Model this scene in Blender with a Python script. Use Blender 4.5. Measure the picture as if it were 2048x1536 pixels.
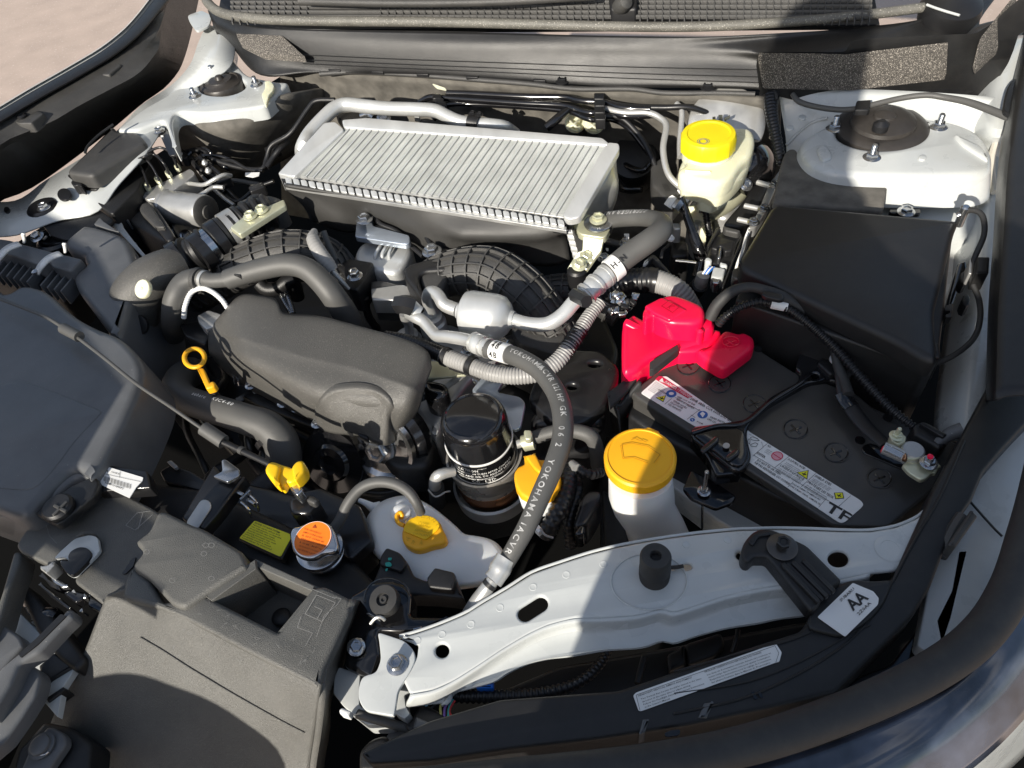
import bpy, bmesh, math, random
from mathutils import Vector as V, Matrix
from mathutils.geometry import tessellate_polygon
random.seed(7)
S = bpy.context.scene
COL = S.collection
for o in list(bpy.data.objects): bpy.data.objects.remove(o)
R_ = math.radians
# ---------------- camera ----------------
PITCH, ROLL, FPX = R_(49), R_(10), 1480.0
FW = V((0, math.cos(PITCH), -math.sin(PITCH)))
u0 = V((1, 0, 0)).cross(FW)
RT = V((1, 0, 0))*math.cos(ROLL) - u0*math.sin(ROLL)
UP = u0*math.cos(ROLL) + V((1, 0, 0))*math.sin(ROLL)
CAM = V((0, 0, 1.58)); Z0 = 0.92
cd = bpy.data.cameras.new("camera"); cam = bpy.data.objects.new("camera", cd); COL.objects.link(cam)
cd.sensor_width = 36; cd.lens = FPX/2048*36; cd.clip_start = .01; cd.clip_end = 2000
cam.matrix_world = Matrix(((RT.x, UP.x, -FW.x, CAM.x), (RT.y, UP.y, -FW.y, CAM.y), (RT.z, UP.z, -FW.z, CAM.z), (0, 0, 0, 1)))
S.camera = cam
# ---------------- light ----------------
SUN_EL, SUN_AZ = R_(28), R_(234)          # azimuth measured from +X, where the sun stands
sd = V((math.cos(SUN_EL)*math.cos(SUN_AZ), math.cos(SUN_EL)*math.sin(SUN_AZ), math.sin(SUN_EL)))
sl = bpy.data.lights.new("sun", 'SUN'); sl.energy = 5.0; sl.angle = R_(.5); sl.color = (1, .93, .82)
so = bpy.data.objects.new("sun", sl); COL.objects.link(so); so.rotation_euler = sd.to_track_quat('Z', 'Y').to_euler(); so.location = sd*20
W = bpy.data.worlds.new("World"); S.world = W; W.use_nodes = True
nt = W.node_tree; bgn = nt.nodes['Background']; sk = nt.nodes.new('ShaderNodeTexSky'); sk.sky_type = 'NISHITA'; sk.sun_disc = False
sk.sun_elevation = SUN_EL; sk.sun_rotation = math.atan2(sd.x, sd.y)
tcw = nt.nodes.new('ShaderNodeTexCoord'); nzw = nt.nodes.new('ShaderNodeTexNoise'); nzw.inputs['Scale'].default_value = 3.2; nzw.inputs['Detail'].default_value = 7; nzw.inputs['Roughness'].default_value = .6
mpw = nt.nodes.new('ShaderNodeMapping'); mpw.inputs['Scale'].default_value = (1, 1, 2.2); nt.links.new(tcw.outputs['Generated'], mpw.inputs['Vector']); nt.links.new(mpw.outputs[0], nzw.inputs['Vector'])
crw = nt.nodes.new('ShaderNodeValToRGB'); crw.color_ramp.elements[0].position = .50; crw.color_ramp.elements[1].position = .68; nt.links.new(nzw.outputs[0], crw.inputs[0])
mxw = nt.nodes.new('ShaderNodeMix'); mxw.data_type = 'RGBA'; nt.links.new(crw.outputs[0], mxw.inputs[0]); nt.links.new(sk.outputs[0], mxw.inputs[6]); mxw.inputs[7].default_value = (7.5, 7.7, 8.2, 1)
nt.links.new(mxw.outputs[2], bgn.inputs[0]); bgn.inputs[1].default_value = .10
S.view_settings.view_transform = 'Standard'; S.view_settings.look = 'None'; S.view_settings.exposure = .4; S.view_settings.gamma = 1

# ---------------- pixel geometry ----------------
CR = {'1':(0,0,2.926),'2':(600,0,2.926),'3':(1200,0,2.415),'4':(0,450,2.926),'5':(600,450,2.926),'6':(1200,500,2.415),'7':(0,950,2.622),
 '8':(700,900,2.415),'9':(1348,1011,2.926),'b':(1230,720,5.486),'l':(1480,850,7.314),'u':(100,220,5.689),'m':(420,420,5.689),'r':(1300,300,5.12),
 't':(340,100,7.877),'k':(700,940,6.827),'h':(1100,400,6.827),'a':(0,1030,6.024),'o':(860,770,6.827),'z':(0,1260,5.565),'j':(640,1150,5.333),
 'y':(440,940,6.827),'s':(780,540,6.4),'d':(1200,560,5.689),'n':(1540,660,4.876),'w':(1700,0,5.885),'g':(1748,850,6.827),'q':(1240,1250,5.12),
 'v':(1000,780,4.8),'x':(0,400,6.024),'f':(0,0,1)}
def c(k, s):
    """points measured in one enlarged view of the place -> full-frame pixels"""
    a = [float(t) for t in s.split()]; ox, oy, m = CR[k]
    return [(ox + a[i]/m, oy + a[i+1]/m) for i in range(0, len(a), 2)]
def c3(k, s):
    a = [float(t) for t in s.split()]; ox, oy, m = CR[k]
    return [(ox + a[i]/m, oy + a[i+1]/m, a[i+2]) for i in range(0, len(a), 3)]
def ray(x, y): return FW + RT*((x-1024)/FPX) - UP*((y-768)/FPX)
def P(x, y, h=0.):
    d = ray(x, y); return CAM + d*((Z0+h-CAM.z)/d.z)
def pt(q): return q.copy() if isinstance(q, V) else P(*q)
def depth(p): return (p-CAM).dot(FW)
def mm(p, px): return px*depth(p)/FPX
class Pl:
    def __init__(s, a, b, d):
        a, b, d = pt(a), pt(b), pt(d)
        s.o = a; s.u = (b-a).normalized(); n = (b-a).cross(d-a).normalized()
        if n.dot(CAM-a) < 0: n = -n
        s.n = n; s.v = n.cross(s.u)
    def at(s, x, y):
        d = ray(x, y); return CAM + d*((s.o-CAM).dot(s.n)/d.dot(s.n))
    def loc(s, p): p = p-s.o; return (p.dot(s.u), p.dot(s.v))
    def w(s, a, b, z=0): return s.o + s.u*a + s.v*b + s.n*z
def H(h):
    p = Pl.__new__(Pl); p.o = V((0, 0, Z0+h)); p.u = V((1, 0, 0)); p.v = V((0, 1, 0)); p.n = V((0, 0, 1)); return p
def Wl(a, b):
    a, b = pt(a), pt(b); return Pl(a, b, a+V((0, 0, -.1)))
def plane(h): return h if isinstance(h, Pl) else H(h)

# ---------------- things ----------------
T = None
def thing(name, label, cat, loc, group=None, kind=None):
    global T
    o = bpy.data.objects.new(name, None); COL.objects.link(o); o.empty_display_size = .02
    o.location = pt(loc); o['label'] = label; o['category'] = cat
    if group: o['group'] = group
    if kind: o['kind'] = kind
    T = o; return o
def wloc(o):
    v = V(o.location)
    while o.parent: o = o.parent; v += V(o.location)
    return v
def link(name, me, mat, parent='T', smooth=35, label=None):
    o = bpy.data.objects.new(name, me); COL.objects.link(o)
    if mat is not None and not me.materials: me.materials.append(mat)
    if smooth:
        me.polygons.foreach_set('use_smooth', [True]*len(me.polygons)); me.set_sharp_from_angle(angle=R_(smooth))
    if parent == 'T': parent = T
    if parent is not None:
        o.parent = parent; o.location = -wloc(parent)
    if label: o['label'] = label
    return o
def top(o, label, cat=None, group=None, kind=None):
    if kind: o['kind'] = kind
    else: o['category'] = cat
    o['label'] = label
    if group: o['group'] = group
    return o
def mk(name, vs, fs, mat, parent='T', smooth=35, label=None):
    me = bpy.data.meshes.new(name); me.from_pydata([tuple(v) for v in vs], [], fs); me.validate()
    bm = bmesh.new(); bm.from_mesh(me); bmesh.ops.recalc_face_normals(bm, faces=bm.faces); bm.to_mesh(me); bm.free()
    return link(name, me, mat, parent, smooth, label)
def area(q): return sum(q[i][0]*q[(i+1) % len(q)][1]-q[(i+1) % len(q)][0]*q[i][1] for i in range(len(q)))/2
def rnd(pts, r, n=4):
    if r <= 0: return list(pts)
    out = []; N = len(pts)
    for i in range(N):
        p = V(pts[i][:2]); a = V(pts[i-1][:2])-p; b = V(pts[(i+1) % N][:2])-p
        ra, rb = min(r, a.length*.48), min(r, b.length*.48)
        if a.length < 1e-6 or b.length < 1e-6: continue
        s, e = p+a.normalized()*ra, p+b.normalized()*rb
        for k in range(n+1):
            t = k/n; q = s*(1-t)**2 + p*2*t*(1-t) + e*t*t; out.append((q.x, q.y))
    return out
def circ(x, y, rx, ry=None, n=24, a=0):
    ry = ry or rx; ca, sa = math.cos(R_(a)), math.sin(R_(a))
    return [(x+rx*math.cos(t)*ca-ry*math.sin(t)*sa, y+rx*math.cos(t)*sa+ry*math.sin(t)*ca) for t in [2*math.pi*i/n for i in range(n)]]
def slot(x1, y1, x2, y2, r, n=8):
    a = math.atan2(y2-y1, x2-x1); q = []
    for k in range(n+1): t = a-math.pi/2+math.pi*k/n; q.append((x2+r*math.cos(t), y2+r*math.sin(t)))
    for k in range(n+1): t = a+math.pi/2+math.pi*k/n; q.append((x1+r*math.cos(t), y1+r*math.sin(t)))
    return q
def slab2(name, loops, pl, th, mat, bev=.002, steps=3, parent='T', flare=0, down=None, smooth=35, label=None, z=0):
    """loops: plane-local outlines (outer first, then holes)"""
    bev = min(bev, th*.9)
    dn = down if down is not None else -pl.n
    L = []
    for i, q in enumerate(loops):
        q = [q[j] for j in range(len(q)) if (V(q[j])-V(q[j-1])).length > 1e-5]
        if (area(q) > 0) != (i == 0): q = q[::-1]
        L.append(q)
    vs, fs = [], []
    def off(q, d):
        o = []; N = len(q)
        for i in range(N):
            p = V(q[i]); a = (p-V(q[i-1])).normalized(); b = (V(q[(i+1) % N])-p).normalized()
            na, nb = V((-a.y, a.x)), V((-b.y, b.x)); m = na+nb
            if m.length < .2: m = na
            m = m.normalized(); k = min(1/max(.35, m.dot(na)), 2.)
            o.append(p+m*d*k)
        return o
    prof = [(bev*(1-math.sin(R_(90)*s/steps)), bev*(1-math.cos(R_(90)*s/steps))) for s in range(steps+1)] if bev > 0 else [(0, 0)]
    prof.append((-flare, th))
    topi, boti = [], []
    for q in L:
        prev = None
        for (ins, dz) in prof:
            st = len(vs)
            for p in off(q, ins): vs.append(pl.w(p.x, p.y, z)+dn*dz)
            n = len(q)
            if prev is not None:
                for j in range(n): fs.append((prev+j, prev+(j+1) % n, st+(j+1) % n, st+j))
            else: topi.append((st, n))
            prev = st
        boti.append((prev, n))
    for grp in (topi, boti):
        idx = [k for (st, n) in grp for k in range(st, st+n)]
        tl = [[V((*pl.loc(vs[k]), 0)) for k in range(st, st+n)] for (st, n) in grp]
        for t in tessellate_polygon(tl): fs.append(tuple(idx[k] for k in t))
    return mk(name, vs, fs, mat, parent, smooth, label)
def slab(name, pts, h, th, mat, r=6, bev=.002, holes=(), steps=3, parent='T', flare=0, vert=True, rn=4, label=None, z=0, smooth=35):
    pl = plane(h); L = [[pl.loc(pl.at(*p)) for p in rnd(pts, r, rn)]]
    for q in holes: L.append([pl.loc(pl.at(*p)) for p in q])
    return slab2(name, L, pl, th, mat, bev, steps, parent, flare, V((0, 0, -1)) if vert else None, smooth, label, z)
def cat(pts, n, closed=False, att=None):
    """Catmull-Rom through points; returns n points equally spaced"""
    pts = [V(p) for p in pts]; N = len(pts); D = []
    seg = N if closed else N-1
    for i in range(seg):
        p0 = pts[i-1] if (closed or i > 0) else pts[0]*2-pts[1]
        p1, p2 = pts[i], pts[(i+1) % N]
        p3 = pts[(i+2) % N] if (closed or i+2 < N) else pts[-1]*2-pts[-2]
        for k in range(16):
            t = k/16; D.append((.5*((2*p1)+(p2-p0)*t+(2*p0-5*p1+4*p2-p3)*t*t+(3*p1-p0-3*p2+p3)*t**3), (i+t)/seg))
    D.append((pts[0] if closed else pts[-1], 1.))
    cum = [0]
    for i in range(1, len(D)): cum.append(cum[-1]+(D[i][0]-D[i-1][0]).length)
    out = []; j = 0; tot = cum[-1]
    for k in range(n):
        s = tot*k/(n if closed else n-1)
        while j < len(D)-2 and cum[j+1] < s: j += 1
        t = (s-cum[j])/max(1e-9, cum[j+1]-cum[j])
        out.append((D[j][0].lerp(D[j+1][0], min(1, t)), D[j][1]*(1-t)+D[j+1][1]*t, s))
    return out
def lerpl(L, t):
    if not isinstance(L, (list, tuple)): return L
    x = t*(len(L)-1); i = min(int(x), len(L)-2); return L[i]*(1-(x-i))+L[i+1]*(x-i)
def tube(name, pts, rp, mat, seg=14, step=.008, corr=None, parent='T', ell=1, caps=True, label=None, metres=False, ret=False, smooth=40):
    """rp: radius in pixels as it looks at its depth (or metres). corr=(pitch, depth) in metres"""
    pp = [pt(p) for p in pts]
    Lg = sum((pp[i+1]-pp[i]).length for i in range(len(pp)-1))
    if corr: step = corr[0]/4
    n = max(6, min(1400, int(Lg/step)+2))
    C = cat(pp, n); vs, fs = [], []
    up = V((0, 0, 1)); tan = [(C[min(i+1, n-1)][0]-C[max(i-1, 0)][0]).normalized() for i in range(n)]
    if abs(tan[0].dot(up)) > .95: up = V((0, 1, 0))
    nr = (up-tan[0]*up.dot(tan[0])).normalized(); frames = []
    for i in range(n):
        nr = (nr-tan[i]*nr.dot(tan[i])).normalized(); bn = tan[i].cross(nr)
        p, t, s = C[i]; r = lerpl(rp, t)
        if not metres: r = mm(p, r)
        if corr: r -= corr[1]*(1 if (i % 4) in (0, 3) else 0)
        frames.append((p, tan[i], r))
        for k in range(seg):
            a = 2*math.pi*k/seg; vs.append(p+nr*math.cos(a)*r*ell+bn*math.sin(a)*r)
    for i in range(n-1):
        for k in range(seg): fs.append((i*seg+k, i*seg+(k+1) % seg, (i+1)*seg+(k+1) % seg, (i+1)*seg+k))
    if caps: fs.append(tuple(range(seg))); fs.append(tuple((n-1)*seg+k for k in range(seg)))
    o = mk(name, vs, fs, mat, parent, smooth, label)
    return (o, frames) if ret else o
def rows(name, R, mat, n=40, th=.003, parent='T', closed=False, sub=4, label=None, smooth=40, lin=False):
    """a sheet lofted through polylines of points"""
    G = [[p[0] for p in cat([pt(q) for q in r], n)] for r in R]
    if not lin and len(G) > 2:
        m = (len(G)-1)*sub+1; cols = []
        for j in range(n):
            colp = [g[j] for g in G]; o = []
            for i in range(len(G)-1):
                p1, p2 = colp[i], colp[i+1]; p0 = colp[i-1] if i else p1*2-p2; p3 = colp[i+2] if i+2 < len(G) else p2*2-p1
                for k in range(sub):
                    t = k/sub; o.append(.5*((2*p1)+(p2-p0)*t+(2*p0-5*p1+4*p2-p3)*t*t+(3*p1-p0-3*p2+p3)*t**3))
            o.append(colp[-1]); cols.append(o)
        G = [[cols[j][i] for j in range(n)] for i in range(m)]
    m = len(G); vs = [p for g in G for p in g]
    fs = [(i*n+j, i*n+j+1, (i+1)*n+j+1, (i+1)*n+j) for i in range(m-1) for j in range(n-1)]
    o = mk(name, vs, fs, mat, parent, smooth, label)
    if th:
        # orient normals to the camera, then give the sheet its thickness away from it
        me = o.data; s = sum(1 if pl.normal.dot(CAM-V(pl.center)) > 0 else -1 for pl in me.polygons)
        if s < 0: me.flip_normals()
        md = o.modifiers.new("thickness", 'SOLIDIFY'); md.thickness = th; md.offset = -1
    return o
def frame(axis):
    a = V(axis).normalized(); x = V((1, 0, 0)); x = (x-a*x.dot(a)).normalized(); return x, a.cross(x), a
def lathe(name, o3, prof, mat, seg=40, axis=(0, 0, 1), parent='T', label=None, smooth=35, wob=None, rp=0):
    """prof: (radius, height) in metres from bottom to top or top to bottom"""
    x, y, a = frame(axis); vs, fs = [], []; o3 = pt(o3)
    if rp: k_ = mm(o3, rp)/max(q[0] for q in prof); prof = [(r*k_, z*k_) for r, z in prof]
    for (r, z) in prof:
        for k in range(seg):
            t = 2*math.pi*k/seg; rr = r*(wob(t, z) if wob else 1); vs.append(o3+x*rr*math.cos(t)+y*rr*math.sin(t)+a*z)
    m = len(prof)
    for i in range(m-1):
        for k in range(seg): fs.append((i*seg+k, i*seg+(k+1) % seg, (i+1)*seg+(k+1) % seg, (i+1)*seg+k))
    fs.append(tuple(range(seg))); fs.append(tuple((m-1)*seg+k for k in range(seg)))
    return mk(name, vs, fs, mat, parent, smooth, label)
def box(name, o3, dims, mat, ang=0, bev=.002, parent='T', axis=(0, 0, 1), label=None, z=0):
    """o3: centre of top face; ang: degrees from +X about axis"""
    p = Pl.__new__(Pl); x, y, a = frame(axis); ca, sa = math.cos(R_(ang)), math.sin(R_(ang))
    p.o = pt(o3); p.u = x*ca+y*sa; p.v = a.cross(p.u); p.n = a
    w, d, h = dims; q = rnd([(-w/2, -d/2), (w/2, -d/2), (w/2, d/2), (-w/2, d/2)], bev*1.2, 3)
    return slab2(name, [q], p, h, mat, bev, 3, parent, z=z, label=label)
_bm = {}
def bolt(p, r=.007, mat=None, axis=(0, 0, 1), stud=0, parent='T', flange=True, name='bolt', label=None, hh=.75, cup=True, rp=0):
    if rp: k_ = mm(pt(p), rp)/r; r *= k_; stud *= k_
    mat = mat or M_ZINC; key = (round(r, 4), round(stud, 4), flange, hh, mat.name, cup)
    if key not in _bm:
        vs, fs = [], []
        def ring(rr, z, n, ph=0):
            s = len(vs)
            for k in range(n): t = 2*math.pi*k/n+ph; vs.append(V((rr*math.cos(t), rr*math.sin(t), z)))
            return s
        def sides(a, b, n):
            for k in range(n): fs.append((a+k, a+(k+1) % n, b+(k+1) % n, b+k))
        z = 0
        if flange:
            a = ring(r*1.45, 0, 24); b = ring(r*1.45, r*.12, 24); d = ring(r*1.05, r*.32, 24); sides(a, b, 24); sides(b, d, 24); fs.append(tuple(range(d, d+24))); z = r*.2
        a = ring(r, z, 6); b = ring(r, z+r*hh*.85, 6); d = ring(r*.87, z+r*hh, 6); sides(a, b, 6); sides(b, d, 6)
        if stud:
            fs.append(tuple(range(d, d+6))); e = ring(r*.5, z+r*hh, 16); zz = z+r*hh
            for k in range(max(3, int(stud/.0012))):
                g = ring(r*(.5 if k % 2 else .44), zz+.0012*(k+1), 16); sides(e, g, 16); e = g
            g = ring(r*.36, vs[e].z+.001, 16); sides(e, g, 16); fs.append(tuple(range(g, g+16)))
        elif cup:
            e = ring(r*.6, z+r*hh, 6); sides(d, e, 6); g = ring(r*.5, z+r*hh*.75, 6); sides(e, g, 6); fs.append(tuple(range(g, g+6)))
        else: fs.append(tuple(range(d, d+6)))
        me = bpy.data.meshes.new(name); me.from_pydata([tuple(v) for v in vs], [], fs)
        me.polygons.foreach_set('use_smooth', [True]*len(me.polygons)); me.set_sharp_from_angle(angle=R_(30)); me.materials.append(mat); _bm[key] = me
    o = bpy.data.objects.new(name, _bm[key]); COL.objects.link(o)
    if parent == 'T': parent = T
    p = pt(p)
    if parent is not None: o.parent = parent; o.location = p-wloc(parent)
    else: o.location = p
    o.rotation_mode = 'QUATERNION'; o.rotation_quaternion = V(axis).normalized().to_track_quat('Z', 'Y')
    if label: o['label'] = label
    return o
def tmesh(s, res=1, ext=0, off=0., cuts=0):
    cu = bpy.data.curves.new("t", 'FONT'); cu.body = s; cu.size = 1; cu.resolution_u = max(1, res); cu.extrude = ext; cu.offset = off
    ob = bpy.data.objects.new("t", cu); me = bpy.data.meshes.new_from_object(ob)
    if cuts:
        bm = bmesh.new(); bm.from_mesh(me)
        for k in range(-3, 12): bmesh.ops.bisect_plane(bm, geom=bm.verts[:]+bm.edges[:]+bm.faces[:], plane_co=(0, k*cuts, 0), plane_no=(0, 1, 0))
        for k in range(0, 9): bmesh.ops.bisect_plane(bm, geom=bm.verts[:]+bm.edges[:]+bm.faces[:], plane_co=(k*cuts, 0, 0), plane_no=(1, 0, 0))
        bm.to_mesh(me); bm.free()
    vs = [V(v.co) for v in me.vertices]; fs = [tuple(p.vertices) for p in me.polygons]
    bpy.data.objects.remove(ob); bpy.data.meshes.remove(me); bpy.data.curves.remove(cu)
    return vs, fs
from mathutils.bvhtree import BVHTree
def onto(o, x, y, up=0.):
    """where the line of sight through a pixel meets the surface of an object already built"""
    if '_bvh' not in _bm: _bm['_bvh'] = {}
    b = _bm['_bvh'].get(o.name)
    if b is None: b = _bm['_bvh'][o.name] = BVHTree.FromPolygons([v.co for v in o.data.vertices], [p.vertices for p in o.data.polygons])
    h = b.ray_cast(CAM, ray(x, y).normalized())
    if h[0] is None: return None
    n = h[1] if h[1].dot(CAM-h[0]) > 0 else -h[1]
    return h[0]+n*up
class Print:
    """flat print laid on a label: collects strokes, letters, discs into one mesh"""
    def __init__(s, h): s.pl = plane(h); s.vs = []; s.fs = []
    def text(s, txt, a, b, hp, z=.0004, res=1, off=.008):
        A = s.pl.at(*a); B = s.pl.at(*b); d = B-A; vs, fs = tmesh(txt, res, 0, off)
        if not vs: return s
        x0 = min(v.x for v in vs); x1 = max(v.x for v in vs); k = d.length/max(.01, x1-x0)
        # text height from pixels measured across the baseline
        nrm = V((a[1]-b[1], b[0]-a[0])).normalized()*-hp
        if nrm.y > 0: nrm = -nrm
        if abs(b[0]-a[0]) < abs(b[1]-a[1])*.3: nrm = V((b[1]-a[1], a[0]-b[0])).normalized()*hp
        Cc = s.pl.at(a[0]+nrm.x, a[1]+nrm.y)-A; u = d.normalized(); v = s.pl.n.cross(u); hh = abs(Cc.dot(v))
        o = len(s.vs); ky = hh/.7
        for q in vs: s.vs.append(A+u*((q.x-x0)*k)+v*(q.y*ky)+s.pl.n*z)
        s.fs += [tuple(i+o for i in f) for f in fs]; return s
    def poly(s, pts, z=.0003):
        q = [s.pl.at(*p) for p in pts]; o = len(s.vs); s.vs += [p+s.pl.n*z for p in q]
        for t in tessellate_polygon([[V((*s.pl.loc(p), 0)) for p in q]]): s.fs.append(tuple(i+o for i in t))
        return s
    def line(s, a, b, w=1., z=.0003):
        d = (V(b)-V(a)).normalized(); n = V((-d.y, d.x))*w/2
        return s.poly([V(a)+n, V(b)+n, V(b)-n, V(a)-n], z)
    def ringp(s, x, y, r, w, sq=1, z=.0003, n=24, a=0):
        o = circ(x, y, r, r*sq, n, a); i = circ(x, y, r-w, (r-w)*sq, n, a); st = len(s.vs)
        for p in o+i: s.vs.append(s.pl.at(*p)+s.pl.n*z)
        for k in range(n): s.fs.append((st+k, st+(k+1) % n, st+n+(k+1) % n, st+n+k))
        return s
    def done(s, name, mat, parent='T', label=None): return mk(name, s.vs, s.fs, mat, parent, 0, label)
def hosetext(txt, fr, i0, size, mat, side, parent, name='lettering', gap=1.06, flip=False, vert=False):
    """letters printed round a hose; side = direction the print faces"""
    vs, fs = [], []; cum = [0]
    for i in range(1, len(fr)): cum.append(cum[-1]+(fr[i][0]-fr[i-1][0]).length)
    s = cum[-1]*i0
    for ch in txt:
        if ch == ' ': s += size*.45; continue
        tv, tf = tmesh(ch, 3, 0, .02, .1); x0 = min(v.x for v in tv); w = (max(v.x for v in tv)-x0)*size
        st = len(vs)
        for q in tv:
            ss = s+(q.x-x0)*size; j = 0
            while j < len(fr)-2 and cum[j+1] < ss: j += 1
            t = (ss-cum[j])/max(1e-9, cum[j+1]-cum[j]); p = fr[j][0].lerp(fr[j+1][0], t); tn = fr[j][1]; r = fr[j][2]
            nn = (side-tn*side.dot(tn)).normalized(); bb = nn.cross(tn)
            a = (q.y-.35)*size/r
            vs.append(p+(nn*math.cos(a)+bb*math.sin(a))*(r+.0004))
        fs += [tuple(i+st for i in f) for f in tf]; s += w+size*.22*gap
    return mk(name, vs, fs, mat, parent, 0)
# ---------------- materials ----------------
_m = {}
def M(name, col, rough=.5, metal=0, grain=0, gs=1500, coat=0, vary=.12, vs=25, spec=.5, speck=None, sss=0, trans=0, dust=0, brushed=0):
    m = bpy.data.materials.new(name); m.use_nodes = True; nt = m.node_tree; N, L = nt.nodes, nt.links; b = N['Principled BSDF']
    tc = N.new('ShaderNodeTexCoord')
    b.inputs['Roughness'].default_value = rough; b.inputs['Metallic'].default_value = metal; b.inputs['Specular IOR Level'].default_value = spec
    if coat: b.inputs['Coat Weight'].default_value = coat; b.inputs['Coat Roughness'].default_value = .06
    n1 = N.new('ShaderNodeTexNoise'); n1.inputs['Scale'].default_value = vs; n1.inputs['Detail'].default_value = 6; L.new(tc.outputs['Object'], n1.inputs['Vector'])
    if brushed:
        mp = N.new('ShaderNodeMapping'); mp.inputs['Scale'].default_value = (1, brushed, 1); L.new(tc.outputs['Object'], mp.inputs['Vector']); L.new(mp.outputs[0], n1.inputs['Vector'])
    cr = N.new('ShaderNodeValToRGB'); cr.color_ramp.elements[0].position = .3; cr.color_ramp.elements[1].position = .75
    c0 = [max(0, x*(1-vary)) for x in col]; c1 = [min(1, x*(1+vary)) for x in col]
    cr.color_ramp.elements[0].color = (*c0, 1); cr.color_ramp.elements[1].color = (*c1, 1)
    L.new(n1.outputs[0], cr.inputs[0]); out = cr.outputs[0]
    if speck:
        n2 = N.new('ShaderNodeTexNoise'); n2.inputs['Scale'].default_value = speck[0]; n2.inputs['Detail'].default_value = 2; L.new(tc.outputs['Object'], n2.inputs['Vector'])
        r2 = N.new('ShaderNodeValToRGB'); r2.color_ramp.elements[0].position = speck[1]; r2.color_ramp.elements[1].position = min(1, speck[1]+.06)
        L.new(n2.outputs[0], r2.inputs[0]); mx = N.new('ShaderNodeMix'); mx.data_type = 'RGBA'
        L.new(r2.outputs[0], mx.inputs[0]); L.new(out, mx.inputs[6]); mx.inputs[7].default_value = (*speck[2], 1); out = mx.outputs[2]
    if dust:   # thin dust, blotchy
        n3 = N.new('ShaderNodeTexNoise'); n3.inputs['Scale'].default_value = 60; n3.inputs['Detail'].default_value = 8; n3.inputs['Roughness'].default_value = .7; L.new(tc.outputs['Object'], n3.inputs['Vector'])
        r3 = N.new('ShaderNodeValToRGB'); r3.color_ramp.elements[0].position = .45; r3.color_ramp.elements[1].position = .8; r3.color_ramp.elements[1].color = (dust, dust, dust, 1)
        L.new(n3.outputs[0], r3.inputs[0]); mx = N.new('ShaderNodeMix'); mx.data_type = 'RGBA'
        L.new(r3.outputs[0], mx.inputs[0]); L.new(out, mx.inputs[6]); mx.inputs[7].default_value = (.32, .29, .24, 1); out = mx.outputs[2]
    L.new(out, b.inputs['Base Color'])
    rr = N.new('ShaderNodeMapRange'); rr.inputs[3].default_value = max(.02, rough-.08); rr.inputs[4].default_value = min(1, rough+.1); L.new(n1.outputs[0], rr.inputs[0]); L.new(rr.outputs[0], b.inputs['Roughness'])
    if grain:
        ng = N.new('ShaderNodeTexNoise'); ng.inputs['Scale'].default_value = gs; ng.inputs['Detail'].default_value = 2; L.new(tc.outputs['Object'], ng.inputs['Vector'])
        bp = N.new('ShaderNodeBump'); bp.inputs['Strength'].default_value = min(1, grain); bp.inputs['Distance'].default_value = .0006*max(1, grain); L.new(ng.outputs[0], bp.inputs['Height']); L.new(bp.outputs[0], b.inputs['Normal'])
    if sss: b.inputs['Subsurface Weight'].default_value = sss; b.inputs['Subsurface Radius'].default_value = (.03, .025, .02); b.inputs['Subsurface Scale'].default_value = .5
    if trans: b.inputs['Transmission Weight'].default_value = trans
    return m
M_ZINC = M('zinc_plated_steel', (.48, .49, .5), .22, .95, .1, 900)
M_YZINC = M('yellow_zinc_steel', (.72, .72, .52), .38, .6, .15, 900)
M_STEEL = M('bright_steel', (.6, .6, .6), .22, 1)
M_ALU = M('cast_aluminium', (.5, .5, .485), .36, .6, .3, 700, vary=.2)
M_ALUW = M('bright_aluminium', (.60, .61, .60), .35, .45, .2, 700, vary=.12, brushed=.3)
M_ALUP = M('aluminium_pipe', (.6, .6, .58), .36, .6, .15, 900, vary=.1, brushed=.2)
M_FIN = M('intercooler_fin', (.53, .55, .54), .38, .45, 0)
M_WHITE = M('white_car_paint', (.54, .56, .55), .28, 0, .03, 300, coat=.5, vary=.05)
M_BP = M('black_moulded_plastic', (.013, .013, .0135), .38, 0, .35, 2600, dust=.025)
M_GP = M('grey_black_grained_plastic', (.055, .054, .052), .42, 0, .7, 1800, dust=.06)
M_COVER = M('dusty_cover_plastic', (.102, .101, .094), .4, 0, 1.3, 1000, dust=.06, speck=(800, .62, (.15, .147, .135)))
M_DUCT = M('matte_duct_plastic', (.115, .119, .124), .36, 0, .3, 900, dust=.05, speck=(420, .74, (.35, .34, .32)))
M_ENG = M('engine_cover_plastic', (.088, .085, .078), .34, 0, 1.1, 1000, vary=.06, speck=(500, .62, (.15, .14, .125)))
M_GLOSS = M('gloss_black_paint', (.008, .008, .009), .12, 0, 0, coat=.6)
M_SATIN = M('satin_black_metal', (.012, .012, .013), .3, 0, .1, 600, coat=.2)
M_DARK = M('dark_plastic', (.012, .012, .013), .42, 0, .3, 1500)
M_RUB = M('black_rubber', (.028, .028, .028), .6, 0, .3, 2200, dust=.06)
M_RUBG = M('grey_rubber_hose', (.085, .084, .08), .5, 0, .3, 2200, vary=.08)
M_GREYC = M('grey_conduit', (.30, .295, .285), .42, 0, .05)
M_BLKC = M('black_conduit', (.015, .015, .016), .3, 0, .05)
M_FELT = M('insulation_felt', (.12, .112, .098), .9, 0, 1.0, 900, vary=.35, vs=40, speck=(1200, .66, (.14, .13, .11)))
M_FOAM = M('speckled_foam', (.075, .068, .06), .8, 0, 1., 900, vary=.5, vs=300, speck=(650, .56, (.34, .31, .27)))
M_TANK = M('milky_plastic', (.80, .81, .80), .3, 0, .05, 300, sss=.5, vary=.03)
M_RESV = M('ivory_plastic', (.78, .77, .56), .28, 0, .03, 300, sss=.4, vary=.05)
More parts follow.
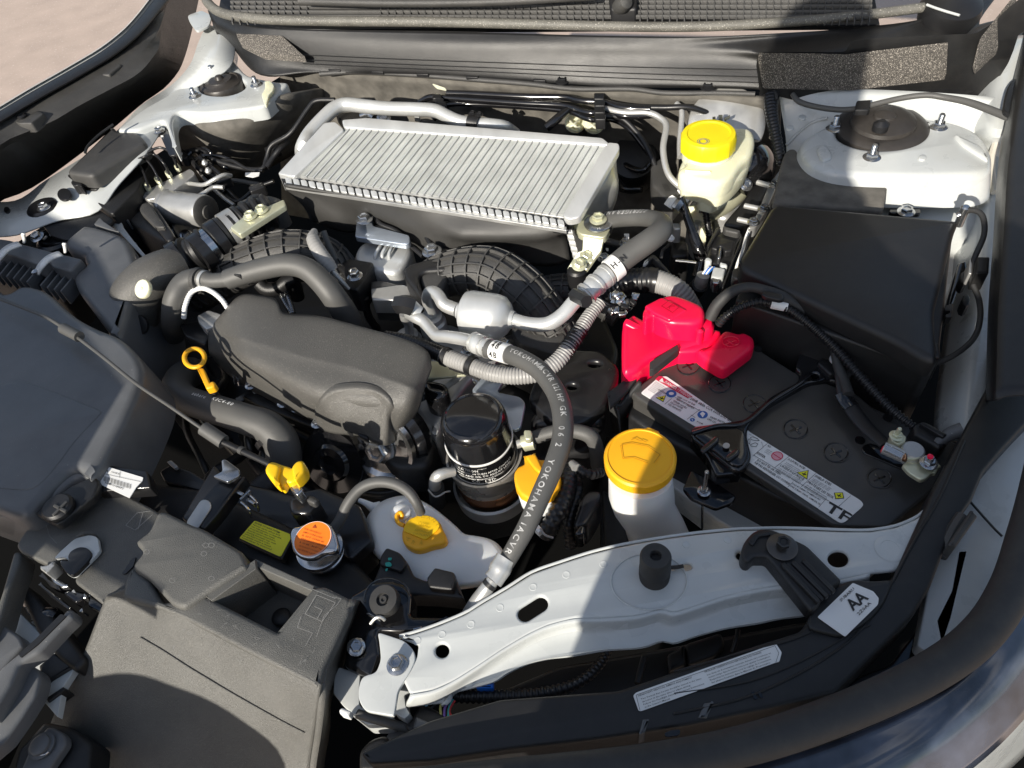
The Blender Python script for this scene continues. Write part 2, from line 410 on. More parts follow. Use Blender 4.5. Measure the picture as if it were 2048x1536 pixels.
M_YEL = M('yellow_plastic', (.86, .70, .01), .4, 0, .2, 1500, vary=.05)
M_YOR = M('golden_yellow_plastic', (.9, .55, .008), .4, 0, .2, 1500, vary=.05)
M_AMB = M('amber_plastic', (.88, .43, .012), .38, 0, .2, 1500, vary=.05)
M_RED = M('red_plastic', (.9, .004, .055), .3, 0, .1, 900, vary=.06)
M_ORG = M('orange_print', (.9, .2, .01), .4)
M_LYEL = M('yellow_print', (.82, .80, .02), .4)
M_LAB = M('label_paper', (.8, .8, .78), .35, vary=.03)
M_BATT = M('battery_case_plastic', (.055, .053, .05), .3, 0, .15, 1200, vary=.25, vs=14)
M_CUP = M('satin_steel_cup', (.55, .52, .47), .28, .65, .1, 500)
M_INK = M('black_ink', (.02, .02, .02), .5)
M_INKG = M('grey_ink', (.25, .25, .25), .5)
M_WINK = M('white_ink', (.75, .75, .73), .5)
M_HINK = M('worn_white_hose_print', (.42, .42, .41), .5, vary=.5, vs=160)
M_RINK = M('red_ink', (.6, .02, .07), .4)
M_BINK = M('blue_ink', (.02, .12, .4), .4)
M_GLASS = M('mottled_lamp_glass', (.045, .055, .08), .06, 0, 0, coat=1, vary=.9, vs=14)  # sky reflections mottled into the bluish base colour
M_BLUET = M('blue_tape', (.01, .14, .6), .3)
M_ASPH = M('asphalt_pale', (.47, .37, .305), .9, 0, .8, 120, vary=.10, vs=6, speck=(90, .64, (.6, .52, .46)))
M_FLOOR = M('near_black_undertray', (.004, .004, .004), .9, 0, .2, 200, spec=.1)  # near-black with little sheen, to deepen the shade below the engine
M_ICT = M('end_tank_plastic', (.045, .044, .042), .5, 0, .4, 1200)
M_ZBLUE = M('blue_passivated_steel', (.5, .56, .64), .32, .7, .1, 800)
M_CARD = M('corrugated_black_board', (.03, .03, .03), .5, 0, .3, 900)
M_COPPER = M('copper_glow_metal', (.45, .22, .12), .22, .9)
# =============== SETTING ===============
o = mk('ground', [V((-60, -60, 0)), V((60, -60, 0)), V((60, 60, 0)), V((-60, 60, 0))], [(0, 1, 2, 3)], M_ASPH, None, 0)
top(o, 'pale sunlit tarmac of the car park beyond the car', kind='structure')
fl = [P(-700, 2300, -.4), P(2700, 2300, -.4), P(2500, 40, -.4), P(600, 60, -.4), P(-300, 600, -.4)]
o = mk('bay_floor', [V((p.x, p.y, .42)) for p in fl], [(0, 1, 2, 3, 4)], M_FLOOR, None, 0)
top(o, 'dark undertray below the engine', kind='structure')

M_CAP = M('strut_cap_rubber', (.035, .031, .028), .38, 0, .3, 700, dust=.05)
# =============== LEFT WING ===============
thing('front_wing', 'left-hand white wing edge with its dark moulded inner liner, beside the tarmac', 'wing panel', (150, 300, -.1))
e1 = c3('f', '-400 470 .03 -150 305 .03 0 214 .03 60 178 .03 110 150 .03 150 127 .03 200 97 .03 245 62 .03 275 30 .03 300 -2 .03 345 -60 .03')
e2 = [(x+7, y+5, h+.002) for x, y, h in e1]; e0 = [(x, y, h-.02) for x, y, h in e1]; em = [(x-1, y-1, -.25) for x, y, h in e1]
rows('outer_edge', [em, e0, e1, e2], M_WHITE, 50, .002)
g1 = [(x+6, y+5, .034) for x, y, h in e1]; g2 = [(x+22, y+16, .03) for x, y, h in e1]; g3 = [(x+26, y+22, .018) for x, y, h in e1]
rows('edge_seal', [[(a[0], a[1], .024) for a in g1], g1, g2, g3], M_BP, 50, .002)
l1 = [(x+24, y+19, .024) for x, y, h in e1]
l2 = c3('f', '-400 600 .0 -150 410 .0 0 290 0 60 262 0 110 240 0 157 212 0 225 176 0 275 148 0 305 115 0 320 80 0 332 -60 0')
l3 = [(x+3, y+10, -.02) for x, y, h in l2]
l4 = c3('f', '-400 760 -.12 -150 520 -.12 0 404 -.12 45 386 -.12 89 360 -.12 150 316 -.12 220 262 -.12 284 208 -.12 340 165 -.12 374 100 -.12 410 -60 -.12')
o = rows('liner', [l1, [(a[0]*.5+b[0]*.5, a[1]*.5+b[1]*.5, .012) for a, b in zip(l1, l2)], l2, l3, l4], M_GP, 60, .003, lin=True)
for x, y in ((202, 135), (46, 232)):
    s = slab('screw_recess', [(x-28, y+6), (x-14, y-10), (x+28, y-12), (x+42, y-6), (x+16, y+14), (x-10, y+14)], .016, .02, M_GP, 4, .003)
    lathe('screw', P(x-3, y+1, .018), [(.010, -.01), (.010, .002), (.007, .004), (.004, .001), (.001, .001)], M_DARK, 16, parent=s)

# inner white panel between wing and left strut tower
thing('strut_tower', 'sunlit white strut tower at the back left of the bay, black cap on top', 'strut tower', (440, 190, -.1))
R0 = c3('1', '-100 1180 -.1 100 1170 -.1 260 1060 -.09 420 960 -.08 560 870 -.07 700 750 -.06 830 612 -.05 1000 500 -.04 1110 380 -.03 1160 250 -.02 1210 140 -.01')
R1 = c3('1', '-100 1385 -.1 100 1370 -.1 330 1290 -.1 560 1240 -.1 690 1080 -.08 850 900 -.06 960 730 -.06 1050 560 -.05 1200 480 -.04 1350 380 -.03 1380 200 -.02')
rows('inner_panel', [R0, R1], M_WHITE, 50, .003)
tp = c('1', '670 765 830 640 1000 545 1080 450 1130 380 1180 250 1200 180 1290 180 1370 240 1350 330 1440 440 1620 480 1700 478 1570 600 1545 620 1400 640 1200 660 1030 652 1000 700 1030 860 1015 868 960 700 900 720 800 760')
slab('tower_top', tp, -.045, .03, M_WHITE, 14, .006, holes=[circ(444, 172, 47, 19, 28, -3)])
slab('hinge_bracket', c('1', '1095 90 1180 60 1240 90 1225 150 1150 185 1110 130'), .0, .004, M_WHITE, 6, .001)
lathe('strut_cap', P(444, 170, -.05), [(.056, -.03), (.058, 0), (.054, .008), (.046, .011), (.044, .008), (.032, .013), (.03, .016), (.012, .018), (.009, .025), (.004, .027), (.001, .027)], M_CAP, 48, rp=44)
for x, y in ((390, 193), (426, 148), (513, 170)): bolt((x, y, -.045), .009, stud=.010)
slab('clip_tab', c('t', '1490 490 1580 480 1640 560 1620 640 1560 700 1520 860 1490 870 1440 700 1500 600'), -.035, .006, M_RESV, 3, .001)
slab('brace_strap', c('1', '905 726 955 724 1000 800 1035 905 990 910 940 800'), -.06, .004, M_SATIN, 4, .001)
bolt(c('1', '932 766')[0]+(-.058,), .008)
slab('hole', circ(128, 388, 14, 12), -.085, .004, M_DARK, 0, .001, vert=False)
slab('small_hole', circ(13, 419, 6, 6), -.097, .004, M_DARK, 0, .001)

# insulation over the tower side
thing('insulation_mound', 'dark felt insulation moulded over the left strut tower below its white rim', 'insulation', (460, 260, -.2))
i1 = c3('1', '1000 680 -.062 1040 655 -.055 1120 655 -.055 1300 655 -.055 1430 640 -.055 1560 610 -.055 1700 560 -.055 1900 520 -.1')
i2 = c3('1', '1010 760 -.10 1080 740 -.085 1180 760 -.08 1320 760 -.08 1450 740 -.08 1600 700 -.09 1740 650 -.1 1900 620 -.14')
i3 = c3('1', '1030 900 -.17 1120 860 -.15 1230 880 -.14 1340 880 -.14 1460 850 -.14 1620 800 -.15 1740 760 -.17 1860 720 -.2')
i4 = c3('1', '1050 1100 -.28 1140 1060 -.27 1260 1060 -.26 1380 1050 -.26 1500 1020 -.26 1620 960 -.27 1740 900 -.28 1860 860 -.3')
rows('felt', [i1, i2, i3, i4], M_FELT, 50, .01, smooth=60)

# =============== FIREWALL, COWL ===============
thing('firewall', 'dark felt-covered firewall behind the intercooler with black brake pipes in front', 'firewall', (1000, 200, -.3))
ft = [(560, 128, -.05), (700, 150, -.05), (900, 162, -.05), (1140, 180, -.05), (1420, 195, -.05), (1560, 205, -.05)]
rows('felt_panel', [ft, [(x, y+45, -.11) for x, y, h in ft], [(x, y+150, -.24) for x, y, h in ft], [(x+4, y+300, -.42) for x, y, h in ft]], M_FELT, 60, .01, smooth=60)
for pts, h in (('600 465 695 465 695 500 610 495', -.06), ('770 490 830 488 862 535 800 522', -.06), ('1870 528 2005 534 1985 595 1945 590 1890 572', -.07)):
    slab('white_tab', c('2', pts), Wl(c('2', pts)[0]+(h,), c('2', pts)[1]+(h,)), .003, M_RESV, 4, .001, vert=False)
slab('white_bracket', c('2', '1080 600 1540 630 1580 655 1440 760 1400 740 1410 700 1250 672 1160 700 1110 640'), Wl((990, 225, -.15), (1120, 232, -.15)), .004, M_WHITE, 4, .001, vert=False)
slab('carrier', c('2', '1180 670 1240 668 1330 690 1420 690 1410 790 1180 770'), Wl((1000, 245, -.16), (1100, 250, -.16)), .02, M_DARK, 4, .003, vert=False)
for q in ('1192 684', '1384 702'): bolt(P(*c('2', q)[0], -.15), .010, axis=(.3, -.9, .3))

thing('scuttle_panel', 'long black plastic scuttle panel across the top of the bay', 'scuttle panel', (1000, 110, -.05))
ra = c3('f', '415 20 .035 470 42 .035 540 56 .035 760 62 .035 1000 66 .035 1240 72 .035 1480 72 .035 1700 56 .035 1860 34 .035 1980 -20 .035 2060 -90 .035')
rb = c3('f', '424 44 .02 480 66 .02 560 75 .02 780 83 .02 1000 89 .02 1240 94 .02 1490 96 .02 1600 112 .02 1760 92 .02 1900 66 .02 1960 40 .02')
rc = c3('f', '430 60 0 490 88 0 580 98 0 780 107 0 1000 114 0 1240 120 0 1510 124 0 1600 130 0 1760 112 0 1930 84 0 2000 40 0')
rd = c3('f', '450 75 -.03 500 122 -.03 610 132 -.03 800 141 -.03 1000 150 -.03 1240 162 -.03 1520 172 -.03 1640 168 -.03 1760 156 -.03 1930 138 -.03 2040 60 -.03')
re_ = c3('f', '460 90 -.04 520 150 -.05 625 145 -.04 800 150 -.04 1000 160 -.04 1240 174 -.04 1520 180 -.04 1640 205 -.05 1740 210 -.05 1930 190 -.05 2060 90 -.05')
rows('panel', [ra, rb, rc, rd, re_], M_BP, 90, .003, sub=5)
for k, (f_, dx) in enumerate(((.32, 0), (.62, 0), (.86, 0))):
    q = [tuple(rc[i][j]*(1-f_)+rd[i][j]*f_ for j in range(3)) for i in range(2, 7)]; tube('ridge', [(x, y, h+.003) for x, y, h in q], 1.1, M_BP, 6, .03)
M_RUBR = M('pitted_seal_rubber', (.13, .125, .11), .5, 0, 1.2, 700, vary=.2, speck=(500, .62, (.4, .38, .33)))
tube('screen_seal', c3('f', '402 -25 .05 418 8 .05 450 28 .05 520 38 .05 640 42 .05 860 44 .05 1040 48 .05 1240 53 .05 1400 53 .05 1560 45 .05 1720 31 .05 1848 15 .05'), 9.5, M_RUBR, 14, .012)
slab('wiper_scuttle_cover', c('3', '1210 190 1300 175 1820 150 1900 100 1960 40 2080 -60 2120 60 2040 110 2000 240 1880 430 1740 450 1300 500 1150 480 860 410 780 400 760 240 1190 240'), Pl((1500, 170, -.012), (1800, 150, -.012), (1600, 100, .045)), .02, M_BP, 10, .006)
for q, pl in (('765 242 1190 250 1680 192 1672 345 1215 398 790 388', 0), ('1990 -30 2010 20 2000 120 1920 220 1810 322 1800 290 1825 180 1890 95', 1)):
    pll = Pl((1500, 170, -.010), (1800, 150, -.010), (1600, 100, .047)) if not pl else Pl((1960, 130, .01), (2030, 30, .06), (1990, 40, .07))
    slab('foam_pad', c('3', q), pll, .012, M_FOAM, 4, .003, z=.004)
slab('foam_pad', c('1', '1400 212 1670 225 1805 350 1560 333 1430 268'), Pl((478, 73, .015), (571, 77, .015), (615, 120, -.01)), .012, M_FOAM, 3, .002, z=.012, label='small triangular foam pad at the left end')
# hood seal lip and clips along the scuttle
tube('lower_lip', c3('f', '640 148 -.04 700 144 -.04 760 146 -.04 860 152 -.04 960 160 -.04 1060 168 -.04 1150 178 -.04 1260 178 -.04 1330 186 -.04 1440 186 -.04 1510 188 -.04'), 5, M_GP, 10, .01)
for q in ('200 390', '450 400', '715 415', '1005 432', '1400 450'):
    x, y = c('2', q)[0]; slab('lip_clip', [(x-12, y-8), (x+9, y-7), (x+13, y+7), (x-12, y+6)], -.033, .006, M_DARK, 2, .001)
bolt(c('2', '1535 478')[0]+(-.036,), .009, M_DARK); bolt(c('3', '520 424')[0]+(-.036,), .009, M_DARK)

# =============== WINDSCREEN GRILLE AREA ===============
thing('air_intake_grille', 'black square-mesh air intake grille below the windscreen', 'grille', (1100, 10, 0))
gpl = Pl((560, 30, .055), (1500, 30, .055), (1000, -40, .09))
bars = 0
def bar(name, a, b, w, th=.006):
    d = (V(b)-V(a)).normalized(); n = V((-d.y, d.x))*w/2; a, b = V(a), V(b)
    return slab(name, [tuple(a+n), tuple(b+n), tuple(b-n), tuple(a-n)], gpl, th, M_GP, 0, .0005, steps=1)
for k in range(6): yy = -14+k*9.4; bar('grille_bar', (460, yy-3), (1745, yy+(2 if yy > 20 else 0)-5), 3)
for k in range(87):
    x = 466+k*14.8
    if 620 < x < 750 or 1215 < x < 1270: continue
    bar('grille_bar', (x+2, -26), (x-2 if x < 1000 else x, 44), 2.6)
slab('grille_tray', [(430, 60), (1760, 48), (1740, -60), (450, -60)], Pl((560, 50, .0), (1500, 50, .0), (1000, -40, .03)), .01, M_DARK, 0)
slab('nozzle_housing', c('f', '1216 -30 1276 -30 1274 28 1222 28'), gpl, .03, M_DARK, 6, .004, z=.012)
lathe('washer_nozzle', P(1246, 8, .075), [(.012, -.02), (.016, 0), (.012, .012), (.004, .016)], M_GP, 20, axis=(.3, -.6, .5))
thing('windscreen_wiper', 'black wiper arm lying along the top edge of the picture', 'wiper', (900, 0, .1))
tube('arm', c3('f', '600 2 .085 800 6 .088 1000 3 .09 1190 -8 .092'), 8, M_GP, 12, .02)
tube('blade', c3('f', '560 -12 .09 800 -12 .095 1180 -22 .098'), 6, M_RUB, 10, .03)
thing('wiper_pivot_cover', 'black bowl-shaped wiper pivot cap in the top right corner', 'wiper cap', (1940, 15, .05))
lathe('cap', P(1905, 10, .05), [(.045, -.03), (.05, -.01), (.046, .006), (.03, .014), (.008, .016)], M_DARK, 32, axis=(0, -.25, 1))
tube('rim', c3('w', '905 55 .06 1010 95 .06 1150 140 .06 1290 180 .06'), 2.5, M_WHITE, 8, .01)

# =============== RIGHT STRUT TOWER ===============
thing('strut_tower', 'shaded grey-white strut tower at the back right of the bay, ringed by three tall studs', 'strut tower', (1765, 270, -.1))
q1 = c3('3', '860 430 -.03 1200 430 -.03 1500 440 -.03 1800 460 -.03 2000 480 -.03')
q2 = c3('3', '880 560 -.07 1100 560 -.06 1400 580 -.06 1700 570 -.06 1990 590 -.05')
q3 = c3('3', '900 700 -.1 1000 720 -.1 1400 780 -.1 1700 740 -.09 1985 650 -.08')
q4 = c3('3', '900 900 -.12 1100 900 -.12 1400 900 -.12 1700 880 -.12 1960 860 -.12')
q5 = c3('3', '900 1180 -.14 1100 1180 -.14 1400 1170 -.14 1700 1160 -.14 1900 1150 -.14')
q6 = [(x, y+130, -.3) for x, y, h in q5]
rows('tower_panel', [q1, q2, q3, q4, q5, q6], M_WHITE, 60, .003)
dome = c('3', '955 700 1010 640 1100 600 1250 570 1500 560 1700 580 1850 640 1905 740 1900 840 1700 850 1400 850 1150 840 1010 790')
o = slab('tower_top', dome, -.055, .05, M_WHITE, 60, .012, holes=[circ(*c('3', '1358 632')[0], 88, 35, 40, -1)], rn=6, flare=.012)
for q in ('1700 650 1850 720 1880 790 1740 700', '1040 720 1090 700 1130 770 1070 790', '1440 870 1800 850 1890 900 1860 915 1500 885', '1400 940 1850 960 1850 975 1400 955'):
    slab('pressed_rib', c('3', q), -.054 if '1700' in q or '1040' in q else -.117, .01, M_WHITE, 12, .004, z=.004)
lathe('strut_cap', P(*c('3', '1358 622')[0], -.06), [(.082, -.03), (.087, 0), (.087, .005), (.08, .011), (.07, .013), (.062, .013), (.06, .02), (.045, .026), (.022, .028), (.02, .032), (.008, .036), (.002, .036)], M_CAP, 56, rp=87)
lathe('cap_boss', P(*c('3', '1358 600')[0], -.03), [(.012, -.01), (.012, 0), (.005, .006), (.001, .006)], M_DARK, 20)
for q in ('1132 622', '1635 615', '1312 762'): bolt(c('3', q)[0]+(-.056,), .0095, stud=.014)
for q in ('975 580', '915 630', '1553 775'): slab('dimple', circ(*c('3', q)[0], 8, 5), -.058, .003, M_WHITE, 0, .001, z=.006)
slab('lug_plate', c('3', '1395 1020 1405 985 1440 975 1520 985 1550 1000 1552 1032 1480 1034 1400 1026'), -.105, .006, M_GLOSS, 6, .002)
bolt(c('3', '1478 1024')[0]+(-.1,), .009)
slab('white_cover', c('3', '1100 330 1110 320 1090 340'), -.05, .002, M_WHITE, 0) if False else None
tube('seam_sealer', c3('3', '1990 600 -.048 1930 660 -.06 1895 740 -.075 1890 830 -.09 1905 930 -.1'), 7, M('seam_sealer', (.55, .52, .45), .6), 8, .01)
tube('seam_sealer', c3('3', '900 700 -.098 960 640 -.085 1030 590 -.07 1100 570 -.06'), 3, M_WHITE, 8, .01)
thing('apron_panel', 'dark right-hand wing liner running down the right side of the picture', 'wing liner', (2000, 500, -.1))
a1 = c3('f', '2060 60 .03 2030 200 .02 2010 330 .01 2000 480 .0 1990 620 -.01 1985 800 -.02')
a2 = [(x+40, y-10, h+.01) for x, y, h in a1]; a3 = [(x+150, y-10, h+.015) for x, y, h in a1]; a0 = [(x-14, y+2, h-.06) for x, y, h in a1]
rows('liner', [a0, a1, a2, a3], M_BP, 50, .003)
w1 = c3('f', '2050 70 -.01 2010 120 -.02 1990 180 -.03 1982 260 -.04 1975 330 -.1 1955 560 -.12 1935 700 -.12 1920 860 -.12 1960 880 -.12')
w2 = [(x-52, y+4, h-.05) for x, y, h in w1]; w3 = [(x+50, y, h) for x, y, h in w1]
rows('white_inner_wing', [w2, w1, w3], M_WHITE, 60, .003)
slab('wheel_opening_cover', c('w', '2048 860 1950 900 1860 1000 1810 1200 1800 1300 1860 1340 1960 1390 2100 1420 2200 1100 2150 880'), .0, .006, M_BP, 14, .003)

# =============== INTERCOOLER ===============
ICP = Pl((560, 350, -.05), (1130, 440, -.055), (1240, 292, -.01))
thing('intercooler', 'bright finned aluminium intercooler on top of the engine', 'intercooler', (890, 350, -.12))
def ic(u, v):  # bilinear over the finned face, in pixels
    a, b, cc, d = V((598, 352)), V((1128, 432)), V((1216, 288)), V((686, 256))
    return tuple((a*(1-u)+b*u)*(1-v)+(d*(1-u)+cc*u)*v)
slab('side_bar', [(557, 350), (590, 356), (690, 262), (672, 246), (650, 248)], ICP, .035, M_ALUW, 5, .002, z=.004)
slab('side_bar', [(1126, 436), (1140, 442), (1160, 438), (1240, 300), (1238, 290), (1216, 288)], ICP, .012, M_ALUW, 6, .002, z=.005)
slab('rear_header', [(684, 240), (735, 236), (1205, 276), (1222, 290), (1216, 292), (688, 256)], ICP, .05, M_ALUW, 5, .003, z=.002)
slab('core_base', [ic(0, 0), ic(1, 0), ic(1, 1), ic(0, 1)], ICP, .012, M_ALU, 0, .001, z=-.0042)
NF = 36
for i in range(NF):
    vs, fs = [], []; NC = 44; ua, ub = (i+.02)/NF, (i+.80)/NF
    for k in range(NC*2+1):
        v = .012+.976*k/(NC*2); zz = -.0005 if k % 2 else -.0040
        for u in (ua, (ua+ub)/2, ub):
            q = ICP.at(*ic(u, v+(0 if u != (ua+ub)/2 else .004))); vs.append(q+ICP.n*zz)
        for u in (ua, ub): vs.append(ICP.at(*ic(u, v))-ICP.n*.006)
    for k in range(NC*2):
        b_ = k*5; fs += [(b_, b_+1, b_+6, b_+5), (b_+1, b_+2, b_+7, b_+6), (b_+3, b_, b_+5, b_+8), (b_+2, b_+4, b_+9, b_+7)]
    mk('fin_row', vs, fs, M_FIN, smooth=0)
    p0, p1 = ICP.at(*ic((i+.905)/NF, .0)), ICP.at(*ic((i+.905)/NF, 1)); w = (ICP.at(*ic((i+.97)/NF, .5))-ICP.at(*ic((i+.84)/NF, .5)))*.5
    z = ICP.n; vv = [p0-w, p0+w, p1+w, p1-w]; vs = [q+z*.0008 for q in vv]+[q-z*.007 for q in vv]
    mk('tube_bar', vs, [(0, 1, 2, 3), (0, 4, 5, 1), (1, 5, 6, 2), (2, 6, 7, 3), (3, 7, 4, 0)], M_ALUW, smooth=0)
# front header with crimp teeth
fa, fb = V((572, 362)), V((1132, 448))
slab('header_strip', [(560, 354), (1130, 442), (1132, 447), (562, 359)], ICP, .02, M_DARK, 0, .001, z=-.003)
for i in range(36):
    a = fa.lerp(fb, (i+.05)/36); b = fa.lerp(fb, (i+.86)/36)
    slab('crimp_tooth', [tuple(a+V((-3, -8))), tuple(b+V((-3, -8))), tuple(b+V((0, 5))), tuple(a+V((0, 5)))], ICP, .006, M_ALUW, 3, .0015, z=.001)
slab('lower_header', [(566, 362), (1132, 450), (1132, 458), (568, 370)], ICP, .006, M_ALU, 0, .001, z=-.004)
for i in range(8):
    x = 1134+i*3.2; y = 458+i*11.5
    slab('crimp_tooth', [(x-3, y), (x+10, y+1), (x+12, y+9), (x, y+8)], Pl((1140, 440, -.06), (1170, 545, -.14), (1215, 440, -.06)), .006, M_ALUW, 2, .001)
# duct tank under the front
t1 = c3('2', '-90 1090 -.055 200 1130 -.058 600 1190 -.06 1000 1250 -.064 1300 1290 -.066 1510 1320 -.068 1550 1360 -.07')
t2 = c3('2', '-80 1110 -.07 190 1180 -.08 600 1260 -.085 900 1370 -.09 1000 1385 -.09 1380 1395 -.09 1520 1380 -.09')
t3 = c3('2', '20 1210 -.11 200 1290 -.12 420 1300 -.13 760 1400 -.12 930 1430 -.12 1400 1440 -.12 1560 1400 -.12')
t4 = c3('2', '60 1290 -.15 260 1360 -.16 480 1360 -.16 780 1500 -.16 950 1520 -.16 1450 1560 -.17 1580 1520 -.16')
rows('black_end_tank', [t1, t2, t3, t4], M_ICT, 60, .006, sub=5)
slab('side_plate', c('h', '215 245 320 250 460 480 470 500 330 760 270 880 240 760 160 460'), Wl((1130, 445, -.07), (1150, 540, -.14)), .004, M_YZINC, 3, .001, vert=False) if False else None
rows('side_wall', [c3('2', '1560 1275 -.06 1630 1230 -.055 1740 1100 -.05 1830 930 -.03 1865 860 -.02'), c3('2', '1600 1420 -.13 1680 1340 -.12 1760 1230 -.1 1860 1110 -.08 1850 960 -.06'), c3('2', '1600 1536 -.18 1700 1440 -.17 1780 1330 -.15 1850 1180 -.13 1860 1100 -.12')], M_ALU, 30, .004)
slab('top_bracket', c('2', '1600 1275 1700 1250 1720 1290 1740 1330 1800 1330 1840 1270 1800 1245 1830 1240 1850 1265 1790 1385 1760 1390 1640 1370 1600 1330'), -.085, .012, M_YZINC, 8, .002)
lathe('rubber_mount', P(*c('2', '1745 1320')[0], -.088), [(.022, -.012), (.024, 0), (.02, .006), (.012, .008)], M_DARK, 28)
lathe('mount_washer', P(*c('2', '1745 1308')[0], -.078), [(.022, 0), (.023, .002), (.02, .004), (.002, .005)], M_ZINC, 32)
bolt(c('2', '1745 1285')[0]+(-.070,), .0095, M_YZINC)
slab('leg_bracket', c('h', '450 480 740 515 700 690 640 760 500 960 440 985 230 950 240 920 380 700 440 690'), Pl((1166, 475, -.09), (1208, 480, -.09), (1140, 540, -.13)), .006, M_YZINC, 4, .002)
for q in ('505 770', '395 885'): bolt(c('h', q)[0]+(-.112,), .0085, M_YZINC, axis=(.1, -.3, .9))
lathe('mount_post', P(*c('h', '375 1090')[0], -.15), [(.016, -.06), (.016, .02), (.013, .024)], M_DARK, 24)
slab('front_stay', c('2', '330 1290 345 1265 420 1262 425 1320 640 1375 642 1420 620 1430 320 1385 325 1350'), -.115, .01, M_ZBLUE, 5, .002, label='blue-grey plated stay with bolt')
bolt(c('2', '378 1285')[0]+(-.105,), .0105)

thing('intercooler_pipe', 'bent bright aluminium pipe looping behind and left of the intercooler', 'pipe', (800, 220, -.1))
tube('pipe', c3('2', '15 900 -.1 18 860 -.06 60 780 -.05 140 690 -.04 210 630 -.035 280 612 -.035 400 625 -.035 520 635 -.035 680 640 -.035 790 648 -.04 860 680 -.045 930 710 -.05 1010 722 -.055 1120 730 -.06 1200 742 -.07 1260 780 -.1'), [15, 15, 14, 14, 14, 13.5, 13.5, 13.5, 13, 13, 12.5, 12, 11], M_ALUW, 20, .008)
tube('clamp', c3('2', '985 716 -.052 1045 726 -.054'), 15.5, M_DARK, 18, .01)
slab('bracket_tab', c('2', '665 650 695 650 700 715 672 712'), Wl((828, 225, -.05), (838, 226, -.05)), .004, M_ALUW, 1, .0008, vert=False)
for q in ('1010 665', '1050 672'): bolt(P(*c('2', q)[0], -.04), .005, M_DARK)
# =============== LEFT BACK: fuse box, brake control unit ===============
thing('relay_box', 'long narrow black relay box with a chamfered lid beside the left wing', 'relay box', (225, 330, -.15))
lid = Pl((205, 345, -.045), (270, 262, -.03), (180, 345, -.045))
slab('lid', c('u', '170 705 720 170 745 235 1000 245 1110 380 460 745'), -.05, .03, M_GP, 10, .008, rn=5)
slab('lid_rim', c('u', '180 740 1115 375 1145 385 1150 420 560 880 520 905 390 890'), -.085, .012, M_BP, 6, .003)
slab('box_body', c('u', '250 800 390 900 540 910 1140 425 1190 470 1000 900 700 1190 480 1020'), -.095, .2, M_BP, 8, .003)
slab('catch', c('u', '230 820 260 790 360 830 355 870 310 850 270 865'), -.07, .02, M_DARK, 3, .002)
tube('wire_guard', c3('u', '400 490 -.035 430 410 -.03 560 280 -.025 720 165 -.02'), 2.6, M_BP, 8, .01)
slab('bracket', c('f', '60 400 80 390 150 398 200 420 230 440 205 462 165 478 130 480 100 470 62 420'), -.105, .006, M_DARK, 8, .002)
lathe('bush', P(86, 416, -.10), [(.030, -.02), (.030, .002), (.026, .006), (.012, .006)], M_SATIN, 32)
bolt((88, 415, -.093), .009, flange=True)

thing('brake_control_unit', 'silver antilock brake unit with four thin pipes arching from its block and a round motor', 'brake unit', (370, 400, -.2))
slab('valve_block', c('u', '1040 980 1100 910 1590 665 1640 700 1640 740 1290 990 1100 1020'), -.115, .035, M_ALU, 3, .002)
slab('valve_body', c('u', '1030 960 1300 1000 1660 760 1750 900 1800 1000 1500 1020 1400 1350 1300 1200 1160 1030'), -.165, .12, M_ALU, 5, .003)
ma = (P(*c('u', '1330 1100')[0], -.145), P(*c('u', '1840 1170')[0], -.135)); mx_ = (ma[1]-ma[0]).normalized()
ra_ = mm(ma[1], 34)
lathe('motor', ma[0], [(ra_*.92, 0), (ra_*1.06, .004), (ra_*1.06, .01), (ra_, .012), (ra_, (ma[1]-ma[0]).length-.02), (ra_*.96, (ma[1]-ma[0]).length-.015)], M_ALU, 48, axis=mx_)
lathe('motor_end', ma[1]-mx_*.018, [(ra_*.93, 0), (ra_*.93, .004), (ra_*.8, .007), (ra_*.42, .008), (ra_*.40, .011), (ra_*.2, .012), (.001, .012)], M_GP, 48, axis=mx_)
sp = ma[0]+mx_*.03+V((0, -.2, 1)).normalized()*0
slab('motor_sticker', c('u', '1445 1020 1580 1010 1530 1110 1445 1110'), Pl((352, 400, -.142), (376, 399, -.142), (352, 415, -.150)), .001, M_LAB, 1, 0, vert=False, z=.004)
for i, q in enumerate(('1120 880 -.1 1060 700 -.085 975 600 -.075 890 590 -.075 900 660 -.09 960 800 -.12 1030 930 -.16', '1245 800 -.1 1160 640 -.08 1080 560 -.07 1000 560 -.07 950 590 -.08', '1355 730 -.1 1290 600 -.075 1180 505 -.065 1080 530 -.06 960 580 -.07', '1450 660 -.1 1380 500 -.07 1270 430 -.06 1170 450 -.06 1050 520 -.065')):
    tube('brake_pipe', c3('u', q), 2.6, M_SATIN, 10, .004)
for q in ('1125 905', '1245 825', '1365 760', '1470 690'): lathe('pipe_nut', P(*c('u', q)[0], -.115), [(.006, 0), (.006, .010), (.004, .014)], M_YZINC, 6)
for q in ('1530 830 -.13 1620 840 -.12 1750 850 -.11 1870 790 -.1 1980 740 -.1 2060 745 -.11', '1350 960 -.13 1440 985 -.12 1620 1000 -.12 1740 950 -.12 1860 880 -.12 1975 880 -.12'):
    tube('brake_pipe', c3('u', q), 4.2, M_ALUP, 10, .004); lathe('pipe_nut', P(*c3('u', q)[0]), [(.009, -.004), (.009, .008), (.006, .012)], M_YZINC, 6, axis=(1, 0, .3))
slab('control_module', c('u', '755 1050 760 1020 910 915 980 940 1060 950 990 1010 1100 1020 1180 1050 1420 1480 1300 1500 920 1280'), -.13, .1, M_GP, 12, .006)
slab('module_frame', c('u', '755 1050 765 1015 910 915 945 925 830 1015 810 1060 900 1270 860 1260'), -.124, .02, M_DUCT, 8, .002)
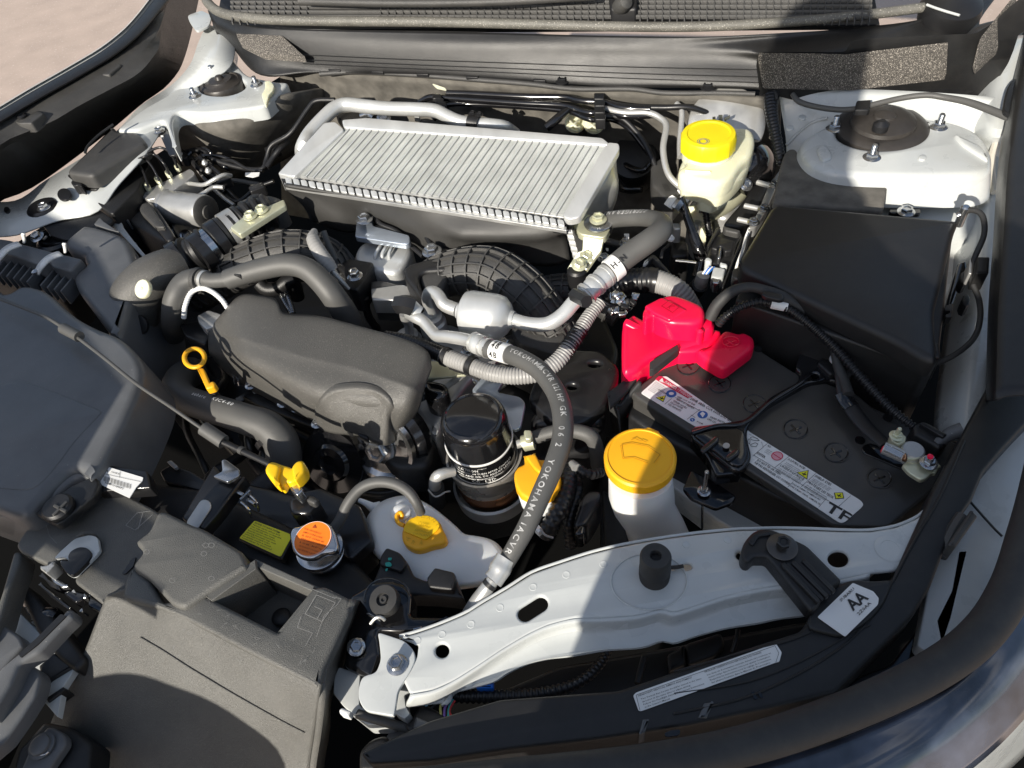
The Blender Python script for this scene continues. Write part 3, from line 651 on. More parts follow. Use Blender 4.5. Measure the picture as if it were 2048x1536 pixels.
slab('connector', c('u', '980 1090 1010 1030 1120 1020 1200 1080 1430 1440 1330 1500 1200 1330'), -.12, .03, M_DARK, 8, .005)
slab('connector_lever', c('u', '1010 1140 1040 1060 1130 1050 1310 1330 1200 1330'), -.112, .012, M_GP, 6, .003)
for q in ('1455 1350', '1555 1450'): bolt(P(*c('u', q)[0], -.2), .011, axis=(.5, -.6, .5))
slab('white_bracket', c('u', '700 1180 760 1150 850 1260 990 1530 940 1540 800 1310 640 1230'), -.17, .006, M_WHITE, 4, .001)

thing('pipe_bundle', 'cluster of thin dark fuel and vacuum pipes between the left strut tower and the intercooler', 'pipes', (450, 340, -.18))
for q, r, m in (('1 1160 900 -.15 1250 1020 -.16 1330 1110 -.17 1420 1200 -.19 1480 1290 -.2', 4, M_SATIN), ('1 1200 910 -.14 1290 1040 -.15 1400 1060 -.16 1520 1080 -.17', 5, M_RUBG),
        ('1 1050 905 -.13 1130 880 -.12 1200 890 -.12 1240 930 -.13 1400 980 -.14 1530 990 -.14 1560 930 -.13 1590 850 -.11 1700 780 -.09 1800 640 -.06 1850 590 -.05 1960 585 -.05', 5, M_DARK),
        ('1 1240 950 -.14 1350 940 -.13 1450 990 -.14 1540 1000 -.14', 4, M_SATIN), ('1 1040 900 -.13 1110 920 -.13 1170 990 -.14 1320 1060 -.16', 6, M_DARK),
        ('1 1260 1090 -.17 1380 1180 -.18 1500 1100 -.17 1600 1060 -.16', 4, M_SATIN), ('1 1690 830 -.12 1640 870 -.12 1600 920 -.13 1560 980 -.14', 6, M_DARK),
        ('1 1130 950 -.15 1210 1060 -.16 1300 1150 -.17 1370 1200 -.18', 4, M_ALUP)):
    k, q = q.split(' ', 1); tube('pipe', c3(k, q), r, m, 10, .006)
slab('white_tag', c('1', '1435 1010 1520 1008 1515 1025 1480 1035 1435 1028'), -.13, .002, M_LAB, 1, 0)
for q in ('1070 900', '1590 860', '1500 1090', '1300 1040'): box('pipe_clip', P(*c('1', q)[0], -.125), (.03, .02, .02), M_DARK, 20, .003)

# =============== LEFT: air box, intake duct ===============
thing('air_cleaner_box', 'dark air cleaner box with two pale rubber straps at the left edge', 'air cleaner', (150, 520, -.15))
slab('box', c('x', '940 330 1040 270 1430 380 1560 480 1700 900 1400 1700 900 1050 850 900 1030 770 985 700 1000 640 700 530'), -.085, .25, M_DUCT, 24, .014, rn=6)
slab('lid', c('x', '-300 420 130 480 240 520 1000 710 850 860 610 800 600 740 480 790 110 650 -300 620'), -.075, .03, M_DUCT, 8, .004)
slab('shoulder', c('x', '-300 560 110 650 480 780 850 860 640 1080 380 1000 180 960 -300 900'), -.11, .1, M_DARK, 8, .004)
for i in range(11):
    x = -40+i*82; y = 700+i*22
    if 430 < x < 520: continue
    slab('cooling_rib', c('x', f'{x+100} {y-20} {x+120} {y-16} {x-60+20} {y+180} {x-60} {y+176}'), -.092, .03, M_DUCT, 1, .001)
for sx, sy in ((0, 0), (-495, -118)):
    q = [(430+sx, 880+sy, -.07), (500+sx, 770+sy, -.055), (590+sx, 690+sy, -.055), (700+sx, 645+sy, -.058), (735+sx, 640+sy, -.06)]
    st = c3('x', ' '.join(f'{a} {b} {h}' for a, b, h in q)); C_ = [(x-4, y-4, h) for x, y, h in st]; D_ = [(x+4, y+4, h) for x, y, h in st]
    rows('rubber_strap', [C_, D_], M_LAB, 20, .003, lin=True)
    rows('rubber_strap', [c3('x', f'{770+sx} {640+sy} -.055 {760+sx} {580+sy} -.045 {745+sx} {530+sy} -.035'), c3('x', f'{795+sx} {640+sy} -.055 {795+sx} {580+sy} -.045 {790+sx} {530+sy} -.035')], M_LAB, 12, .003, lin=True)
    lathe('strap_stud', P(*c('x', f'{430+sx} {870+sy}')[0], -.068), [(.006, 0), (.006, .003), (.002, .005)], M_ZINC, 16)
tube('opening_ring', [P(x, y, -.12) for x, y in circ(108, 474, 34, 15, 16, -5)+circ(108, 474, 34, 15, 16, -5)[:1]], 3, M_SATIN, 8, .01)
slab('white_rail', c('x', '1280 210 1470 270 1480 320 1600 480 1740 650 1880 740 1740 710 1430 380 1310 290'), -.12, .005, M_WHITE, 4, .001)
slab('ladder_clip', c('x', '1130 290 1200 210 1250 260 1430 380 1300 350'), -.09, .01, M_DUCT, 2, .001)

thing('intake_duct', 'wide dark air intake duct filling the left side, crossed by a release cable', 'air duct', (130, 800, -.1))
slab('duct_body', c('4', '-500 180 -100 280 20 415 130 335 240 365 290 395 420 520 570 600 690 640 780 720 830 800 835 870 810 960 720 1150 560 1440 510 1500 490 1440 400 1425 280 1536 240 1600 130 1720 -100 1640 -500 1500'), -.05, .09, M_DUCT, 30, .012, rn=6, flare=.006)
slab('raised_field', c('4', '-500 940 0 950 60 915 140 910 600 1090 590 1110 450 1250 330 1420 200 1560 -500 1500'), -.05, .01, M_DUCT, 30, .0015, z=.0012)
slab('duct_flank', c('7', '-400 20 20 -60 250 -80 520 -60 500 20 390 10 180 190 80 230 -100 190 -400 90'), -.06, .06, M_DUCT, 16, .01)
slab('screw_bracket', c('7', '180 200 370 55 495 0 520 40 490 110 320 250 290 262'), -.058, .012, M_BP, 6, .003)
lathe('screw_head', P(*c('7', '312 178')[0], -.056), [(.019, 0), (.019, .005), (.016, .008), (.001, .008)], M_DARK, 32)
for a_ in (45, 135): box('slot_blade', P(*c('7', '312 172')[0], -.046), (.022, .004, .003), M_GP, a_+10, .001)
ct = c3('4', '-60 400 -.03 0 432 -.03 150 490 -.03 270 540 -.03 370 600 -.028 430 640 -.028 600 770 -.029 800 930 -.033 1000 1065 -.042 1180 1190 -.056 1300 1270 -.065 1420 1320 -.07 1560 1400 -.074')
thing('release_cable', 'thin grey bonnet release cable with two foam sleeves and a bright yellow end clip', 'cable', (300, 780, 0))
tube('cable', ct, 3.6, M_RUBG, 10, .008)
tube('sleeve', c3('4', '370 605 -.028 465 655 -.028'), 11, M_RUBG, 16, .008); tube('sleeve', c3('4', '1190 1190 -.056 1310 1270 -.066'), 14.5, M_RUBG, 16, .008)
tube('cable_end', c3('4', '1300 1268 -.065 1420 1325 -.07 1580 1400 -.074'), 6.5, M_DARK, 12, .008)
tube('cable_clip_tie', c3('4', '1405 1315 -.07 1425 1325 -.07'), 8.5, M_GP, 12, .004)
slab('yellow_clip', c('4', '1545 1430 1570 1385 1600 1380 1650 1400 1690 1410 1710 1420 1730 1380 1770 1372 1785 1420 1770 1460 1720 1500 1690 1510 1670 1500 1660 1530 1640 1536 1620 1500 1560 1450'), -.066, .014, M_YOR, 8, .004)
slab('yellow_tab', c('4', '1545 1430 1570 1380 1640 1400 1620 1480 1640 1536 1610 1520 1560 1460'), -.060, .012, M_YOR, 8, .004)
slab('clip_fin', c('4', '1700 1415 1735 1375 1775 1372 1785 1430 1720 1500'), -.058, .02, M_YOR, 8, .004)

# intake snorkel (elbow with round plug)
thing('intake_pipe', 'fat dark ribbed air intake pipe with a round cream plug on its elbow', 'air pipe', (330, 560, -.15))
tube('elbow', c3('4', '1050 230 -.09 960 270 -.085 870 330 -.09 800 430 -.11 780 560 -.15 800 700 -.2 830 860 -.26'), [37, 42, 46, 50, 47, 42, 36], M_ENG, 32, .008)
bel = c3('f', '352 522 -.095 400 500 -.085 445 472 -.08 500 440 -.08 545 420 -.08')
tube('bellows', bel, [37, 39, 38, 40, 36], M_BP, 32, .004, corr=(.018, .005))
for q, w_ in (('395 512 -.087 412 500 -.086', 42), ('430 484 -.083 446 474 -.082', 41), ('352 525 -.09 368 515 -.088', 40)):
    tube('clamp_ring', c3('f', q), w_, M_SATIN, 32, .006)
tube('shiny_band', c3('f', '454 466 -.081 478 452 -.08'), 40, M_ALU, 32, .006); tube('shiny_band', c3('f', '414 498 -.085 426 490 -.084'), 38.5, M_STEEL, 32, .006)
slab('rubber_end', c('1', '1290 1290 1400 1160 1500 1130 1600 1130 1660 1160 1640 1190 1480 1260 1350 1330 1280 1310'), -.06, .05, M_GP, 14, .012)
for q in ('1490 1170', '1370 1245'): lathe('round_plug', P(*c('1', q)[0], -.062), [(.014, 0), (.014, .003), (.012, .004), (.001, .004)], M_BP, 24)
slab('clamp_bracket', c('1', '1345 1330 1420 1270 1660 1165 1670 1200 1420 1360 1400 1370'), -.052, .01, M_YZINC, 3, .002)
for q in ('1465 1265', '1530 1230'): bolt(c('1', q)[0]+(-.05,), .0085, M_YZINC)
pl_ = Pl((285, 575, -.060), (300, 578, -.058), (285, 590, -.075))
lathe('cream_plug', P(*c('4', '838 375')[0], -.062), [(.015, -.004), (.0155, .001), (.0145, .003), (.003, .003), (.002, .005), (.001, .005)], M_RESV, 32, axis=(-.35, -.5, .8))
lathe('dark_plug', P(*c('4', '815 585')[0], -.125), [(.016, -.004), (.0165, .002), (.0145, .003), (.002, .003)], M_DARK, 32, axis=(-.25, -.7, .6))

# =============== MANIFOLD RUNNERS ===============
def runner(label, axis_pts, rad, n_r, keel, zoff=0):
    thing('intake_manifold', label, 'manifold', axis_pts[len(axis_pts)//2])
    o, fr = tube('runner', axis_pts, rad, M_GP, 28, .006, ret=True)
    N = len(fr)
    for k in range(n_r):
        i = int((k+.5)/n_r*(N-2)); p, t, r = fr[i]
        x = (V((0, 0, 1))-t*t.z).normalized(); y = t.cross(x); vs, fs = [], []
        for j in range(21):
            a = R_(-115+230*j/20)
            for rr, dd in ((r*.97, -.0012), (r*1.14, -.0013), (r*1.14, .0013), (r*.97, .0012)): vs.append(p+(x*math.cos(a)+y*math.sin(a))*rr+t*dd)
        for j in range(20):
            for e in range(4): fs.append((j*4+e, j*4+(e+1) % 4, (j+1)*4+(e+1) % 4, (j+1)*4+e))
        fs += [(0, 1, 2, 3), (83, 82, 81, 80)]
        mk('rib', vs, fs, M_GP, smooth=0)
    for a0_ in (-60, -38, -16, 6, 28, 50, 72):
        vs, fs = [], []; tw = keel
        for i in range(0, N, 2):
            p, t, r = fr[i]; x = (V((0, 0, 1))-t*t.z).normalized(); y = t.cross(x); a = R_(a0_+tw*i/N)
            e = (x*math.cos(a)+y*math.sin(a)); g = e.cross(t)
            for rr, dd in ((r*.97, -.0011), (r*1.12, -.0012), (r*1.12, .0012), (r*.97, .0011)): vs.append(p+e*rr+g*dd)
        m_ = len(vs)//4
        for j in range(m_-1):
            for e in range(4): fs.append((j*4+e, j*4+(e+1) % 4, (j+1)*4+(e+1) % 4, (j+1)*4+e))
        mk('long_rib', vs, fs, M_GP, smooth=0)
runner('left black ribbed intake manifold runner arching under the grey hose', c3('f', '395 590 -.2 440 560 -.15 500 528 -.12 570 505 -.11 640 510 -.125 680 545 -.16 700 590 -.2'), [36, 40, 40, 40, 38, 36, 34], 15, 10)
runner('right black ribbed intake manifold runner arching above the round silencer', c3('f', '840 590 -.18 870 560 -.15 930 545 -.13 990 550 -.125 1050 590 -.14 1100 650 -.18 1130 700 -.22'), [30, 40, 45, 49, 48, 43, 37], 14, 6)
slab('runner_collar', c('5', '600 260 640 225 780 190 900 195 930 215 860 260 720 270 690 300 720 400 740 430 700 420 610 310'), -.105, .03, M_BP, 12, .006)
slab('runner_socket', c('5', '690 300 730 265 870 250 900 220 850 330 830 380 760 390 720 370'), -.112, .03, M_GP, 12, .008)
runner('small black ribbed runner section at the right of the manifold', c3('f', '1080 585 -.19 1130 580 -.185 1180 590 -.19 1240 630 -.21'), [28, 30, 30, 28], 8, 0)
slab('manifold_flange', c('f', '950 690 1040 660 1100 690 1130 740 1080 760 1000 720'), -.2, .05, M_GP, 6, .006)

# =============== THROTTLE & BRACKETS IN THE MIDDLE ===============
thing('throttle_actuator', 'shiny plated actuator housing under the middle of the intercooler', 'actuator', (770, 500, -.14))
slab('housing', c('2', '310 1500 340 1430 400 1400 640 1425 660 1450 620 1536 560 1600 330 1560'), -.14, .07, M_ALUW, 14, .01)
for k in range(3): tube('moulded_ring', c3('2', f'{470+k*36} 1440 -.132 {440+k*40} 1490 -.134 {440+k*44} 1545 -.15'), 3.5, M_ALUW, 8, .005)
bolt(c('2', '772 1472')[0]+(-.12,), .0115)
slab('ear', c('2', '740 1440 800 1445 900 1465 1190 1465 1195 1475 860 1500 800 1520 740 1500'), -.125, .006, M_SATIN, 4, .001)
slab('cover', c('5', '180 220 240 190 340 200 430 215 420 240 370 330 330 380 280 370 270 330 250 270'), -.13, .05, M_BP, 5, .004, label='black connector bracket')
bolt(c('5', '322 300')[0]+(-.115,), .009, hh=1.2)
slab('copper_block', c('5', '410 330 470 320 600 350 600 440 415 430'), -.15, .05, M_COPPER if False else M_GP, 4, .004)
slab('cast_rail', c('5', '412 370 600 345 640 360 650 400 600 440 420 438'), -.145, .03, M_ALU, 3, .003)
for q in ('560 1330 -.13 640 1310 -.12 720 1360 -.12 770 1440 -.125', '430 1330 -.125 480 1340 -.12 600 1400 -.13 720 1500 -.14', '400 1270 -.11 440 1262 -.11 470 1310 -.115 560 1350 -.12 640 1420 -.13'):
    tube('dark_hose', c3('2', q), 5, M_DARK, 10, .006)

thing('breather_hose', 'thick smooth grey hose running from the intake elbow over the left manifold and down', 'hose', (560, 540, -.08))
tube('hose', c3('4', '1330 320 -.075 1420 290 -.07 1540 255 -.065 1680 232 -.062 1790 255 -.068 1880 330 -.085 1960 430 -.11 2040 560 -.16 2080 720 -.22'), [20, 21, 22, 22.5, 23, 24, 25, 26, 26], M_RUBG, 24, .006)
tube('metal_elbow', c3('4', '1018 640 -.2 1010 540 -.13 1025 430 -.095 1080 340 -.08 1160 310 -.076 1240 325 -.076 1345 318 -.075'), [21, 21, 22, 22, 20, 15, 15], M_RUBG, 22, .006)
tube('bead', c3('4', '1150 313 -.076 1172 318 -.076'), 23, M_GP, 22, .004); tube('bead', c3('4', '1190 318 -.076 1206 322 -.076'), 19, M_ALUP, 22, .004)
slab('hose_clip', c('m', '260 735 290 700 300 600 410 590 440 660 560 590 600 610 450 660 410 700 300 720 350 745'), -.058, .01, M_DARK, 3, .002)
thing('white_cable_loop', 'thin pale braided cable looping beside the engine cover', 'cable', (400, 590, -.1))
tube('cable', c3('4', '1075 545 -.12 1085 470 -.1 1120 395 -.088 1180 370 -.082 1240 390 -.085 1300 440 -.095 1340 500 -.11'), 5.4, M_LAB, 12, .004, corr=(.004, .0006))
slab('connector', c('4', '1150 530 1220 495 1300 520 1260 590 1200 610 1160 570'), -.12, .02, M_ALU, 4, .003); slab('connector_base', c('4', '1050 580 1170 555 1250 600 1220 660 1200 700 1080 650'), -.14, .03, M_SATIN, 6, .003)
thing('small_breather_tube', 'grey ribbed sleeve with a braided end leaning beside the intercooler bracket', 'hose', (650, 510, -.08))
tube('sleeve', c3('m', '1190 230 -.06 1170 330 -.062 1240 470 -.07 1340 610 -.085 1390 690 -.095'), [6, 13, 15, 14.5, 13], M_GREYC, 20, .004, corr=(.006, .0004))
tube('braided_end', c3('m', '1390 690 -.095 1480 790 -.11 1580 900 -.13'), [7, 6, 4], M_ALU, 14, .003, corr=(.003, .0006))
tube('side_tube', c3('m', '1290 240 -.07 1340 370 -.085 1430 560 -.11'), 6, M_RUBG, 12, .006)
thing('engine_wiring', 'braided wiring looms disappearing behind the engine cover', 'wiring', (570, 600, -.2))
for dx in (0, 60): tube('loom', c3('m', f'{800+dx} 920 -.17 {850+dx} 1050 -.18 {930+dx*.3} 1180 -.19'), 6, M_ZINC, 10, .003, corr=(.004, .001))
tube('hose', c3('m', '560 830 -.15 640 900 -.16 780 890 -.16 900 800 -.15 960 850 -.17 1000 1000 -.2'), 14, M_BP, 14, .006)
tube('loom', c3('m', '1760 1000 -.16 1800 1200 -.2 1900 1350 -.24'), 8, M_DARK, 12, .006)

# =============== AC SILENCER AND PIPES ===============
thing('air_conditioning_silencer', 'pale round aluminium silencer drum in the middle of the engine, joined to a black hose', 'silencer', (970, 625, -.1))
s0, s1 = P(*c('s', '900 530')[0], -.085), P(*c('s', '1590 640')[0], -.085); ax = (s1-s0); Ls = ax.length; rs = mm((s0+s1)/2, 46)
lathe('drum', s0, [(rs*.34, -.004), (rs*.40, Ls*.02), (rs*.72, Ls*.05), (rs*.93, Ls*.10), (rs, Ls*.2), (rs, Ls*.66), (rs*.93, Ls*.78), (rs*.70, Ls*.88), (rs*.42, Ls*.94), (rs*.36, Ls*1.0)], M_ALUW, 48, axis=ax)
tube('pipe', c3('s', '860 510 -.086 760 475 -.085 680 430 -.08 620 330 -.075 560 285 -.075 500 300 -.085 490 400 -.11 545 560 -.15'), [14, 14, 13.5, 13, 13, 13, 13, 13], M_ALUP, 20, .005)
tube('pipe', c3('f', '1028 640 -.085 1058 648 -.083 1095 648 -.078 1125 630 -.07 1150 602 -.06 1180 575 -.05 1197 560 -.045'), [14, 14.5, 15, 15, 15, 15.5, 16], M_ALUW, 20, .005)
tube('ferrule', c3('h', '440 1110 -.048 500 1060 -.047 520 1000 -.046'), [24, 26, 24], M_ALUP, 24, .004) if False else None
tube('ferrule', c3('f', '1170 590 -.05 1184 577 -.047 1196 566 -.046 1206 557 -.045 1216 548 -.044'), [17, 22, 20.5, 23, 21], M_ALUW, 28, .003)
for q in ('1172 588 -.05 1176 584 -.049', '1190 571 -.0465 1194 567 -.046', '1210 553 -.0445 1215 549 -.044'): tube('crimp_ring', c3('f', q), 24, M_ALUP, 28, .003)
o, fr = tube('hose', c3('f', '1206 556 -.045 1226 536 -.04 1260 508 -.03 1300 480 -.02 1323 460 -.02 1322 444 -.03 1290 436 -.05 1240 437 -.07 1190 444 -.1'), [20, 23, 24, 23.5, 22, 18, 17, 17, 17], M_RUBG, 24, .005, ret=True)
hosetext('REFRIGERANT', fr, .60, .011, M_HINK, V((0, -.3, 1)), T)
_, f2 = tube('white_sleeve', c3('f', '1220 543 -.0405 1236 530 -.037'), 25.5, M_LAB, 28, .004, ret=True); hosetext('H-N', f2, .05, .012, M_INK, V((0, -.6, 1)), T)
_, f2 = tube('valve_cap', c3('h', '330 1290 -.04 400 1330 -.035 440 1350 -.03 500 1390 -.025'), 14, M_DARK, 6, .01, ret=True)
T.children[-1].data
slab('valve_tag', circ(1159, 597, 3, 3, 8), -.035, .002, M_DARK, 0, 0) if False else None

thing('air_conditioning_hose', 'long black hose with white lettering curving from the silver pipe down to the front panel', 'hose', (1130, 760, -.05))
tube('pipe', c3('s', '250 560 -.085 330 600 -.08 430 660 -.082 520 760 -.085 600 840 -.085 700 850 -.08 850 870 -.075 1000 900 -.07 1100 930 -.065'), [12, 13, 12, 12, 12.5, 12.5, 13, 13, 12], M_ALUP, 20, .005)
tube('cap', c3('s', '120 440 -.065 200 440 -.06 290 470 -.065'), [20, 20, 20], M_DARK, 6, .02)
tube('cap_collar', c3('s', '190 560 -.1 200 620 -.11 235 690 -.13 250 820 -.17'), [11, 11, 9, 9], M_ALU, 16, .006)
tube('cap_neck', c3('s', '260 480 -.072 310 520 -.075 370 560 -.08'), [18, 17, 16], M_ALUW, 20, .005)
tube('ferrule', c3('s', '1075 925 -.068 1110 935 -.066 1140 960 -.065 1180 975 -.063 1230 990 -.062 1270 1005 -.061'), [15, 20, 21, 17, 19, 21], M_ALUW, 28, .003)
for q in ('1082 927 -.068 1090 930 -.0675', '1180 975 -.063 1192 979 -.0628', '1255 1000 -.0612 1268 1005 -.061'): tube('crimp_ring', c3('s', q), 21.5, M_ALUP, 28, .003)
hp = c3('f', '975 697 -.06 1000 703 -.055 1040 717 -.045 1080 742 -.038 1112 785 -.034 1125 830 -.032 1124 880 -.034 1106 935 -.038 1082 990 -.045 1055 1050 -.055 1030 1095 -.065 1008 1132 -.075')
o, fr = tube('hose', hp, [18.5, 19, 19.2, 19.6, 20.3, 21, 21.3, 21, 20.5, 19.3, 18.5, 17.5], M_RUBG, 28, .004, ret=True)
_, f2 = tube('white_sleeve', c3('f', '989 700 -.0565 1018 709 -.0500'), 20.3, M_LAB, 28, .004, ret=True)
for k, (s_, d) in enumerate((('4B', V((0, .3, 1))), ('4B', V((.2, -.5, 1))), ('4B', V((.2, -2.2, 1))))):
    hosetext(s_, f2, .12, .011, M_INK, d, T)
hosetext('YOKOHAMA', fr, .13, .0085, M_HINK, V((.05, -.3, 1)), T)
hosetext('IACVR 12I HP GK', fr, .272, .0095, M_HINK, V((.1, -.25, 1)), T, gap=1.0)
hosetext('06 2', fr, .55, .0095, M_HINK, V((-.1, -.25, 1)), T, gap=2.2)
hosetext('YOKOHAMA IACVR 12', fr, .665, .0095, M_HINK, V((-.2, -.15, 1)), T, gap=1.15)
tube('ferrule', c3('f', '1012 1116 -.07 1006 1126 -.072 1000 1138 -.074 994 1150 -.076 986 1160 -.078'), [21, 21, 23, 20, 21], M_ALUP, 28, .003)
tube('lower_pipe', c3('f', '986 1160 -.078 970 1182 -.085 948 1210 -.1 925 1250 -.13'), [13, 15, 14, 14], M_ALU, 20, .005)
tube('lower_band', c3('f', '982 1166 -.08 976 1173 -.082'), 15, M_DARK, 20, .005)
for q in ('545 560 -.145', '240 790 -.165'):
    x, y, h = c3('s', q)[0]; lathe('port_boss', P(x, y+16, h-.02), [(.022, -.06), (.022, 0), (.018, .003), (.018, .012), (.014, .014)], M_ALU, 32)

# grey corrugated harness conduit
thing('wiring_conduit', 'grey corrugated wiring conduit sweeping under the lettered hose', 'conduit', (1020, 745, -.13))
tube('black_sleeve', c3('f', '770 672 -.11 820 682 -.11 870 703 -.115 900 715 -.115'), [11, 13, 17, 18], M_BLKC, 18, .004, corr=(.005, .0008))
tube('conduit', c3('f', '885 711 -.115 930 727 -.115 980 745 -.118 1030 752 -.12 1080 745 -.122 1115 722 -.118 1140 690 -.112 1160 660 -.105 1180 630 -.1 1200 605 -.095'), [18, 18, 18, 18, 18, 17, 16, 15, 14, 13], M_GREYC, 22, .004, corr=(.0044, .0010))
tube('dark_stretch', c3('f', '1128 708 -.117 1145 682 -.111 1162 657 -.106'), 17.5, M_BLKC, 20, .004, corr=(.006, .0008))  # the silencer pipe's shadow, put on the grey conduit as a black stretch
for q in ('888 712 -.114 896 715 -.114', '938 729 -.114 947 733 -.114'): tube('tape_band', c3('f', q), 20, M_DARK, 20, .004)
tube('branch', c3('f', '900 735 -.13 940 750 -.13 960 760 -.135'), 4, M_DARK, 8, .005)
thing('large_grey_conduit', 'fat half-shaded corrugated conduit arching behind the red battery cover', 'conduit', (1290, 570, -.14))
tube('conduit', c3('f', '1210 610 -.2 1230 580 -.17 1260 564 -.15 1300 560 -.14 1340 572 -.14 1365 590 -.15 1385 625 -.18'), [26, 26, 25, 24, 23, 22, 22], M_GREYC, 24, .004, corr=(.005, .0011))
tube('dark_stretch', c3('f', '1215 600 -.192 1230 580 -.168 1260 564 -.148 1300 560 -.138 1312 561 -.138'), 26, M_BLKC, 24, .004, corr=(.007, .001))  # the conduit's shaded half, put on as a black ribbed sleeve
thing('foil_wrapped_plug', 'crumpled shiny harness plug beside the silencer end', 'plug', (1240, 620, -.12))
tube('foil', c3('d', '160 130 -.1 200 200 -.11 260 270 -.12 320 350 -.13'), [8, 12, 15, 12], M_STEEL, 10, .004, corr=(.012, .004))
for i in range(16): box('fold', P(1222+random.random()*50, 588+random.random()*45, -.115), (.012, .008, .006), M_STEEL if i % 3 else M_DARK, random.random()*180, .002, axis=(random.uniform(-.6, .6), random.uniform(-.8, .2), 1))
# =============== BRAKE FLUID RESERVOIR & BOOSTER ===============
thing('brake_booster', 'round grey brake servo drum behind the yellow-capped reservoir', 'brake servo', (1450, 260, -.15))
lathe('drum', P(1452, 250, -.092), [(.06, -.05), (.085, -.03), (.09, 0), (.088, .008), (.08, .012), (.05, .016), (.02, .016)], M_ALU, 56, axis=(-.15, -.62, .75), rp=76)
for q in ('545 540 560 538 560 558 546 558', '574 530 594 530 594 560 574 560', '600 545 630 530 630 545 605 560'): slab('stamped_mark', c('3', q), Pl((1425, 215, -.045), (1450, 215, -.045), (1425, 240, -.075)), .001, M_ZINC, 0, 0, vert=False, z=.012)
lathe('black_boss', P(1500, 330, -.13), [(.05, -.04), (.048, 0), (.03, .02), (.01, .03)], M_GLOSS, 40, axis=(.1, -.6, .7))
slab('master_cylinder', c('r', '380 560 460 460 560 440 660 500 800 380 960 260 1060 230 1040 380 940 500 880 660 780 690 660 660 620 560 500 800 420 700'), -.2, .08, M_ALU, 10, .012, label='cream cast master cylinder')
tube('cylinder', c3('r', '1000 300 -.17 850 480 -.18 680 600 -.19 560 650 -.2'), 20, M_YZINC, 24, .006)
tube('column', c3('r', '480 560 -.19 500 700 -.21 560 850 -.23 580 960 -.26'), [26, 24, 16, 8], M_RESV, 20, .006)
bolt(P(*c('r', '985 355')[0], -.14), .008, axis=(.1, -.6, .7))
thing('brake_fluid_reservoir', 'ivory plastic brake fluid reservoir with a bright yellow screw cap', 'reservoir', (1430, 310, -.1))
slab('reservoir', c('3', '420 790 400 740 430 700 470 650 620 610 720 612 745 635 752 680 735 740 690 780 640 850 580 885 470 870 385 845 375 810'), -.075, .03, M_RESV, 14, .01, rn=6)
slab('lower_tank', c('3', '375 815 400 750 740 690 738 760 700 820 640 880 580 915 500 895 455 880 390 880'), -.09, .04, M_RESV, 14, .012, rn=6, flare=-.004)
slab('foot', c('3', '465 870 490 860 600 880 580 940 540 960 480 945'), -.115, .03, M_RESV, 6, .005)
lathe('neck', P(*c('3', '520 735')[0], -.075), [(.043, -.01), (.043, .006), (.04, .006)], M_RESV, 40)
lathe('screw_cap', P(*c('3', '519 713')[0], -.066), [(.045, 0), (.0455, .022), (.043, .027), (.036, .028), (.034, .026), (.001, .027)], M_YEL, 72, wob=lambda t, z: 1+(.025 if math.cos(t*12) > .75 and z < .025 else 0))
pr = Print(-.0385); pr.ringp(*c('3', '498 683')[0], 9, 2, .55); pr.ringp(*c('3', '498 683')[0], 12.5, 1, .5); pr.done('cap_symbol', M_INKG)
lp = Pl(c('3', '413 830')[0]+(-.083,), c('3', '532 836')[0]+(-.085,), c('3', '413 800')[0]+(-.068,))
slab('label', c('3', '413 795 536 800 534 832 413 832'), lp, .0006, M_LAB, 2, 0, vert=False, z=.012)
pr = Print(lp); pr.text('K2B', c('r', '372 212')[0], c('r', '415 212')[0], 7, .0135).text('NB', c('r', '565 215')[0], c('r', '608 215')[0], 7, .0135).done('lettering', M_INK)
slab('sensor_plug', c('r', '510 440 540 415 640 430 620 480 600 500 510 500'), -.13, .03, M_ZINC, 4, .003)
tube('sensor_lead', c3('r', '550 490 -.15 570 620 -.17 590 760 -.19 610 900 -.21 600 1000 -.24'), 7.5, M_BLKC, 16, .003, corr=(.005, .0012))

thing('connector_rail', 'silver and black connector rail along the left side of the fuse box', 'rail', (1480, 450, -.15))
slab('black_channel', c('r', '1050 260 1240 270 1210 400 1110 600 960 790 740 760 830 650 980 480 1040 330'), -.15, .05, M_BP, 10, .006)
slab('rail', c('r', '1220 340 1290 250 1340 180 1350 220 1310 340 1200 600 1080 790 1000 800 1110 620'), -.135, .02, M_ALU, 5, .003)
for q in ('1100 330 1230 370', '970 570 1110 600', '900 710 1030 740'):
    a_, b_ = c('r', q); tube('pin', [a_+(-.13,), b_+(-.128,)], 5.5, M_ALUP, 14, .005)
for q in ('1280 360', '1170 600', '1060 740'): bolt(P(*c('r', q)[0], -.125), .007)
slab('connector_block', c('r', '730 840 780 770 950 850 900 920 830 1160 780 1220 560 1130 600 1000 640 900'), -.14, .04, M_BP, 6, .004)
for q, m in (('640 940 680 900 870 960 840 1060 760 1070 740 1020 700 1010 690 1050 620 1030', M_DARK), ('700 1020 740 1020 720 1140 680 1135', M_ZINC), ('560 1130 600 1120 640 1150 620 1180 560 1170', M_WHITE), ('710 1170 790 1190 790 1220 720 1220', M_WHITE),
             ('650 1220 770 1240 750 1330 700 1350 620 1330', M_WHITE), ('620 1330 720 1350 710 1395 640 1390', M_ZINC), ('740 800 930 850 900 880 760 850', M_GP)):
    slab('connector_piece', c('r', q), -.135, .02, m, 4, .003, z=.006)
slab('side_wing', c('r', '680 790 720 800 600 1000 580 980'), -.12, .01, M_BP, 2, .001); slab('side_wing', c('r', '940 880 955 890 750 1410 735 1400'), -.12, .01, M_BP, 2, .001)
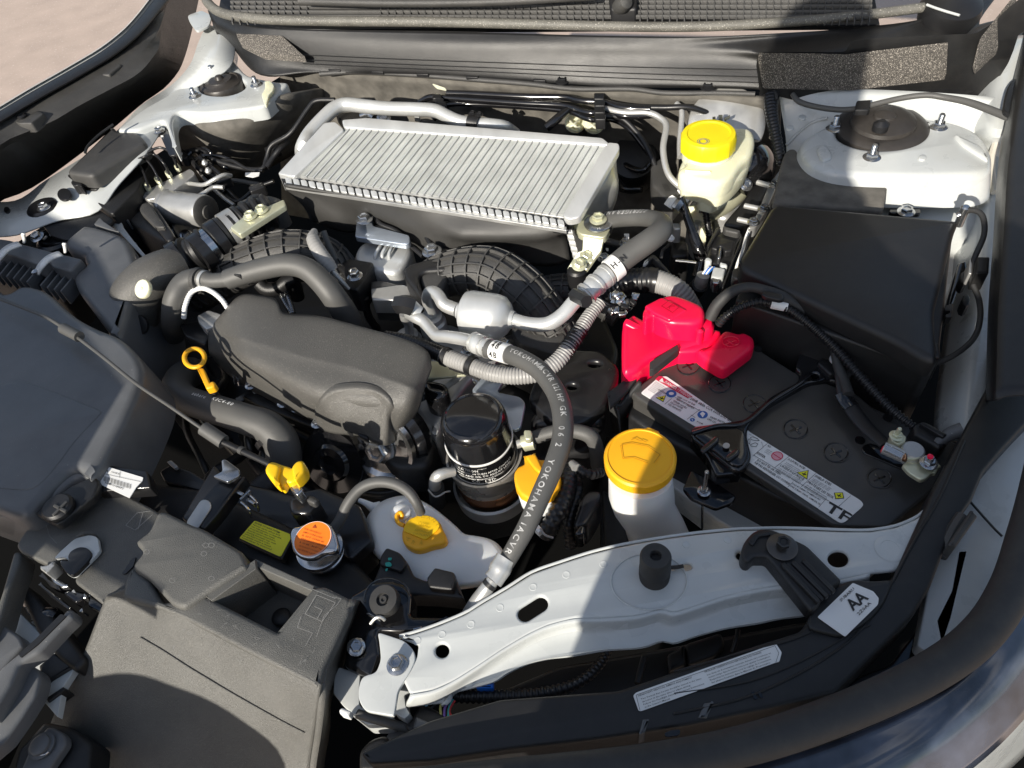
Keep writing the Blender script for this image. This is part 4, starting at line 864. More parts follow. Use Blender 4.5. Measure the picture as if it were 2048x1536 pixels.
for i, m in enumerate((M_LAB, M_BLUET, M_LAB, M_BINK)): tube('wire', c3('r', f'{540+i*16} 1270 -.14 {570+i*18} 1230 -.135 {600+i*20} 1200 -.135'), 2.2, m, 8, .004)
tube('sheath', c3('r', '510 1390 -.17 530 1330 -.155 545 1280 -.145'), 13, M_GREYC, 18, .005)
tube('sheath_tape', c3('r', '400 1536 -.22 460 1440 -.19 515 1375 -.165'), 17, M_DARK, 18, .005)
for k in range(3): tube('twisted_lead', c3('r', f'{1020+k*12} 800 -.14 {980+k*14} 900 -.15 {950+k*12} 1020 -.15 {900+k*10} 1150 -.16 {870+k*9} 1260 -.18'), 3, (M_LAB, M_ALUP, M_DARK)[k], 8, .005)

thing('black_lead', 'taped black cable running down beside the brake cylinder', 'cable', (1380, 450, -.15))
tube('cable', c3('r', '310 480 -.12 360 620 -.14 420 800 -.16 490 1000 -.18 530 1130 -.2 500 1300 -.22'), [8, 8, 9, 12, 14, 14], M_GLOSS, 14, .005)
thing('brake_pipes', 'pair of grey brake pipes bending down to nuts at the left of the reservoir', 'pipes', (1340, 280, -.1))
tube('pipe', c3('3', '20 495 -.06 130 515 -.06 300 520 -.06 430 520 -.06 560 560 -.08'), 6, M_SATIN, 12, .006)
tube('pipe', c3('3', '20 525 -.065 120 545 -.065 230 545 -.065 290 570 -.07 320 610 -.075 305 720 -.09 330 840 -.11 400 915 -.125'), 6.5, M_ALUP, 12, .005, label='bare grey pipe')
tube('pipe', c3('3', '370 500 -.06 395 540 -.065 385 680 -.09 385 760 -.1'), 5.5, M_ALUP, 12, .005)
tube('pipe', c3('3', '20 560 -.07 100 570 -.075 160 620 -.09 220 700 -.11 280 830 -.14'), 5.5, M_DARK, 12, .006)
slab('valve_body', c('3', '245 800 290 760 330 770 345 830 395 930 350 985 320 960 250 890'), -.13, .04, M_GP, 6, .005)
pr = Print(-.128); [pr.line(c('3', f'{300+k*7} 890')[0], c('3', f'{318+k*7} 925')[0], 1, .001) for k in range(4)]; pr.done('scribble', M_INK)
for i, q in enumerate(('405 915', '430 945', '345 975', '380 985', '410 960')): lathe('pipe_nut', P(*c('3', q)[0], -.13), [(.009, -.01), (.009, .004), (.006, .01)], M_ZINC if i % 2 else M_LAB, 6, axis=(.6, .3, .6))
thing('engine_bay_pipes', 'two long parallel black pipes with a ribbed clip across the firewall', 'pipes', (1000, 200, -.05))
tube('pipe', c3('2', '860 545 -.06 1000 550 -.06 1300 565 -.06 1550 570 -.06 1640 590 -.06 1780 600 -.06 1880 630 -.06 2050 640 -.06'), 6.5, M_GLOSS, 12, .006)
tube('pipe', c3('2', '700 600 -.08 760 570 -.07 860 575 -.07 1000 585 -.07 1300 605 -.07 1550 620 -.07 1680 660 -.07 1800 660 -.07 1900 680 -.07 2050 675 -.07'), 6.5, M_GLOSS, 12, .006)
tube('pipe', c3('2', '780 700 -.1 850 620 -.08 1000 610 -.08 1300 625 -.08 1560 650 -.08 1700 700 -.08 1830 700 -.09 1930 760 -.1 2040 900 -.13'), 5.5, M_GLOSS, 12, .006)
for x, y in c('2', '1750 560 1755 600 1752 640 1758 680'): slab('pipe_clip', [(x-10, y-6), (x+10, y-6), (x+10, y+6), (x-10, y+6)], -.05, .02, M_DARK, 2, .002)
for x, y in c('2', '800 560 815 585 830 605'): slab('pipe_clip', [(x-9, y-4), (x+9, y-4), (x+9, y+5), (x-9, y+5)], -.06, .02, M_DARK, 2, .002)
thing('heater_hose_couplings', 'two brown heater hose stubs with cream clips at the firewall', 'hose ends', (1165, 250, -.13))
for q in ('1600 730', '1710 735'):
    x, y = c('2', q)[0]; tube('stub', [(x+5, y-6, -.12), (x-4, y+22, -.17)], 14, M_GP, 20, .005)
    lathe('collar', P(x+3, y-2, -.115), [(.014, -.01), (.02, 0), (.018, .006), (.01, .006)], M_RESV, 24, axis=(.1, -.5, .8))
    for s_ in (-1, 1): tube('clip_wing', [(x-12*s_+2, y-12, -.105), (x, y, -.1), (x+12*s_, y+8, -.11)], 2.5, M_RESV, 8, .003)
thing('booster_hose', 'black ribbed conduit dropping from the scuttle beside the brake servo', 'conduit', (1545, 250, -.05))
tube('conduit', c3('3', '840 410 -.03 825 470 -.035 830 560 -.05 850 660 -.07 868 760 -.09 870 800 -.1'), [16, 14, 12, 11, 11, 6], M_BLKC, 18, .004, corr=(.006, .0012))
tube('grommet', c3('3', '790 440 -.03 820 430 -.025 845 445 -.025 855 480 -.03'), 3, M_RUB, 8, .004)
lathe('plug', P(*c('3', '845 410')[0], -.035), [(.024, -.02), (.024, .0), (.018, .008)], M_DARK, 24)
thing('bonnet_cable', 'grey cable clipped below the foam pad on the right of the scuttle', 'cable', (1700, 200, -.03))
tube('cable', c3('3', '930 455 -.03 960 490 -.035 1040 515 -.035 1150 530 -.035 1240 525 -.03 1320 505 -.03 1450 475 -.025 1570 460 -.02 1660 470 -.02 1800 500 -.015 2010 580 -.01'), [5, 5.5, 5.5, 5.5, 5.5, 5.5, 5.5, 5.5, 6, 7, 8], M_RUBG, 12, .006)
slab('cable_clip', c('3', '1240 485 1310 480 1300 530 1230 530'), -.02, .01, M_DARK, 3, .002)

# =============== FUSE BOX (RIGHT) ===============
thing('fuse_box', 'big flat matt black fuse box lid at the right of the bay', 'fuse box', (1720, 560, -.1))
slab('lid', c('3', '840 980 1740 1060 1720 1100 1620 1500 1635 1745 1570 1730 1440 1650 690 1300 670 1260'), -.035, .03, M_BP, 16, .009, rn=6)
o = slab('lid_skirt', c('6', '640 90 680 75 1500 440 1540 480 1640 440 1650 520 1480 490 1400 450 640 130'), -.065, .02, M_BP, 6, .003)
slab('box_body', c('f', '1500 545 1900 440 1906 470 1880 700 1875 725 1850 735 1470 600'), -.068, .25, M_BP, 8, .004)
slab('latch', c('6', '1510 420 1620 440 1630 490 1610 490 1590 460 1540 450 1520 470'), -.055, .02, M_DARK, 2, .002)
slab('side_clip', c('6', '1665 270 1705 255 1700 325 1670 325 1668 310 1690 305 1690 290 1665 290'), -.07, .012, M_BP, 2, .001)
slab('lower_latch', c('6', '1470 490 1630 520 1630 560 1460 535'), -.10, .03, M_BP, 4, .003)
lathe('corner_pin', P(*c('3', '1755 1030')[0], -.03), [(.006, -.02), (.006, .01), (.004, .012)], M_ZINC, 14)
slab('front_mount', c('6', '1140 400 1150 360 1190 345 1225 370 1225 400 1180 410 1160 400 1140 420'), -.1, .006, M_SATIN, 6, .002)
bolt(c('6', '1182 372')[0]+(-.095,), .010, M_DARK, flange=False, cup=False)
slab('side_panel_felt', c('3', '880 770 900 720 950 715 960 760 1010 810 1100 840 1390 855 1395 870 1370 1020 830 980'), -.075, .012, M_FELT, 10, .004, label='black felt sheet behind the lid')
thing('earth_cable', 'thin black earth cable with a white tape mark looping round the fuse box', 'cable', (1960, 600, -.05))
tube('cable', c3('f', '1926 426 -.03 1945 420 -.02 1965 432 -.02 1968 470 -.03 1948 520 -.05 1944 560 -.06 1958 600 -.07 1960 640 -.07 1945 680 -.08 1900 715 -.09 1850 730 -.1 1790 718 -.1 1740 716 -.1 1710 730 -.11 1690 760 -.12'), 5.6, M_RUB, 12, .006)
tube('white_tape', c3('f', '1763 717 -.0995 1785 718 -.1 1806 722 -.1'), 7.6, M_LAB, 14, .005)
tube('metal_end', c3('f', '1914 432 -.034 1932 424 -.028'), 6.5, M_ZINC, 12, .004)

# =============== BATTERY ===============
BH = -.13
thing('battery', 'large black car battery with warning labels in the shade', 'battery', (1560, 900, -.2))
slab('battery_top', c('6', '150 680 420 485 480 490 520 540 700 540 720 440 800 500 960 600 1030 620 1240 690 1400 830 1560 860 1790 960 1800 1000 1400 1340 1130 1330 160 700'), BH, .012, M_BATT, 12, .004)
slab('battery_case', c('6', '150 700 420 500 980 600 1800 980 1820 1000 1390 1350 1290 1350'), BH-.004, .16, M_BATT, 10, .004)
slab('battery_flank', c('6', '135 800 150 700 640 960 1300 1340 1390 1350 1250 1400 250 880'), BH-.03, .1, M_BP, 6, .006)
for q in ('425 557', '578 645', '745 742', '945 865', '1140 978', '1350 1103'):
    x, y = c('6', q)[0]; s_ = 1 if y < 830 else 1.06
    r_ = mm(P(x, y, BH), 22*s_)
    ring = lathe('cell_plug', P(x, y, BH), [(r_*1.06, -.002), (r_*1.06, .0012), (r_*1.0, .0012), (r_*.99, .0003), (r_*.96, .0008), (.001, .0008)], M_BATT, 40)
    tube('plug_groove', [P(a, b, BH+.0008) for a, b in circ(x, y, 22*s_, 22*s_*.80, 30)+circ(x, y, 22*s_, 22*s_*.80, 30)[:1]], 1.1, M_GLOSS, 6, .004, parent=ring)
    for a_ in (12, 108):
        o = box('plug_slot', P(x, y, BH+.0016), (r_*1.15, r_*.17, .0015), M_GLOSS, a_, .0004, parent=ring)
for q in ('765 478', '640 568', '1390 810', '1255 920'): lathe('vent_hole', P(*c('6', q)[0], BH+.0005), [(.006, -.001), (.006, .001), (.004, .001)], M_GLOSS, 16)
slab('terminal_recess', c('6', '1262 950 1300 930 1400 960 1560 1010 1640 1070 1560 1100 1440 1050 1270 980'), BH+.002, .003, M_GLOSS, 6, .001)
L1 = slab('warning_label', c('6', '200 690 285 615 320 612 640 835 560 850 462 856 200 695'), BH, .0008, M_LAB, 4, 0, z=.0012)
L2 = slab('warning_label', c('l', '60 30 130 105 1760 1110 1800 1160 1790 1200 1540 1420 1490 1440 1440 1430 60 500'), BH, .0008, M_LAB, 8, 0, z=.0012)
def tb(k, s, txt, hp): a_, b_ = c(k, s); pr.text(txt, a_, b_, hp, .0018, 1, .012)
pr = Print(BH)
pr.poly(c('b', '440 220 480 185 510 185 850 410 800 430'), .0016); pr.done('danger_band', M_RINK, L1)
pr = Print(BH); tb('b', '538 262 810 428', 'DANGER / POISON', 6); pr.vs = [v+V((0, 0, .0006)) for v in pr.vs]; pr.poly(c('b', '480 240 520 205 535 260'), .0018); pr.done('lettering', M_WINK, L1)
pr = Print(BH)
for s_, t_, h_ in (('820 440 1290 700', '20HR 68Ah CCA 660A LN3 (EN)', 5.5), ('680 420 870 510', 'KEEP OUT OF THE', 3.6), ('672 445 860 548', 'REACH OF CHILDREN', 3.6), ('630 460 780 545', 'TENIR HORS', 3.6), ('605 480 735 548', 'DE LA PORTEE', 3.6), ('578 500 715 575', 'DES ENFANTS', 3.6),
                   ('1040 640 1200 710', 'READ INSTR', 3.6), ('1010 660 1100 705', 'LIRE LES', 3.6), ('470 340 560 390', 'EVITER', 3), ('895 690 960 720', 'FOR', 3)): tb('b', s_, t_, h_)
for s_ in ('545 495 620 430', '660 420 940 570', '790 660 930 550', '830 610 880 640'): a_, b_ = c('b', s_); pr.line(a_, b_, .7, .0018)
pr.done('small_lettering', M_INK, L1)
pr = Print(BH)
for i in range(7): tb('b', f'{440-i*13} {250+i*14} {560-i*13} {325+i*14}', 'les etincelles flamme', 2.2)
pr.done('fine_print', M_INKG, L1)
def disc(k, s, r, m, z=.0017, n=24, a=0, parent=None, sq=.72): pr = Print(BH); pr.poly(circ(*c(k, s)[0], r, r*sq, n, a), z); pr.done('symbol', m, parent)
disc('b', '617 378', 10.5, M_BINK, parent=L1); disc('b', '960 608', 10.5, M_BINK, parent=L1); disc('b', '848 664', 5, M_BINK, parent=L1)
pr = Print(BH); pr.poly(circ(*c('b', '617 378')[0], 5, 3), .002); pr.poly(c('b', '930 600 960 575 990 600 960 640'), .002); pr.line(*c('b', '842 655 853 675'), 1.2, .002); pr.done('pictogram', M_LAB, L1)
pr = Print(BH); pr.ringp(*c('b', '785 588')[0], 11, 1.8, .72); pr.line(*c('b', '755 565 815 612'), 1.6); pr.done('prohibition_sign', M_RINK, L1)
for k, s_, P_ in (('b', '445 420 560 395 530 470', L1), ('l', '820 705 1000 670 980 810', L2), ('l', '1370 1000 1500 995 1520 1085 1390 1095', L2)):
    pts = c(k, s_); cx, cy = sum(p[0] for p in pts)/len(pts), sum(p[1] for p in pts)/len(pts)
    pr = Print(BH); pr.poly(pts, .0016); pr.done('sign_border', M_INK, P_)
    pr = Print(BH); pr.poly([(cx+(x-cx)*.82, cy+(y-cy)*.82) for x, y in pts], .0019); pr.done('warning_sign', M_LYEL, P_)
    pr = Print(BH); pr.line((cx-4, cy-1), (cx+4, cy+2), 2, .0022); pr.line((cx-2, cy+3), (cx+3, cy-3), 1.4, .0022); pr.done('pictogram', M_INK, P_)
pr = Print(BH)
for s_, t_, h_ in (('395 325 440 350', 'NO', 4.5), ('240 430 355 500', 'EVITER', 4.8), ('240 535 580 745', 'DO NOT TIP OR OPEN', 4.6), ('205 570 715 895', 'NE PAS RENVERSER OU OUVRIR', 4.6), ('690 520 940 665', 'SULFURIC ACID', 4.6),
                   ('580 610 920 825', "L'ACIDE SULFURIQUE", 4.6), ('1085 765 1320 900', 'SHIELD EYES', 4.6), ('980 855 1350 1090', 'PROTEGEZ LES YEUX', 4.8), ('755 875 1165 1115', 'SOLD BY SUBARU OF AMERICA, INC', 3.2), ('725 905 1160 1180', 'ONE SUBARU DRIVE, CAMDEN, NJ', 3.2)): tb('l', s_, t_, h_)
for s_ in ('400 280 185 465', '205 455 1270 1110', '715 470 500 640', '1105 720 890 915', '775 840 695 920', '1265 1080 1145 1215', '1615 1045 1440 1200', '1265 1105 1620 1310'): a_, b_ = c('l', s_); pr.line(a_, b_, .7, .0018)
pr.done('lettering', M_INK, L2)
pr = Print(BH); a_, b_ = c('l', '1225 1245 1560 1440'); pr.text('TF', a_, b_, 19, .0018, 2, .02); pr.done('large_letters', M_INK, L2)
pr = Print(BH)
for i in range(3): tb('l', f'{385-i*18} {370+i*18} {460-i*18} {410+i*18}', 'open flame spark', 2.4); tb('l', f'{665-i*18} {560+i*18} {870-i*18} {680+i*18}', 'can cause blindness or severe burns', 2.6); tb('l', f'{540-i*18+20} {640+i*18} {900-i*18} {840+i*18}', 'peut causer cecite ou brulures', 2.6); tb('l', f'{1060-i*18} {800+i*16} {1330-i*20} {950+i*14}', 'explosive gases can cause', 2.6); tb('l', f'{965-i*18} {890+i*18} {1260-i*18} {1075+i*18}', 'des gaz explosifs peuvent', 2.6)
for s_ in ('130 150 250 220', '300 260 330 330'): tb('l', s_, 'RECYCLE', 2)
pr.done('fine_print', M_INKG, L2)
pr = Print(BH); pr.poly(circ(*c('l', '540 465')[0], 11, 8), .0016); pr.done('pink_disc', M('pink_ink', (.75, .35, .4), .4), L2)
pr = Print(BH); pr.ringp(*c('l', '540 465')[0], 12, 1.8, .75, .0019); pr.line(*c('l', '480 430 600 510'), 1.5, .0019); pr.done('prohibition_sign', M_RINK, L2)
pr = Print(BH)
for q in ('150 195 180 185 250 210 280 240 215 240 160 225', '160 320 150 300 220 270 260 290 230 330', '110 250 130 210 145 230 140 290 120 280'):
    pts = c('l', q)
    for i in range(len(pts)): pr.line(pts[i-1], pts[i], .9, .0018)
pr.done('recycling_mark', M_INK, L2)

thing('battery_hold_down', 'glossy black battery clamp bar with a threaded stud, crossing the battery', 'clamp', (1420, 850, -.1))
slab('clamp_bar', c('6', '440 850 560 835 700 815 830 700 960 630 965 590 940 570 965 490 1040 450 1100 460 1160 520 1240 600 1150 640 1110 625 1010 640 800 760 715 850 710 900 735 990 720 1030 680 1070 640 1060 440 905'), -.122, .012, M_GLOSS, 12, .004, holes=[slot(*c('6', '1035 608')[0], *c('6', '1042 608')[0], 6)], rn=5)
tube('bar_rib', c3('6', '445 885 -.119 560 850 -.117 700 835 -.117 830 730 -.117 960 650 -.117 1010 610 -.117'), 4.5, M_GLOSS, 10, .006)
slab('bar_panel', c('6', '450 890 560 855 660 850 705 880 715 990 690 1040 640 1040'), -.118, .006, M_GLOSS, 8, .003)
slab('bar_skirt', c('6', '435 905 640 1065 690 1075 560 1090 520 1000'), -.13, .02, M_GLOSS, 6, .003)
for q in ('500 965 560 915', '620 1005 660 975'): a_, b_ = c('6', q); slab('pressed_rib', slot(*a_, *b_, 6), -.114, .004, M_GLOSS, 0, .002, z=.001)
slab('hole', circ(*c('6', '610 945')[0], 7, 5.5), -.113, .001, M_ALU, 0, 0, z=.0005)
slab('stud_plate', c('6', '400 1150 440 1060 560 1120 660 1190 640 1220 560 1250 440 1200'), -.16, .006, M_GLOSS, 5, .002)
bolt(c('6', '502 1165')[0]+(-.155,), .009, stud=.062, rp=9)
tube('hook_rod', c3('f', '1405 1010 -.17 1405 1060 -.3'), 3, M_ZINC, 8, .01)
slab('slip_tab', c('6', '1050 545 1070 520 1160 560 1150 600 1110 600'), -.115, .008, M_DARK, 4, .003)
slab('shiny_tag', c('6', '1140 450 1185 440 1160 500'), -.09, .003, M_ALUW, 1, .0005)
tube('wire_clip', c3('6', '1125 505 -.1 1115 530 -.1 1135 548 -.1 1160 540 -.1'), 3.5, M_ALUW, 8, .003)

thing('positive_terminal_cover', 'bright red plastic cover over the positive battery terminal', 'terminal cover', (1370, 670, -.1))
slab('tall_block', c('d', '490 300 740 160 830 150 950 180 1140 260 1200 320 1190 440 1090 490 800 480 640 420 610 380 520 430 490 400'), -.065, .06, M_RED, 14, .008, rn=6)
slab('raised_emblem_panel', c('d', '500 305 700 200 1000 350 800 470 600 380'), -.065, .006, M_RED, 6, .003, z=.002)
slab('side_block', c('d', '250 520 270 450 370 370 410 380 510 440 620 400 800 480 1090 470 1210 480 1240 540 1350 560 1200 700 900 790 560 900 420 1030 240 1060'), -.1, .1, M_RED, 16, .01, rn=6)
slab('front_wall', c('d', '250 480 560 640 580 1000 460 1020 440 1130 380 1080 240 1080 230 900'), Pl((1244, 655, -.104), (1300, 668, -.10), (1244, 740, -.20)), .01, M_RED, 10, .005, vert=False)
slab('terminal_block', c('d', '1240 760 1400 570 1460 560 1580 600 1630 575 1760 640 1760 760 1440 1000 1380 1000 1180 880 1080 790'), -.098, .022, M_RED, 10, .007, rn=6)
slab('bridge', c('d', '1060 560 1240 530 1400 570 1300 700 1240 780 1080 810 860 820 860 680'), -.104, .03, M_RED, 10, .006)
lathe('peg', P(*c('d', '1165 520')[0], -.09), [(.016, -.03), (.016, 0), (.012, .006), (.001, .008)], M_RED, 24); lathe('peg', P(*c('d', '1137 600')[0], -.085), [(.005, -.02), (.005, .004), (.001, .007)], M_RED, 16)
pr = Print(-.063)
for s_ in ('700 300 780 240', '780 240 900 310', '900 310 825 375', '825 375 700 300', '760 325 830 275', '790 302 790 335', '790 302 850 300'): a_, b_ = c('d', s_); pr.line(a_, b_, 1.1, .0006)
pr.done('embossed_emblem', M('dark_red_emboss', (.5, .0, .02), .4))
tube('embossed_plus_ring', [P(x, y, -.0965) for x, y in circ(*c('d', '1490 700')[0], 17, 10, 20)+circ(*c('d', '1490 700')[0], 17, 10, 20)[:1]], 1.2, M_RED, 6, .004)
for s_ in ('1420 740 1540 690', '1450 690 1520 740'): a_, b_ = c('d', s_); tube('embossed_plus', [a_+(-.0965,), b_+(-.0965,)], 1.3, M_RED, 6, .004)
thing('battery_tray_edge', 'black corrugated board battery shield between the red cover and the washer filler', 'shield', (1230, 800, -.15))
slab('plate', c('6', '35 690 160 595 180 620 110 700 50 760'), -.12, .006, M_CARD, 2, .001)
slab('upright', c('6', '240 540 375 455 380 480 260 575 240 580'), -.095, .014, M_CARD, 2, .001)
rows('side', [c3('6', '35 690 -.12 90 760 -.14 150 700 -.13 200 640 -.12'), c3('6', '60 880 -.26 110 900 -.28 150 860 -.26 200 830 -.25')], M_CARD, 20, .006, lin=True)
tube('fluted_edge', c3('6', '40 700 -.118 85 770 -.14 95 850 -.19 100 900 -.23'), 2.5, M_CARD, 8, .003, corr=(.004, .001))

thing('battery_cables', 'black cables and ribbed conduit arching over the battery to the negative clamp', 'cables', (1600, 700, -.05))
tube('thick_cable', c3('6', '530 330 -.08 570 260 -.06 640 200 -.045 720 180 -.04 800 195 -.04 880 225 -.045 960 270 -.055 1030 330 -.07 1080 380 -.08 1130 470 -.09 1150 560 -.1 1180 640 -.105 1200 700 -.105'), [12, 12, 11, 10, 10, 11, 10, 9, 9, 9, 10, 11, 11], M_RUB, 18, .006)
tube('ribbed_conduit', c3('6', '570 360 -.09 610 320 -.075 680 275 -.062 760 252 -.056 840 260 -.054 910 285 -.056 1000 350 -.064 1080 420 -.074 1160 500 -.086 1230 580 -.092 1330 690 -.1 1420 780 -.105 1520 860 -.11'), [9, 9, 9, 9, 9, 9.5, 9.5, 9.5, 10, 10, 10, 10, 9], M_BLKC, 16, .003, corr=(.0055, .0016))
tube('white_tape', c3('6', '828 258 -.053 905 275 -.055'), 10.5, M_LAB, 18, .006); slab('tape_clip', c('6', '780 210 800 195 880 210 890 235 870 240 800 225'), -.032, .006, M_DARK, 3, .002)
o = tube('flat_braid', c3('6', '1160 560 -.103 1170 640 -.106 1190 720 -.112 1240 800 -.114 1300 870 -.112 1380 940 -.106'), [11, 13, 15, 16, 15, 14], M_DARK, 16, .005, ell=.45)
tube('tape_wrap', c3('6', '1165 690 -.108 1185 725 -.112 1215 760 -.113'), [16, 17, 17], M_GLOSS, 16, .005, ell=.5)
slab('connector', c('6', '1510 840 1560 825 1600 840 1700 900 1660 950 1640 960 1520 890'), -.105, .03, M_BP, 4, .004)
slab('connector_latch', c('6', '1545 835 1570 830 1680 890 1660 905'), -.098, .01, M_DARK, 3, .002)
tube('connector_end', c3('6', '1620 940 -.11 1690 890 -.105 1750 870 -.1'), [10, 14, 16], M_DUCT, 16, .006)

thing('negative_terminal', 'bare metal negative battery clamp with bolt and crimped lug at the right of the battery', 'battery clamp', (1840, 915, -.1))
slab('plate', c('g', '380 540 470 480 500 430 580 470 640 480 640 440 720 400 850 490 900 530 930 570 880 580 860 660 800 650 720 730 660 750 620 740 480 650'), -.10, .006, M_YZINC, 6, .002)
ta, tb_ = P(*c('g', '130 310')[0], -.08), P(*c('g', '400 430')[0], -.08)
tube('crimp', [ta, tb_], 13, M_ALU, 20, .01)
for dx, dy in ((0, 0), (12, -24), (-12, 20)): tube('crimp_ridge', [P(*c('g', f'{150+dx} {310+dy}')[0], -.068), P(*c('g', f'{385+dx} {425+dy}')[0], -.068)], 4, M_STEEL, 8, .01)
lathe('copper_end', P(*c('g', '425 440')[0], -.078), [(.010, -.006), (.012, 0), (.008, .003), (.003, .004)], M_COPPER, 14, axis=(.7, -.4, .5), rp=10, wob=lambda t, z: 1+.15*math.sin(7*t))
slab('red_sleeve', c('g', '110 290 190 240 210 260 130 320'), -.082, .01, M_RED, 3, .002)
tube('clamp_ring', [P(x, y, -.094) for x, y in circ(*c('g', '520 365')[0], 20, 15, 20)+circ(*c('g', '520 365')[0], 20, 15, 20)[:1]], 3, M_YZINC, 8, .004)
lathe('post', P(*c('g', '520 370')[0], -.098), [(.014, -.01), (.013, .004), (.011, .006), (.001, .006)], M_ALU, 28)
slab('clamp_block', c('g', '220 110 300 80 450 150 430 230 330 270 230 200'), -.09, .012, M_YZINC, 5, .002)
bolt(c('g', '305 150')[0]+(-.085,), .009, M_YZINC, stud=.014, rp=9.5); bolt(c('g', '745 520')[0]+(-.094,), .011, stud=.009, rp=12)
lathe('red_paint', P(*c('g', '765 440')[0], -.078), [(.005, 0), (.005, .003), (.002, .004)], M_RED, 10, rp=6)
# =============== ENGINE ===============
thing('engine_cover', 'brown-grey grained plastic engine cover with a rounded bulge at its right end', 'engine cover', (640, 740, -.12))
u1 = c3('f', '416 660 -.135 448 622 -.1 480 590 -.094 520 590 -.092 552 598 -.092 562 624 -.092 640 632 -.09 740 658 -.09 820 682 -.09 856 704 -.092 864 735 -.105')
u1b = c3('f', '416 668 -.13 450 632 -.094 484 598 -.084 520 600 -.082 552 610 -.082 572 634 -.082 640 642 -.08 740 666 -.08 815 690 -.08 848 712 -.084 862 742 -.1')
u3 = c3('f', '416 684 -.132 446 664 -.104 480 662 -.086 530 676 -.081 570 688 -.08 610 702 -.08 660 712 -.08 720 728 -.08 780 746 -.08 825 762 -.085 850 775 -.105')
u3b = c3('f', '417 700 -.142 446 684 -.112 482 686 -.09 530 700 -.084 570 712 -.083 610 724 -.083 660 735 -.083 720 750 -.083 780 768 -.083 822 782 -.088 846 792 -.11')
u4 = c3('f', '420 710 -.155 450 712 -.125 488 726 -.104 530 744 -.1 570 762 -.098 610 780 -.098 650 792 -.098 720 805 -.1 775 815 -.105 812 822 -.11 838 818 -.13')
u5 = c3('f', '426 716 -.18 455 742 -.17 490 764 -.165 530 788 -.16 570 810 -.157 610 828 -.155 640 838 -.155 700 856 -.165 755 868 -.165 790 868 -.165 820 850 -.17')
u6 = c3('f', '430 722 -.2 460 752 -.2 500 780 -.2 540 802 -.2 580 824 -.2 610 838 -.2 640 848 -.2 690 868 -.21 745 882 -.21 785 885 -.21 815 875 -.22')
rows('cover_shell', [u1, u1b, u3, u3b, u4, u5, u6], M_ENG, 110, .004, sub=6, smooth=50)
b1 = c3('5', '88 1060 -.126 120 985 -.1 180 940 -.09 260 922 -.086 360 920 -.084 450 940 -.085 520 985 -.09 560 1030 -.1')
b2 = c3('5', '86 1085 -.13 120 1020 -.103 180 975 -.09 260 955 -.085 360 952 -.084 450 975 -.085 525 1020 -.092 556 1070 -.105')
b2b = c3('5', '88 1110 -.138 125 1060 -.112 190 1020 -.1 265 1000 -.094 360 995 -.092 450 1015 -.094 522 1060 -.1 552 1100 -.115')
b3 = c3('5', '95 1150 -.155 150 1140 -.137 200 1140 -.13 275 1145 -.127 360 1145 -.126 445 1160 -.127 515 1175 -.13 545 1160 -.145')
b4 = c3('5', '105 1195 -.175 170 1215 -.165 220 1225 -.160 290 1230 -.158 360 1240 -.157 440 1275 -.157 500 1290 -.16 560 1270 -.175')
rows('bulge', [b1, b2, b2b, b3, b4], M_ENG, 60, .004, sub=6, smooth=60)
slab('shell_hook', c('5', '230 1180 320 1180 380 1195 400 1240 395 1255 340 1230 330 1205 300 1215 240 1200'), -.15, .01, M_DARK, 3, .002)

thing('cylinder_block', 'aluminium engine block parts, studs and plates seen between the hoses', 'engine block', (900, 760, -.3))
slab('block', c('f', '300 640 480 560 1180 560 1240 700 1180 900 900 960 560 960 330 820'), -.26, .2, M_DARK, 20, .01)
slab('front_casting', c('5', '700 620 860 560 1060 640 1200 760 1000 900 860 1100 800 1260 720 1180 640 1040 760 800'), -.19, .08, M_ALU, 14, .012)
slab('yellow_bracket', c('s', '520 1160 690 1180 760 1260 980 1340 430 1400 500 1280'), -.15, .004, M_YZINC, 4, .001)
slab('blue_plate', c('5', '1000 970 1060 890 1200 905 1150 975 1290 1005 1320 1040 1290 1190 1240 1200 1190 1160 1060 1000'), -.155, .006, M_ZBLUE, 8, .002, label='blue-grey plated bracket behind the oil filter')
slab('black_crossplate', c('5', '1500 780 1560 720 1760 730 1870 830 1860 900 1780 1060 1700 1130 1600 1180 1500 1180 1420 1110 1330 1020 1380 880'), -.16, .02, M_SATIN, 14, .006, holes=[circ(*c('5', '1725 812')[0], 12, 5), circ(*c('5', '1593 942')[0], 9, 5)])
slab('crossplate_step', c('5', '1345 1100 1480 1010 1800 1040 1780 1150 1560 1190 1345 1175'), -.175, .03, M_SATIN, 20, .014)
slab('upper_plate', c('5', '1230 600 1420 560 1560 640 1500 760 1380 720 1280 690'), -.17, .02, M_GP, 8, .004)
slab('black_box', c('5', '710 890 860 920 870 980 800 1030 720 1000'), -.15, .04, M_GLOSS, 16, .008)
for q in ('1190 700', '990 740', '765 880', '700 1000', '1060 900'): bolt(P(*c('5', q)[0], -.165), .009)
for i in range(6): tube('casting_web', c3('5', f'{760+i*34} {1020-i*22} -.168 {900+i*30} {900-i*18} -.165'), 3, M_ALU, 8, .01)
slab('timing_cover', c('5', '500 1100 720 1040 800 1200 760 1420 560 1440 420 1300'), -.2, .06, M_BP, 20, .01)
thing('fan_pulley', 'metal pulley with a hexagon nut under the front of the engine cover', 'pulley', (755, 905, -.2))
pa = P(757, 898, -.19); av = V((-.45, -.80, .4))
lathe('pulley', pa, [(.058, -.05), (.058, -.03), (.052, -.026), (.058, -.02), (.052, -.014), (.058, -.008), (.056, 0), (.05, 0), (.044, -.006), (.02, -.004), (.001, -.004)], M_STEEL, 56, axis=av)
lathe('outer_ring', pa+av*.0, [(.068, -.04), (.07, -.02), (.06, -.012)], M_GLOSS, 56, axis=av)
